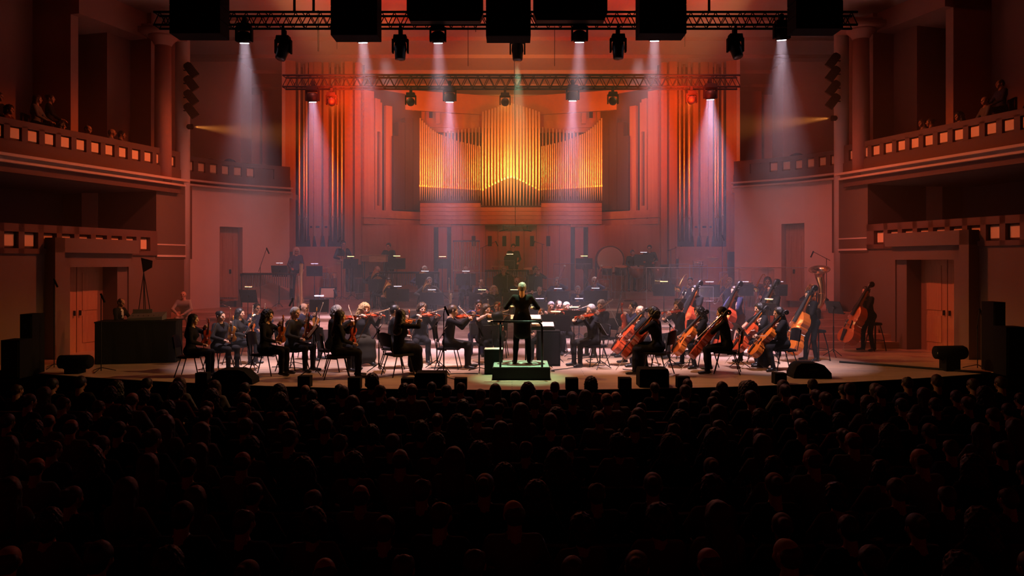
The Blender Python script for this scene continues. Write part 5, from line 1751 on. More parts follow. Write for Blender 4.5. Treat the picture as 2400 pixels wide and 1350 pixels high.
# ------------------------------------------------------------------ music stands
ST = [
    # label, px, py, d, reader, lamp, paper, width, tilt
    ('lit stand of the first violin desk at far left', 588, 765, 17.7, 190, 'warm', True, 0.5, 30),
    ('black stand before the very long-haired woman', 733, 777, 16.9, 200, None, True, 0.5, 38),
    ('dark stand in front of the harp', 748, 705, 21.0, 110, 'cool', False, 0.52, 14),
    ('stand with glowing page left of the seated young man', 886, 776, 17.3, 186, None, True, 0.5, 30),
    ('black stand in front of the greying violinist', 1022, 757, 18.0, 175, None, False, 0.52, 34),
    ('stand with a lit page edge at the greying violinist', 1038, 782, 17.0, 182, None, True, 0.5, 30),
    ('broad dark stand close left of the podium', 1153, 778, 18.6, 120, 'warm', False, 0.55, 20),
    ('wide black stand right of the podium', 1302, 757, 19.2, 75, 'warm', False, 0.75, 8),
    ('second wide black stand right of the podium', 1345, 745, 20.3, 80, 'warm', False, 0.75, 8),
    ('stand with glowing page right of the podium', 1408, 770, 17.9, 8, None, True, 0.5, 32),
    ('small black stand beside the bald cellist', 1463, 750, 20.6, 60, None, True, 0.45, 10),
    ('tilted stand before the orange cello', 1572, 762, 18.1, -8, None, True, 0.5, 36),
    ('leaning stand right of the young cellist', 1734, 772, 18.0, 5, None, True, 0.5, 36),
    ('dark stand among the basses', 1805, 725, 19.9, 30, 'warm', False, 0.52, 24),
    ('large dark stand between the two right-hand basses', 1955, 717, 20.2, 20, None, False, 0.55, 24),
    ('tall desk in front of the young bassist', 1605, 703, 21.4, 70, None, True, 0.55, 14),
    ('stand with a pale blue-grey page behind the harp', 768, 686, 24.3, 262, None, True, 0.56, 14),
    ('sloping stand with clip lamp at the left platform', 582, 684, 23.2, 70, 'warm', False, 0.62, 14),
    ('stand with crossed back behind the left microphone', 655, 628, 26.9, 80, 'cool', False, 0.60, 12),
    ('black stand in front of the white-haired woman', 737, 623, 27.0, 100, 'cool', True, 0.55, 10),
    ('black stand in front of the bearded man', 822, 618, 27.6, 120, 'warm', False, 0.55, 12),
    ('black stand beside the wooden box', 930, 615, 27.8, 100, 'warm', True, 0.62, 8),
    ('black stand with bright lamp left of the bells', 1037, 611, 28.2, 90, 'warm', False, 0.55, 8),
    ('small stand in front of the lone standing man', 1195, 612, 28.5, 90, 'warm', False, 0.42, 8),
    ('stand with bright lamp left of the bass drum', 1369, 606, 28.2, 80, 'warm', True, 0.62, 10),
    ('black stand in front of the timpanist', 1509, 609, 28.5, 95, 'cool', False, 0.72, 8),
    ('black stand right of the dark pilaster', 1601, 608, 28.2, 85, 'warm', False, 0.50, 8),
    ('wide stand in front of the bespectacled wind player', 932, 692, 24.4, 100, 'cool', False, 0.72, 12),
    ('wide stand left of the saxophone', 1012, 700, 24.4, 90, 'cool', False, 0.76, 8),
    ('wide stand in the middle of the wind row', 1130, 700, 24.3, 92, 'warm', False, 0.80, 8),
    ('stand hidden behind the conductor', 1205, 700, 24.3, 90, 'warm', False, 0.70, 8),
    ('stand in front of the gaunt wind player', 1265, 722, 23.0, 90, 'cool', False, 0.62, 12),
    ('broad stand in front of the left bassoonist', 1308, 697, 24.4, 90, 'cool', True, 0.72, 6),
    ('broad stand in front of the right bassoonist', 1396, 696, 24.5, 88, 'cool', True, 0.76, 6),
    ('stand in front of the white-haired wind player', 1357, 722, 23.1, 90, 'cool', False, 0.60, 12),
    ('stand in front of the balding horn player', 885, 668, 25.9, 95, None, False, 0.62, 10),
    ('stand in front of the white-haired horn player', 996, 655, 25.9, 92, 'cool', False, 0.62, 10),
    ('stand in front of the bald horn player', 1092, 655, 25.9, 92, 'cool', False, 0.66, 10),
    ('stand in front of the blond trumpeter', 1180, 662, 25.8, 90, None, False, 0.70, 10),
    ('stand in front of the white-shirted trumpeter', 1252, 660, 25.8, 100, None, False, 0.55, 12),
    ('stand inside the clear wall with two bright lamps', 1556, 680, 25.2, 75, 'warm', False, 0.70, 14),
    ('stand in front of the dark trombonist', 1663, 682, 23.7, 80, 'cool', False, 0.62, 12),
    ('stand in front of the middle trombonist', 1745, 680, 23.8, 80, 'cool', False, 0.55, 12),
    ('stand in front of the curly-haired trombonist', 1826, 680, 23.8, 80, 'cool', False, 0.50, 12),
]
for lab, px, py, d, rd, lamp, pap, w_, tl in ST:
    music_stand(lab, px, py, d, base_of(d), rd, lamp, w_, 0.36 if w_ < 0.6 else 0.40, tl, pap)
# the conductor's scores on the two flat desks
for lab, px, py, d, w_ in (('flat conductor desk with an open white score', 1232, 748, 17.7, 0.75), ('low flat desk with loose white pages at the podium', 1272, 765, 17.9, 0.55)):
    t = music_stand(lab, px, py, d, 0.0, 270, None, w_, 0.42, 72, False)
    hz = CZ + (HY - py) * d / FPX
    so = link('sheet_music', unit('cube'))
    so.matrix_world = Matrix.Translation((W(px, py, d).x, d, hz + 0.045)) @ Matrix.Rotation(R(12), 4, 'X') @ Matrix.Diagonal((w_ * 0.92, 0.34, 0.02, 1))
    setmat(so, 'paper')
    tag(so, 'open white score lying on the ' + lab.split(' with')[0], 'sheet music', 'sheet music')
# ================================================================== percussion
def bars_instrument(name, label, px0, px1, ytop, d, base, res, keym, flip=False):
    """marimba / vibraphone seen from the front: bars, resonator tubes, frame, legs"""
    a, c = W(px0, ytop, d), W(px1, ytop, d)
    L = c.x - a.x
    hz = a.z - base
    t = thing(name, label, name, ((a.x + c.x) / 2, d, base))
    n = int(L / 0.075)
    for k in range(n):
        x = -L / 2 + (k + 0.5) * L / n
        slab('key', (x, 0.0, hz), (L / n * 0.82, 0.42 - 0.16 * k / n, 0.02), keym, t)
    for k in range(n):
        x = -L / 2 + (k + 0.5) * L / n
        f = k / (n - 1)
        if flip:
            f = 1 - f
        ln = res * (0.55 + 0.45 * abs(math.cos(f * math.pi * 0.9)))
        bar('resonator', (x, -0.16, hz - 0.05 - ln), (x, -0.16, hz - 0.05), 0.026, 'resonator', t, 10)
    for y in (-0.23, 0.23):
        slab('rail', (0, y, hz - 0.035), (L + 0.06, 0.025, 0.05), 'black_metal', t)
    for x in (-1, 1):
        slab('end_frame', (x * (L / 2 + 0.03), 0, hz - 0.06), (0.04, 0.5, 0.10), 'black_metal', t)
        for y in (-0.2, 0.2):
            bar('leg', (x * (L / 2 + 0.02), y, 0), (x * (L / 2 + 0.02), y, hz - 0.08), 0.02, 'black_metal', t)
    return t
bars_instrument('marimba', 'long marimba with hanging resonator tubes on the left platform', 572, 690, 640, 27.0, 0.885, 0.5, 'rosewood')
bars_instrument('vibraphone', 'vibraphone with a row of silver tubes behind the horn players', 872, 1026, 637, 28.1, 1.15, 0.72, 'resonator')
bars_instrument('xylophone', 'small xylophone right of the tubular bells', 1140, 1236, 632, 28.0, 1.15, 0.25, 'box_wood')

def drum(name, label, px, py, d, base, r, depth, shell, tilt=0, legs=3, kettle=False, group=None):
    """drum with its head at pixel (px,py)"""
    p = W(px, py, d)
    t = thing(name, label, 'drum', (p.x, d, base), 0, group)
    hz = p.z - base
    rt = Matrix.Translation((0, 0, hz)) @ Matrix.Rotation(R(tilt), 4, 'X')
    mb = MB()
    if kettle:
        mb.lathe([(0.08, -depth), (r * 0.6, -depth * 0.9), (r * 0.92, -depth * 0.55), (r, -depth * 0.15), (r, 0)], 24, mtx=rt)
    else:
        mb.lathe([(r, -depth), (r, 0)], 24, mtx=rt)
    mb.build('shell', shell, t, True)
    mb = MB(); mb.lathe([(r * 0.98, 0.004), (r * 0.98, 0.010)], 24, mtx=rt); mb.build('drum_head', 'drum_head', t)
    for zz in ((0.005,) if kettle else (0.005, -depth)):
        mb = MB(); mb.tube([rt @ Vector((r * 1.02 * math.cos(a), r * 1.02 * math.sin(a), zz)) for a in [2 * math.pi * i / 24 for i in range(25)]], 0.012, 6, cap=False)
        mb.build('hoop', 'chrome', t, True)
    for k in range(6):
        a = 2 * math.pi * k / 6 + 0.3
        p0, p1 = rt @ Vector((r * 1.03 * math.cos(a), r * 1.03 * math.sin(a), 0)), rt @ Vector((r * 1.03 * math.cos(a), r * 1.03 * math.sin(a), -min(depth, 0.2)))
        bar('tension_rod', p1, p0, 0.006, 'chrome', t, 6)
    for k in range(legs):
        a = 2 * math.pi * k / legs + 0.5
        bar('leg', (r * 1.05 * math.cos(a), r * 1.05 * math.sin(a), 0), (r * 0.95 * math.cos(a), r * 0.95 * math.sin(a), max(0.1, hz - depth * 0.4)), 0.012, 'chrome', t, 6)
    return t
drum('bongo', 'left one of the pale bongos under the cymbal', 763, 640, 27.8, 1.15, 0.10, 0.2, 'box_wood', group='bongos')
drum('bongo', 'right one of the pale bongos under the cymbal', 782, 640, 27.8, 1.15, 0.11, 0.2, 'box_wood', group='bongos')
drum('tom_drum', 'left dark drum in the row beside the right bassoonist', 1423, 627, 27.9, 1.15, 0.19, 0.26, 'drum_shell', 12, group='tom drums')
drum('tom_drum', 'right dark drum in the row beside the right bassoonist', 1455, 625, 27.9, 1.15, 0.22, 0.30, 'drum_shell', 12, group='tom drums')
drum('floor_drum', 'reddish drum standing low under the dark drums', 1417, 655, 27.7, 1.15, 0.20, 0.30, 'drum_copper')
drum('timpani', 'copper kettledrum in front of the timpanist', 1494, 626, 28.9, 1.40, 0.34, 0.42, 'drum_copper', 8, 4, True, 'timpani')
drum('timpani', 'copper kettledrum at the right of the timpanist', 1541, 628, 28.9, 1.40, 0.32, 0.42, 'drum_copper', 8, 4, True, 'timpani')
drum('timpani', 'kettledrum below the lone standing man', 1246, 630, 28.9, 1.40, 0.33, 0.42, 'drum_copper', 8, 4, True, 'timpani')
drum('snare_drum', 'snare drum behind the clear wall', 1636, 612, 28.0, 1.15, 0.19, 0.15, 'chrome', 6)
drum('conga_drum', 'tall drum by the bearded man', 842, 652, 28.0, 1.15, 0.16, 0.55, 'drum_shell', 0, 3, False)
# great bass drum seen face on
p = W(1429, 612, 28.9)
t = thing('bass_drum', 'great bass drum facing the hall left of the timpani', 'drum', (p.x, 28.9, 1.40))
hz = p.z - 1.40
rt = Matrix.Translation((0, 0, hz + 0.05)) @ Matrix.Rotation(R(90), 4, 'X')
mb = MB(); mb.lathe([(0.50, -0.2), (0.50, 0.2)], 32, mtx=rt, cap=False); mb.build('shell', 'rosewood', t, True)
mb = MB(); mb.lathe([(0.48, 0.19), (0.48, 0.195)], 32, mtx=rt); mb.build('drum_head', 'drum_head', t)
for zz in (-0.2, 0.2):
    mb = MB(); mb.tube([rt @ Vector((0.51 * math.cos(a), 0.51 * math.sin(a), zz)) for a in [2 * math.pi * i / 32 for i in range(33)]], 0.022, 6, cap=False); mb.build('hoop', 'rosewood', t, True)
for x in (-1, 1):
    for y in (-0.3, 0.3):
        bar('leg', (x * 0.5, y, 0.0), (x * 0.52, y * 0.3, hz), 0.015, 'black_metal', t)
def cymbal(label, px, py, d, base, r, tilt=4):
    p = W(px, py, d)
    t = thing('cymbal', label, 'cymbal', (p.x, d, base), 0, 'cymbals')
    hz = p.z - base
    mb = MB(); mb.lathe([(0.01, 0.03), (0.05, 0.025), (0.06, 0.012), (r, 0.0), (r, -0.003), (0.06, 0.008), (0.01, 0.02)], 28, mtx=Matrix.Translation((0, 0, hz)) @ Matrix.Rotation(R(tilt), 4, 'Y'))
    mb.build('plate', 'cymbal', t, True)
    bar('pole', (0, 0, 0), (0, 0, hz + 0.05), 0.010, 'chrome', t)
    for k in range(3):
        a = R(30 + 120 * k)
        bar('leg', (0, 0, 0.25), (0.28 * math.cos(a), 0.28 * math.sin(a), 0.01), 0.008, 'chrome', t)
cymbal('cymbal above the bongos', 766, 628, 27.6, 1.15, 0.26, -3)
cymbal('small cymbal beside the bearded man', 792, 617, 28.2, 1.15, 0.16, 2)
cymbal('tall cymbal right of the black stand and pilaster', 1669, 604, 28.2, 1.15, 0.22, -3)
cymbal('glinting cymbal at the right of the timpanist', 1535, 613, 28.6, 1.40, 0.24, 6)
cymbal('low cymbal behind the clear wall near the middle', 1732, 632, 27.2, 0.89, 0.26, 4)
cymbal('upper cymbal behind the clear wall near the tuba', 1800, 627, 27.2, 0.89, 0.24, -4)
cymbal('lower cymbal behind the clear wall near the tuba', 1818, 655, 26.8, 0.89, 0.24, 5)
drum('kit_drum', 'round drum behind the clear wall near the middle', 1748, 660, 27.0, 0.89, 0.24, 0.30, 'drum_shell', 10)
drum('kit_drum', 'round drum behind the clear wall near the tuba', 1790, 664, 27.0, 0.89, 0.22, 0.30, 'drum_shell', 10)
# tubular bells
d = 28.3
a, c = W(1066, 567, d), W(1120, 567, d)
t = thing('tubular_bells', 'rack of hanging gilded tubular bells', 'tubular bells', ((a.x + c.x) / 2, d, 1.15))
w_, hz = c.x - a.x, a.z - 1.15
for x in (-1, 1):
    bar('post', (x * (w_ / 2 + 0.05), 0, 0), (x * (w_ / 2 + 0.05), 0, hz + 0.05), 0.022, 'chrome', t)
    slab('foot', (x * (w_ / 2 + 0.05), 0, 0.02), (0.05, 0.6, 0.04), 'black_metal', t)
slab('top_rail', (0, 0, hz + 0.03), (w_ + 0.14, 0.05, 0.05), 'black_metal', t)
slab('lower_rail', (0, 0, hz - 1.05), (w_ + 0.1, 0.04, 0.05), 'box_wood', t)
for k in range(9):
    x = -w_ / 2 + (k + 0.5) * w_ / 9
    b0 = bar('bell_tube', (x, -0.03 if k % 2 else 0.05, hz - 1.10 + 0.03 * k), (x, -0.03 if k % 2 else 0.05, hz + 0.01), 0.022, 'brass', t, 12)
# wooden box table
p = W(877, 607, 28.6)
t = thing('wooden_box', 'amber wooden sound box on legs left of the black stand', 'box', (p.x, 28.6, 1.40))
hz = p.z - 1.40
slab('body', (0.16, 0, hz), (0.62, 0.5, 0.22), 'box_wood', t)
slab('side', (-0.30, 0.1, hz + 0.04), (0.30, 0.5, 0.26), 'case_wood', t)
slab('lid', (0, 0, hz + 0.14), (0.98, 0.56, 0.03), 'box_wood', t)
for x in (-0.4, 0.4):
    for y in (-0.2, 0.2):
        bar('leg', (x, y, 0), (x, y, hz - 0.1), 0.02, 'black_metal', t)
# small trap tables
for lab, px, py, d, w_, m_ in (('narrow wooden tray right of the tubular bells', 1167, 625, 28.4, 0.5, 'box_wood'), ('tray of yellow mallets left of the bass drum', 1377, 628, 28.4, 0.5, 'box_wood'), ('pale glockenspiel frame at the left platform', 520, 700, 26.4, 0.95, 'resonator')):
    bs = base_of(d) if px > 600 else 0.885
    p = W(px, py, d)
    hz = p.z - bs
    t = thing('trap_table', lab, 'table', (p.x, d, bs), 0)
    slab('tray', (0, 0, hz), (w_, 0.32, 0.03), m_, t)
    for k in range(5 if m_ == 'box_wood' else 14):
        n = 5 if m_ == 'box_wood' else 14
        slab('rest', (-w_ / 2 + (k + 0.5) * w_ / n, 0, hz + 0.03), (w_ / n * 0.6, 0.22, 0.03), m_, t)
    for x in (-1, 1):
        bar('leg', (x * w_ * 0.4, 0.1, 0), (-x * w_ * 0.4, -0.1, hz), 0.012, 'chrome', t)
# harp
d = 23.2
p = W(706, 617, d)
bs = 0.885 if d > 22.35 else 0.53
t = thing('harp', 'tall gilded concert harp among the left players', 'harp', (p.x, d, bs), R(25))
H = p.z - bs
col = MB(); col.lathe([(0.06, 0.06), (0.045, 0.12), (0.036, 0.3), (0.036, H - 0.32), (0.05, H - 0.30), (0.058, H - 0.22), (0.05, H - 0.2), (0.062, H - 0.06), (0.068, H - 0.03), (0.03, H)], 16)
col.build('pillar', 'box_wood', t, True)
sb = MB(); sb.tube([(0.0, 0.62, H - 0.42), (0.0, 0.40, 0.55), (0.0, 0.12, 0.12)], [0.05, 0.12, 0.17], 10); sb.build('soundbox', 'lip_gold', t, True)
nk = MB(); nk.tube([(0, 0, H - 0.12), (0, 0.12, H - 0.22), (0, 0.28, H - 0.36), (0, 0.44, H - 0.34), (0, 0.60, H - 0.36), (0, 0.63, H - 0.42)], [0.04, 0.038, 0.034, 0.034, 0.036, 0.04], 8); nk.build('neck', 'brass', t, True)
for k in range(14):
    f = (k + 0.5) / 14
    zt = H - 0.16 - 0.2 * math.sin(f * 2.2)
    bar('string', (0, 0.03 + 0.56 * f, zt), (0, 0.14 + 0.42 * f, 0.22 + (H - 0.75) * f), 0.002, 'bow_hair', t, 4)
bb = MB(); bb.box((0, 0.08, 0.05), (0.36, 0.36, 0.10)); bb.build('base', 'box_wood', t)
# saxophone and bass clarinet standing on their rests
spawn('sax', sax_maker(0.75), 'saxophone', 'saxophone on a rest between the two wide wind stands', 'saxophone', Matrix.Translation((W(1053, 735, 25.8).x, 25.8, 0.89 + 0.225)) @ Matrix.Rotation(R(200), 4, 'Z'))
p = W(1440, 764, 23.0)
spawn('bassclar', clarinet_maker(1.64, 0.022, 0.06), 'bass_clarinet', 'long black bass clarinet with silver keys leaning on its rest', 'bass clarinet', Matrix.Translation(W(1466, 640, 23.75)) @ frame(W(1440, 763, 23.65) - W(1466, 640, 23.75), (0, -1, 0.2)))

# ------------------------------------------------------------------ clear walls
d = 25.68
for k, (p0, p1) in enumerate(((1515, 1640), (1641, 1766), (1767, 1892))):
    a, c = W(p0, 721, d), W(p1, 627, d)
    t = thing('clear_wall', ('left', 'middle', 'right')[k] + ' panel of the long clear acrylic wall behind the trombones', 'screen', ((a.x + c.x) / 2, d, 0.89), 0, 'clear wall panels')
    w_, h_ = c.x - a.x, c.z - 0.89
    slab('pane', (0, 0, h_ / 2), (w_, 0.012, h_), 'acrylic', t)
    bar('top_edge', (-w_ / 2, 0, h_), (w_ / 2, 0, h_), 0.010, 'acrylic_edge', t)
    if k == 0:
        slab('side_wing', (-w_ / 2, 0.35, h_ / 2), (0.012, 0.7, h_), 'acrylic', t)
    bar('side_edge', (-w_ / 2, 0, 0), (-w_ / 2, 0, h_), 0.010 if k == 0 else 0.006, 'acrylic_edge', t)
    for x in (-0.35, 0.35):
        slab('foot', (x * w_, 0, 0.015), (0.06, 0.35, 0.03), 'acrylic_edge', t)
d = 27.55
for k, (p0, p1, y0) in enumerate(((1298, 1345, 618), (1346, 1385, 618))):
    a = W(p0, 690, d)
    t = thing('clear_wall', ('left', 'right')[k] + ' pane of the clear wall behind the left bassoonist', 'screen', ((W(p0, 0, d).x + W(p1, 0, d).x) / 2, d, 1.15), 0, 'clear wall panels')
    w_, h_ = W(p1, 0, d).x - W(p0, 0, d).x, W(0, y0, d).z - 1.15
    slab('pane', (0, 0, h_ / 2), (w_, 0.012, h_), 'acrylic', t)
    bar('top_edge', (-w_ / 2, 0, h_), (w_ / 2, 0, h_), 0.007, 'acrylic_edge', t)
    bar('side_edge', (-w_ / 2, 0, 0), (-w_ / 2, 0, h_), 0.007, 'acrylic_edge', t)
for lab, x0, x1, y0, y1, d in (
    ('clear screen beside the brown-haired wind player', 1103, 1152, 639, 672, 25.55), ('clear screen around the bald wind player', 1189, 1238, 645, 680, 25.5),
    ('clear screen in front of the blond trumpeter', 1170, 1206, 611, 640, 27.2), ('clear screen behind the left bassoonist', 1283, 1330, 653, 678, 25.5),
    ('left clear screen above the dark trombonist', 1568, 1616, 619, 652, 25.55), ('right clear screen above the dark trombonist', 1617, 1658, 622, 654, 25.58),
    ('clear screen behind the middle trombonist', 1686, 1736, 638, 671, 25.5), ('clear screen behind the curly-haired trombonist', 1762, 1814, 632, 672, 25.5),
    ('clear screen in front of the dark stand of trombones', 1640, 1672, 672, 706, 23.4)):
    acoustic_screen(lab, x0, x1, y0, y1, d, base_of(d))

# ------------------------------------------------------------------ podium
x0 = W(1221, 0, 16.75).x
t = thing('podium', 'conductor podium with black rail and green-lit carpet', 'podium', (x0, 16.75, 0))
slab('box', (0, 0, 0.125), (1.22, 1.16, 0.25), 'black_paint', t)
slab('carpet', (0, 0, 0.26), (1.18, 1.12, 0.02), 'carpet', t)
mb = MB()
ring = []
for r_ in (0.42, 0.50):
    ring.append([(r_ * 1.05 * math.cos(2 * math.pi * i / 32), r_ * 0.8 * math.sin(2 * math.pi * i / 32)) for i in range(32)])
vs = [(x, y, 0.2715) for x, y in ring[0]] + [(x, y, 0.2715) for x, y in ring[1]] + [(x, y, 0.2705) for x, y in ring[1]]
mb.add(vs, [(i, 32 + i, 32 + (i + 1) % 32, (i + 1) % 32) for i in range(32)] + [(32 + i, 64 + i, 64 + (i + 1) % 32, 32 + (i + 1) % 32) for i in range(32)])
mb.build('carpet_emblem', 'carpet_dark', t)
for xx, zz in ((-0.28, 0.02), (-0.12, 0.04), (0.12, 0.05), (0.30, 0.03)):
    slab('emblem_stroke', (xx, 0.02, 0.271), (0.10, 0.34 if abs(xx) < 0.2 else 0.2, 0.003), 'carpet_dark', t, Matrix.Rotation(xx * 2, 3, 'Z'))
# rail: two uprights at the back edge nearest the hall and a rounded top bar
rl = MB()
yb = -0.52
rl.tube([(-0.44, yb, 0.26), (-0.44, yb, 1.22)], 0.022, 10)
rl.build('rail_post', 'black_metal', t, True)
rl = MB()
rl.tube([(0.44, yb, 0.26), (0.44, yb, 1.10), (0.42, yb, 1.17), (0.37, yb, 1.215), (0.30, yb, 1.225), (-0.58, yb, 1.225)], 0.022, 10)
rl.build('rail', 'black_metal', t, True)
slab('rail_pad', (-0.50, yb, 1.23), (0.30, 0.06, 0.03), 'black_paint', t)
t = thing('side_box', 'black box left of the podium with white paper on top', 'box', (W(1157, 0, 17.2).x, 17.2, 0))
slab('body', (0, 0, 0.26), (0.40, 0.40, 0.52), 'black_paint', t)
slab('lid', (0, 0, 0.53), (0.43, 0.43, 0.02), 'black_paint', t)
so = slab('paper_sheet', (W(1157, 0, 17.2).x, 17.2, 0.548), (0.40, 0.36, 0.012), 'paper')
tag(so, 'white paper lying on the black box beside the podium', 'paper')
t = thing('back_box', 'tall black speaker box right behind the podium rail', 'speaker', (W(1285, 0, 18.6).x, 18.6, 0))
slab('cabinet', (0, 0, 0.42), (0.55, 0.5, 0.84), 'black_matte', t)
slab('grille', (0, -0.26, 0.42), (0.48, 0.02, 0.74), 'black_paint', t)
# lamp cluster by the podium
p = W(1165, 741, 18.2)
t = thing('desk_lamp', 'round black lamp hood on the stand left of the podium', 'lamp', (p.x, 18.2, 0))
mb = MB(); mb.lathe([(0.05, -0.13), (0.11, -0.10), (0.12, 0.12), (0.09, 0.14)], 16, mtx=Matrix.Translation((0, 0, p.z)) @ Matrix.Rotation(R(80), 4, 'Y')); mb.build('hood', 'black_paint', t, True)
bar('pole', (0, 0, 0), (0, 0, p.z - 0.1), 0.012, 'black_metal', t)
mb = MB(); mb.lathe([(0.16, 0), (0.16, 0.015), (0.02, 0.03)], 16); mb.build('base', 'black_metal', t, True)

# ------------------------------------------------------------------ wedges and small boxes along the stage edge
def wedge(label, px0, px1, ytop, d, rnd_=True):
    a, c = W(px0, ytop, d), W(px1, ytop, d)
    w_, h_ = c.x - a.x, max(0.3, a.z)
    t = thing('monitor_wedge', label, 'speaker', ((a.x + c.x) / 2, d, 0), 0, 'stage monitor speakers')
    mb = MB()
    pr = [(-w_ / 2, 0), (w_ / 2, 0), (w_ / 2 * 0.98, h_ * 0.35), (w_ * 0.30, h_ * 0.88), (w_ * 0.16, h_), (-w_ * 0.30, h_), (-w_ * 0.42, h_ * 0.8), (-w_ / 2, h_ * 0.3)] if rnd_ else [(-w_ / 2, 0), (w_ / 2, 0), (w_ / 2, h_ * 0.85), (w_ * 0.46, h_), (-w_ * 0.46, h_), (-w_ / 2, h_ * 0.85)]
    n = len(pr)
    mb.add([(x, -0.22, z) for x, z in pr] + [(x, 0.22, z) for x, z in pr], [tuple(range(n)), tuple(range(2 * n - 1, n - 1, -1))] + [(i, n + i, n + (i + 1) % n, (i + 1) % n) for i in range(n)])
    mb.build('cabinet', 'black_matte', t)
    slab('grille', (0, 0.225, h_ * 0.45), (w_ * 0.7, 0.02, h_ * 0.6), 'black_paint', t)
    slab('handle', (0, -0.225, h_ * 0.6), (w_ * 0.2, 0.02, 0.04), 'black_paint', t)
wedge('rounded black wedge speaker at the left stage edge', 503, 600, 868, 15.75)
wedge('square black monitor left of the podium at the stage edge', 975, 1046, 872, 15.3, False)
wedge('square black monitor before the cellist with bobbed hair', 1495, 1563, 862, 15.4, False)
wedge('rounded black wedge speaker at the right stage edge', 1938, 1852, 849, 16.6) if False else wedge('rounded black wedge speaker at the right stage edge', 1852, 1940, 849, 16.6)
for lab, px, d in (('leftmost small fill speaker on the stage edge', 476, 15.75), ('small fill speaker below the very long-haired woman', 715, 15.3), ('small fill speaker left of the square left monitor', 832, 15.1), ('small fill speaker touching the square left monitor', 956, 15.0),
                   ('small fill speaker right of the square left monitor', 1080, 15.0), ('small fill speaker right of the podium', 1340, 15.0), ('small fill speaker left of the square right monitor', 1464, 15.05), ('small fill speaker right of the square right monitor', 1600, 15.2), ('rightmost small fill speaker on the stage edge', 1826, 15.7)):
    t = thing('fill_speaker', lab, 'speaker', ((px - 1200) * d / FPX, d, 0), 0, 'small fill speakers')
    slab('cabinet', (0, 0, 0.11), (0.24, 0.22, 0.22), 'black_matte', t)
    slab('grille', (0, -0.115, 0.11), (0.20, 0.01, 0.18), 'black_paint', t)
# loudspeaker towers at the sides of the stage
for lab, px, y0, d, w_, h_, nm_ in (('low wide black loudspeaker at far left', 40, 795, 16.6, 0.40, None, 'loudspeaker'), ('tall slim black loudspeaker at far left', 76, 735, 17.2, 0.27, None, 'loudspeaker'),
                                    ('tall slim black loudspeaker at far right', 2328, 707, 17.6, 0.27, None, 'loudspeaker'), ('low wide black loudspeaker at far right', 2367, 765, 17.0, 0.45, None, 'loudspeaker')):
    p = W(px, y0, d)
    t = thing(nm_, lab, 'loudspeaker', (p.x, d, 0), 0, 'side loudspeakers')
    slab('cabinet', (0, 0, p.z / 2), (w_, 0.45, p.z), 'black_matte', t)
    slab('grille', (0, -0.23, p.z / 2), (w_ * 0.86, 0.02, p.z * 0.92), 'black_paint', t)
# low stage lamps on the floor at both sides
for lab, px, y0, d, sg in (('squat black floor lamp at the left of the stage', 176, 848, 17.2, -1), ('squat black floor lamp at the right of the stage', 2226, 826, 17.6, 1)):
    p = W(px, y0, d)
    t = thing('floor_lamp_head', lab, 'lamp', (p.x, d, 0), 0, 'floor lamps')
    mb = MB(); mb.lathe([(0.10, -0.36), (0.15, -0.33), (0.16, 0.30), (0.13, 0.36)], 16, mtx=Matrix.Translation((0, 0, p.z)) @ Matrix.Rotation(R(90), 4, 'Y')); mb.build('head', 'black_matte', t, True)
    mb = MB(); mb.box((0, 0, (p.z - 0.1) / 2), (0.32, 0.3, max(0.05, p.z - 0.1))); mb.build('base', 'black_matte', t)
    slab('yoke', (0, 0, p.z - 0.14), (0.5, 0.08, 0.04), 'black_metal', t)
    slab('indicator', (-sg * 0.34, -0.12, p.z), (0.015, 0.015, 0.04), 'paper', t)
# left desk
d = 19.2
a, c = W(242, 752, d), W(414, 752, d)
t = thing('cloth_desk', 'desk hidden under a black cloth at the left of the stage', 'desk', ((a.x + c.x) / 2, d, 0), R(12))
w_ = c.x - a.x
slab('top', (0, 0, a.z), (w_ + 0.03, 0.82, 0.03), 'black_matte', t)
mb = MB()
n = 40
vs = []
for k in range(n):
    f = k / n * 4
    s_, r_ = int(f), f - int(f)
    cs = [(-w_ / 2, -0.4), (w_ / 2, -0.4), (w_ / 2, 0.4), (-w_ / 2, 0.4)]
    x, y = cs[s_][0] + (cs[(s_ + 1) % 4][0] - cs[s_][0]) * r_, cs[s_][1] + (cs[(s_ + 1) % 4][1] - cs[s_][1]) * r_
    wv = 0.025 * math.sin(k * 2.4)
    vs.append((x, y, a.z)); vs.append((x * (1.0 + wv), y * (1.02 + wv), 0.01))
mb.add(vs, [(2 * k, 2 * ((k + 1) % n), 2 * ((k + 1) % n) + 1, 2 * k + 1) for k in range(n)])
mb.build('cloth', 'black_matte', t)
t = thing('mixing_console', 'small grey mixing console on the cloth-covered desk', 'console', W(345, 752, d - 0.05) + Vector((0, 0, 0.03)), R(12))
mb = MB(); mb.add([(-0.40, -0.25, 0), (0.40, -0.25, 0), (0.40, 0.25, 0), (-0.40, 0.25, 0), (-0.40, -0.25, 0.05), (0.40, -0.25, 0.09), (0.40, 0.25, 0.18), (-0.40, 0.25, 0.16)], [(3, 2, 1, 0), (4, 5, 6, 7), (0, 1, 5, 4), (1, 2, 6, 5), (2, 3, 7, 6), (3, 0, 4, 7)])
mb.build('body', 'cloth_grey', t)
slab('screen_hood', (-0.15, 0.2, 0.20), (0.45, 0.06, 0.10), 'cloth_grey', t)
for k in range(6):
    slab('fader', (-0.3 + 0.12 * k, -0.1, 0.11), (0.02, 0.05, 0.02), 'chrome', t)
t = thing('flag_stand', 'black tilted flag on a thin tripod behind the left desk', 'flag', W(350, 745, 20.4) * 1.0)
t.location.z = 0
p0 = Vector(t.location)
fl_ = [W(331, 604, 20.4) - p0, W(357, 611, 20.4) - p0, W(356, 627, 20.4) - p0, W(336, 638, 20.4) - p0]
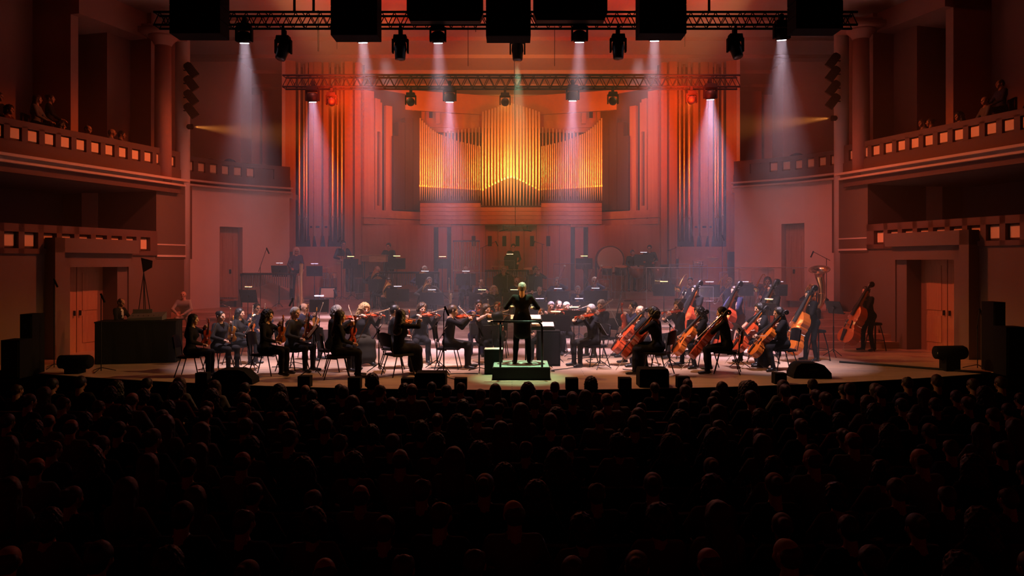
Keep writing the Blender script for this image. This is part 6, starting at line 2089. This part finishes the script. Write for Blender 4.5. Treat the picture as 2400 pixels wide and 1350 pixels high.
mb = MB(); mb.add([v + Vector((0, -0.02, 0)) for v in fl_] + [v + Vector((0, 0.02, 0)) for v in fl_], [(0, 1, 2, 3), (7, 6, 5, 4), (0, 4, 5, 1), (1, 5, 6, 2), (2, 6, 7, 3), (3, 7, 4, 0)]); mb.build('flag', 'black_matte', t)
tp = W(337, 638, 20.4) - p0
for e in ((-0.35, -0.2), (0.1, -0.3), (0.05, 0.35)):
    bar('leg', tp, (e[0], e[1], 0.0), 0.012, 'black_metal', t)
bar('pole', (tp.x, tp.y, 0.8), tp + Vector((0, 0, 0.25)), 0.012, 'black_metal', t)
# thin stands at the sides
mic_stand('thin black stand with a box before the left portal', 127, 18.0, 0, 690, 127, 655)
mic_stand('thin black stand standing before the cloth desk', 237, 17.4, 0, 700, 237, 690)
mic_stand('thin black microphone stand before the right portal', 2291, 17.9, 0, 760, 2296, 725)
mic_stand('boom microphone above the left marimba', 610, 25.2, 0.885, 625, 625, 582)
mic_stand('boom microphone above the tuba at right', 1937, 24.6, 0.53, 606, 1906, 590)
mic_stand('tall microphone stand beside the bearded man', 800, 27.9, 1.15, 570, 797, 556)
mic_stand('straight microphone stand near the right pilaster', 1693, 28.0, 1.15, 566, 1693, 552)
mic_stand('boom microphone right of the standing man', 1271, 29.6, 1.40, 572, 1253, 566)
mic_stand('boom microphone left of the standing man', 1131, 29.6, 1.40, 580, 1162, 566)
mic_stand('boom microphone beside the right pilaster', 1572, 28.42, 1.40, 585, 1597, 577)
mic_stand('microphone stand among the violins at left', 695 - 7, 18.4, 0, 725, 686, 700)
mic_stand('microphone stand in front of the harp', 783, 22.0, 0, 695, 783, 680)
mic_stand('black microphone stand at the square left monitor', 1040, 16.0, 0, 735, 1043, 720)
mic_stand('microphone stand before the podium box', 1124, 17.4, 0, 800, 1124, 770)
# hanging stereo microphone
d = 20.0
p = W(1208, 530, d)
t = thing('hanging_microphone', 'pair of microphones on a bar hanging over the stage', 'microphone', p)
bar('cable', (0, 0, 0), (-0.04, 0, 6.2), 0.008, 'black_matte', t, 6)
bar('crossbar', (-0.33, 0, 0), (0.33, 0, 0), 0.010, 'black_metal', t)
bar('drop_rod', (-0.31, 0, 0.02), (-0.31, 0, -0.1), 0.012, 'black_metal', t)
bar('drop_rod', (0.31, 0, 0.02), (0.31, 0, -0.1), 0.012, 'black_metal', t)
bar('microphone', (-0.42, 0, -0.13), (-0.20, 0, -0.09), 0.016, 'black_matte', t)
bar('microphone', (0.20, 0, -0.09), (0.42, 0, -0.13), 0.016, 'black_matte', t)
# cables on the floor
rc = random.Random(4)
for k, (px, d) in enumerate(((1090, 18.5), (1010, 18.0), (1120, 17.0), (1300, 17.4), (1420, 18.8), (1460, 17.8), (1600, 18.4), (1760, 18.2), (1330, 19.6), (690, 17.6))):
    lab = 'thin black cable on the floor ' + ('left of the podium near the greying violinist', 'under the bobbed woman', 'near the black box at the podium', 'close right of the podium', 'at the grey-haired violist', 'under the bald cellist', 'under the orange cello', 'below the leaning stand', 'below the wide black stands', 'by the red violin')[k]
    x, y = (px - 1200) * d / FPX, d
    pts = []
    an = rc.uniform(0, 6)
    for i in range(14):
        pts.append((x, y, 0.012))
        an += rc.uniform(-0.7, 0.7)
        x += 0.11 * math.cos(an); y += 0.07 * math.sin(an)
    mb = MB(); mb.tube(pts, 0.010, 5)
    tag(mb.build('floor_cable', 'cable', None, True), lab, 'cable', 'floor cables')
mb = MB(); mb.tube([W(1985, 852, 19.0).xyz * 1.0 if False else (8.1, 19.0, 0.02), (8.9, 18.4, 0.02), (9.8, 17.7, 0.02), (10.6, 17.0, 0.02)], 0.03, 6)
tag(mb.build('cable_cover', 'cable', None, True), 'dark cable cover crossing the floor at the right', 'cable cover')
# ================================================================== trusses and lamps
def truss(label, d, y_bot, y_top, px0, px1, depth=0.29):
    a, c = W(px0, y_bot, d), W(px1, y_bot, d)
    z0, z1 = a.z, W(0, y_top, d).z
    t = thing('lighting_truss', label, 'truss', ((a.x + c.x) / 2, d, z0))
    L = c.x - a.x
    h_ = z1 - z0
    for y in (0, depth):
        for z in (0, h_):
            bar('chord', (-L / 2, y, z), (L / 2, y, z), 0.027, 'black_matte', t, 8)
    n = int(L / (h_ * 0.95))
    for y in (0, depth):
        for k in range(n):
            x0, x1 = -L / 2 + L * k / n, -L / 2 + L * (k + 1) / n
            xm = (x0 + x1) / 2
            bar('brace', (x0, y, 0), (xm, y, h_), 0.011, 'black_matte', t, 6)
            bar('brace', (xm, y, h_), (x1, y, 0), 0.011, 'black_matte', t, 6)
    for k in range(0, n, 3):
        x0 = -L / 2 + L * k / n
        bar('cross_tube', (x0, 0, 0), (x0, depth, 0), 0.012, 'black_matte', t, 6)
        bar('cross_tube', (x0, 0, h_), (x0, depth, h_), 0.012, 'black_matte', t, 6)
    return t
D1, D2 = 17.0, 20.4
truss('front lighting truss spanning the top of the stage', D1, 58, 28, 360, 2010)
truss('rear lighting truss crossing before the organ', D2, 203, 176, 662, 1735)
for px, d, y1 in ((690, D1 + 0.15, 28), (735, D1 + 0.15, 28), (1662, D1 + 0.15, 28)):
    p = W(px, y1, d)
    o = bar('suspension_pipe', p, p + Vector((0, 0, 2.6)), 0.03, 'black_metal')
    tag(o, 'vertical pipe holding the front truss %s' % {690: 'at its left part', 735: 'right of its left joint', 1662: 'at its right part'}[px], 'pipe', 'truss pipes')
for px, y0 in ((746, 120), (790, 115), (1605, 110), (1097, 155), (1300, 155), (1115, 75)):
    p = W(px, y0, 24.0)
    o = bar('suspension_cable', p, (p.x, p.y, 10.6), 0.010 if px != 746 else 0.03, 'black_metal')
    tag(o, 'thin drop cable from the ceiling near %s' % {746: 'the left joint of the front truss', 790: 'the second hanging cabinet', 1605: 'the fourth hanging cabinet', 1097: 'the lit left centre lamp', 1300: 'the lit right centre lamp', 1115: 'the middle hanging cabinet'}[px], 'cable', 'drop cables')

def led_dots():
    b = MB()
    for rr, n in ((0, 1), (0.042, 6), (0.082, 12)):
        for k in range(n):
            a = 2 * math.pi * k / n
            b.lathe([(0.016, 0.0), (0.016, 0.006), (0.008, 0.010)], 8, mtx=Matrix.Translation((rr * math.cos(a), rr * math.sin(a), 0)))
    return b

def moving_head_maker(lit, long_):
    """hanging moving head: base on the truss, yoke and a head that points along local -z (head tilts with the part)"""
    def mk():
        base = MB(); base.box((0, 0, -0.06), (0.30, 0.22, 0.11), taper=0.9); base.box((0, 0.05, 0.05), (0.08, 0.14, 0.2))
        yk = MB()
        for x in (-1, 1):
            yk.box((x * 0.165, 0, -0.24), (0.035, 0.12, 0.30))
        yk.box((0, 0, -0.125), (0.36, 0.13, 0.03))
        hd = MB()
        if long_:
            hd.lathe([(0.09, 0.17), (0.13, 0.12), (0.14, -0.02), (0.125, -0.06), (0.115, -0.22), (0.11, -0.24)], 18)
        else:
            hd.lathe([(0.08, 0.13), (0.14, 0.09), (0.155, 0.0), (0.15, -0.08), (0.125, -0.12)], 18, cap=True)
        ln = MB()
        if long_:
            ln.lathe([(0.095, -0.236), (0.09, -0.245), (0.02, -0.255)], 16)
            return make_parts([('base', base, 'black_matte', False), ('yoke', yk, 'black_matte', False), ('head', hd, 'black_paint', True), ('lens', ln, 'lens_glass', True, 'head')])
        ln = led_dots()
        ln.v = [Matrix.Rotation(R(180), 3, 'X') @ v + Vector((0, 0, -0.121)) for v in ln.v]
        fc = MB(); fc.lathe([(0.118, -0.118), (0.118, -0.122)], 18)
        return make_parts([('base', base, 'black_matte', False), ('yoke', yk, 'black_matte', False), ('head', hd, 'black_paint', True), ('face_plate', fc, 'lens_glass', False, 'head'), ('lens', ln, 'led_white' if lit else 'lens_glass', False, 'head')])
    return mk

def moving_head(label, px, py_lens, d, target, lit=True, long_=False, color=(0.78, 0.72, 1.0), watt=700, cone=26, blend=0.5, group='moving-head lamps', sc=1.0):
    """py_lens is where the front of the head shows"""
    lens = W(px, py_lens, d)
    piv = lens - (Vector(target) - lens).normalized() * 0.13 * sc
    root = piv + Vector((0, 0, 0.30 * sc))
    t = spawn(('mh', lit, long_), moving_head_maker(lit, long_), 'moving_head_lamp', label, 'lamp', Matrix.Translation(root) @ Matrix.Scale(sc, 4), group)
    ztruss = W(0, 58, D1).z if d < 19 else W(0, 203, D2).z
    dtruss = D1 if d < 19 else D2
    bar('clamp', (0, 0, -0.02), ((0, (dtruss - root.y) / sc, max(0.06, (ztruss - root.z) / sc + 0.02))), 0.03, 'black_matte', t)
    q = (Vector(target) - piv).to_track_quat('-Z', 'Y').to_matrix().to_4x4()
    yaw = math.atan2(target[0] - piv.x, target[1] - piv.y)
    for ch in t.children:
        if ch.name.startswith('head'):
            ch.matrix_local = Matrix.Translation((0, 0, -0.30)) @ q
        elif ch.name.startswith('yoke'):
            ch.matrix_local = Matrix.Rotation(-yaw * 0.0, 4, 'Z')
    if lit or long_ and watt:
        v = (Vector(target) - piv).normalized()
        if lit:
            disc('lamp_light', piv + v * 0.145 * sc, target, color, watt * K, 0.21 * sc, cone)
        else:
            spot('lamp_light', piv + v * 0.33 * sc, target, color, watt * K, cone, blend, 0.05)
    return t
COOL = (1.0, 0.76, 0.92)
# burning wash lamps on the front truss
for lab, px, py, tgt, w_, cn in (
    ('leftmost burning lamp on the front truss', 573, 102, (-6.1, 18.7, 0.0), 1.0, 34),
    ('second burning lamp from the left on the front truss', 851, 101, (-3.1, 18.7, 0.0), 0.9, 32),
    ('third burning lamp from the left on the front truss', 1027, 102, (-1.5, 18.7, 0.0), 0.7, 30),
    ('fourth burning lamp from the left on the front truss', 1358, 100, (1.4, 18.7, 0.0), 0.7, 30),
    ('fifth burning lamp from the left on the front truss', 1534, 97, (3.2, 18.7, 0.0), 0.9, 32),
    ('rightmost burning lamp on the front truss', 1832, 95, (6.5, 18.7, 0.0), 1.0, 34)):
    moving_head(lab, px, py, D1, tgt, True, False, COOL, 38 * w_, cn, 0.7)
# burning wash lamps on the rear truss
for lab, px, py, tgt, w_, cn in (
    ('leftmost burning lamp on the rear truss', 733, 240, (-5.2, 21.8, 0.0), 1.2, 38),
    ('burning lamp left of the organ middle on the rear truss', 1054, 240, (-1.75, 21.8, 0.0), 1.0, 32),
    ('burning lamp right of the organ middle on the rear truss', 1342, 237, (1.6, 21.8, 0.0), 1.0, 32),
    ('rightmost burning lamp on the rear truss', 1665, 234, (5.6, 21.8, 0.0), 2.4, 44)):
    moving_head(lab, px, py, D2, tgt, True, False, (0.88, 0.66, 1.0), 54 * w_, cn, 0.7, sc=0.98)
# dark spot lamps on the front truss
for lab, px, py, tgt in (
    ('dark lamp right of the leftmost burning lamp', 660, 128, (-6.5, 15.0, 1.0)),
    ('dark lamp between the second and third burning lamps', 938, 128, (-2.5, 16.2, 0.0)),
    ('dark lamp between the fourth and fifth burning lamps', 1449, 126, (2.4, 16.2, 0.0)),
    ('dark lamp left of the rightmost burning lamp', 1727, 124, (6.2, 15.0, 1.0))):
    moving_head(lab, px, py, D1, tgt, False, True, watt=0)
# the green follow lamp over the conductor
moving_head('lamp with a green beam above the conductor', 1213, 130, 17.7, (0.2, 16.55, 0.3), False, True, (0.50, 1.0, 0.58), 3000, 20, 0.9)
# amber lamps on the rear truss turned towards the organ
for lab, px, py, tgt, col_, w_, cn in (
    ('lamp on the rear truss aimed at the left organ tower', 778, 240, (-5.9, 28.6, 7.0), (1.0, 0.14, 0.012), 1050, 46),
    ('lamp on the rear truss aimed at the left organ flat', 962, 240, (-4.6, 30.2, 7.6), (1.0, 0.12, 0.008), 650, 40),
    ('lamp on the rear truss aimed at the organ middle', 1184, 240, (0.0, 29.6, 7.9), (1.0, 0.48, 0.09), 900, 58),
    ('lamp on the rear truss aimed at the right organ flat', 1437, 238, (4.6, 30.2, 7.6), (1.0, 0.12, 0.008), 650, 40),
    ('lamp on the rear truss aimed at the right organ tower', 1620, 236, (5.9, 28.6, 7.0), (1.0, 0.14, 0.012), 1050, 46)):
    moving_head(lab, px, py, D2, tgt, False, True, col_, w_, cn, 0.9, sc=0.8)

# black cabinets hanging in front of the truss
for lab, p0, p1, y0, d in (('leftmost hanging black cabinet at the top', 397, 516, 78, 15.4), ('second hanging black cabinet from the left', 775, 884, 82, 15.2), ('middle hanging black cabinet at the top', 1139, 1244, 84, 15.0),
                           ('fourth hanging black cabinet from the left', 1499, 1609, 78, 15.2), ('rightmost hanging black cabinet at the top', 1866, 1976, 67, 15.4)):
    a, c = W(p0, y0, d), W(p1, y0, d)
    w_ = c.x - a.x
    t = thing('hanging_cabinet', lab, 'speaker', ((a.x + c.x) / 2, d, a.z), 0, 'hanging speaker cabinets')
    for k in range(5):
        slab('module', (0, 0.25, 0.14 + 0.29 * k), (w_, 0.5, 0.275), 'black_matte', t)
    slab('frame', (0, 0.25, 0.75), (w_ * 0.94, 0.44, 1.5), 'black_matte', t)
    for x in (-1, 1):
        bar('chain', (x * w_ * 0.4, 0.25, 1.5), (x * w_ * 0.4, 0.25, 4.5), 0.015, 'black_metal', t)
for lab, p0, p1, y0, d in (('wide dark cabinet behind the truss left of the middle', 955, 1132, 36, 16.7), ('wide dark cabinet behind the truss right of the middle', 1250, 1422, 34, 16.7)):
    a, c = W(p0, y0, d), W(p1, y0, d)
    w_ = c.x - a.x
    t = thing('hanging_cabinet', lab, 'speaker', ((a.x + c.x) / 2, d, a.z), 0, 'wide hanging cabinets')
    slab('cabinet', (0, 0, 0.4), (w_, 0.25, 0.8), 'black_matte', t)
    mb = MB(); mb.add([(-w_ * 0.46, -0.12, -0.16), (w_ * 0.46, -0.12, -0.16), (w_ * 0.5, -0.12, 0), (-w_ * 0.5, -0.12, 0), (-w_ * 0.46, 0.12, -0.16), (w_ * 0.46, 0.12, -0.16), (w_ * 0.5, 0.12, 0), (-w_ * 0.5, 0.12, 0)], [(0, 1, 2, 3), (7, 6, 5, 4), (0, 4, 5, 1), (1, 5, 6, 2), (2, 6, 7, 3), (3, 7, 4, 0)])
    mb.build('lower_baffle', 'black_paint', t)
    for x in (-1, 1):
        bar('chain', (x * w_ * 0.4, 0, 0.8), (x * w_ * 0.4, 0, 3.8), 0.015, 'black_metal', t)
# ================================================================== the audience
ORD = ['first', 'second', 'third', 'fourth', 'fifth', 'sixth', 'seventh', 'eighth', 'ninth', 'tenth', 'eleventh', 'twelfth', 'thirteenth', 'fourteenth', 'fifteenth', 'sixteenth', 'seventeenth', 'eighteenth', 'nineteenth', 'twentieth',
       'twenty-first', 'twenty-second', 'twenty-third', 'twenty-fourth', 'twenty-fifth', 'twenty-sixth', 'twenty-seventh', 'twenty-eighth', 'twenty-ninth', 'thirtieth', 'thirty-first', 'thirty-second', 'thirty-third', 'thirty-fourth', 'thirty-fifth']
AUD = []
specs = [('short', 'hair_black', 'cloth_charcoal', False), ('long', 'hair_brown', 'cloth_grey', True), ('thin', 'hair_brown', 'cloth_navy', False), ('curly', 'hair_black', 'cloth_rust', True),
         ('bun', 'hair_brown', 'cloth_charcoal', True), ('fringe', 'hair_brown', 'cloth_grey', False), ('short', 'hair_brown', 'cloth_olive', False), ('frizz', 'hair_black', 'cloth_charcoal', True)]
for k, (hr, hc, cl, fem) in enumerate(specs):
    ps = lap()
    ps['hyaw'] = (0, 8, -10, 4, -6, 12, -3, 6)[k]
    ps['side'] = (0, 0.03, -0.03, 0.02, 0, -0.02, 0.04, 0)[k]
    o = person('x', 1200, 0, 3, 0, 90, ps, hair=hr, hcol=hc, skin='skin_c', topm=cl, botm='cloth_black', female=fem, h=0.026, scale=1.0)
    AUD.append(o)
WORD = {'short': 'short-haired', 'long': 'long-haired', 'thin': 'thin-haired', 'curly': 'curly-haired', 'bun': 'bun-haired', 'fringe': 'balding', 'frizz': 'frizzy-haired'}
ra = random.Random(11)
HF = -0.95
used = set()
def listener(k, x, y, z, ang, label, sc, group):
    src = AUD[k]
    if k in used:
        o = copy_tree(src)
    else:
        o = src
        used.add(k)
    o.matrix_world = Matrix.Translation((x, y, z)) @ Matrix.Rotation(R(ang - 90), 4, 'Z') @ Matrix.Scale(sc, 4)
    tag(o, label, 'person', group)
    return o
seat_b = MB(); seat_b.box((0, 0.02, 0.42), (0.48, 0.46, 0.08))
back_b = MB(); back_b.box((0, -0.27, 0.62), (0.48, 0.06, 0.46), Matrix.Rotation(R(6), 3, 'X'))
SEATM = new_mesh('seat', seat_b.v, seat_b.f, [M['velvet']])
BACKM = new_mesh('seat_back', back_b.v, back_b.f, [M['velvet']])
for r_ in range(10):
    d = 13.55 - 0.90 * r_
    hw = d * 1200 / FPX + 0.5
    n = int(2 * hw / 0.56)
    off = (0.28 if r_ % 2 else 0.0)
    row = thing('seat_row', 'dark theatre seats of the %s row from the stage' % ORD[r_], 'seats', (0, d + 0.0, HF), 0, 'audience seat rows')
    slab('plinth', (0, -0.1, 0.05), (2 * hw, 0.3, 0.1), 'velvet', row)
    slab('beam', (0, -0.1, 0.30), (2 * hw, 0.08, 0.06), 'velvet', row)
    for k_ in range(n):
        x = -hw + 0.56 * (k_ + 0.5) + off
        bar('support', (x, -0.1, 0.08), (x, -0.1, 0.4), 0.04, 'velvet', row, 6)
        s_ = link('seat', SEATM, row); s_.location = (x, 0, 0)
        s_ = link('seat_back', BACKM, row); s_.location = (x, 0, 0)
    cnt = 0
    for k_ in range(n):
        x = -hw + 0.56 * (k_ + 0.5) + off
        if ra.random() < 0.06 or abs(x) > hw - 0.1:
            continue
        k = ra.randrange(8)
        sc = ra.uniform(0.93, 1.07)
        # rising side blocks
        zz = HF
        listener(k, x + ra.uniform(-0.06, 0.06), d + ra.uniform(-0.04, 0.06), zz, 90 + ra.uniform(-9, 9) + x * 1.2,
                 '%s listener from behind, %s from the left in the %s row' % (WORD[specs[k][0]], ORD[cnt], ORD[r_]), sc, 'audience in the stalls')
        cnt += 1
# spectators leaning on the upper balconies
il = math.hypot(1, 0.3035)
for sg, dz, pxs in ((-1, 0.0, ((14, 232, 0.3), (62, 246, 0.2), (88, 216, 0.9), (148, 222, 0.5), (190, 220, 0.7), (178, 284, 0.15), (240, 292, 0.15), (296, 300, 0.15), (322, 306, 0.2))), (1, 0.2, ((2128, 278, 0.15), (2146, 276, 0.15), (2202, 262, 0.3), (2256, 186, 0.9), (2262, 225, 0.3), (2352, 215, 0.5), (2386, 178, 1.1)))):
    place = 'left' if sg < 0 else 'right'
    for i, (px, py, nn) in enumerate(pxs):
        q = abs(px - 1200)
        d = dq(q) + 0.1
        nx, ny = -sg / il, -0.3035 / il
        n_off = -(0.55 + nn)
        x = sg * (17.945 - 0.3035 * d) + nx * n_off
        y = d + ny * n_off
        sc_ = 1.0
        ztop = CZ + (HY - py) * y / FPX
        z = max(4.97 + dz, ztop - 1.36)
        k = (i * 3 + (0 if sg < 0 else 1)) % 8
        listener(k, x, y, z, (10 if sg < 0 else 170) + ra.uniform(-12, 12), '%s spectator, %s from the %s along the %s upper balcony' % (WORD[specs[k][0]], ORD[i], 'left' , place), sc_, 'spectators on the balconies')
        # tip-up bench under them
        bo = thing('theatre_chair', 'raised dark theatre chair under the %s spectator along the %s upper balcony' % (ORD[i], place), 'chair', (x, y, 4.95 + dz), R((10 if sg < 0 else 170) - 90), 'balcony seats')
        slab('plinth', (0, 0.0, max(0.02, (z - 4.95 - dz)) / 2), (0.45, 0.5, max(0.02, z - 4.95 - dz)), 'velvet', bo)
        slab('seat', (0, 0.02, z - 4.95 - dz + 0.42), (0.45, 0.44, 0.08), 'velvet', bo)
        slab('seat_back', (0, -0.26, z - 4.95 - dz + 0.62), (0.45, 0.06, 0.42), 'velvet', bo)
# ================================================================== stage haze
hz_m = bpy.data.materials.new('stage_haze')
hz_m.use_nodes = True
nt = hz_m.node_tree
nt.nodes.clear()
out = nt.nodes.new('ShaderNodeOutputMaterial')
vs_ = nt.nodes.new('ShaderNodeVolumeScatter')
vs_.inputs['Color'].default_value = (1, 1, 1, 1)
vs_.inputs['Density'].default_value = 0.013
vs_.inputs['Anisotropy'].default_value = 0.15
nt.links.new(vs_.outputs[0], out.inputs['Volume'])
b = MB()
b.box((0, 24.6, 5.3), (26, 15.6, 11.0))
hz_o = b.build('stage_haze', hz_m)
tag(hz_o, 'thin smoke haze filling the air above the stage', 'haze', kind='stuff')
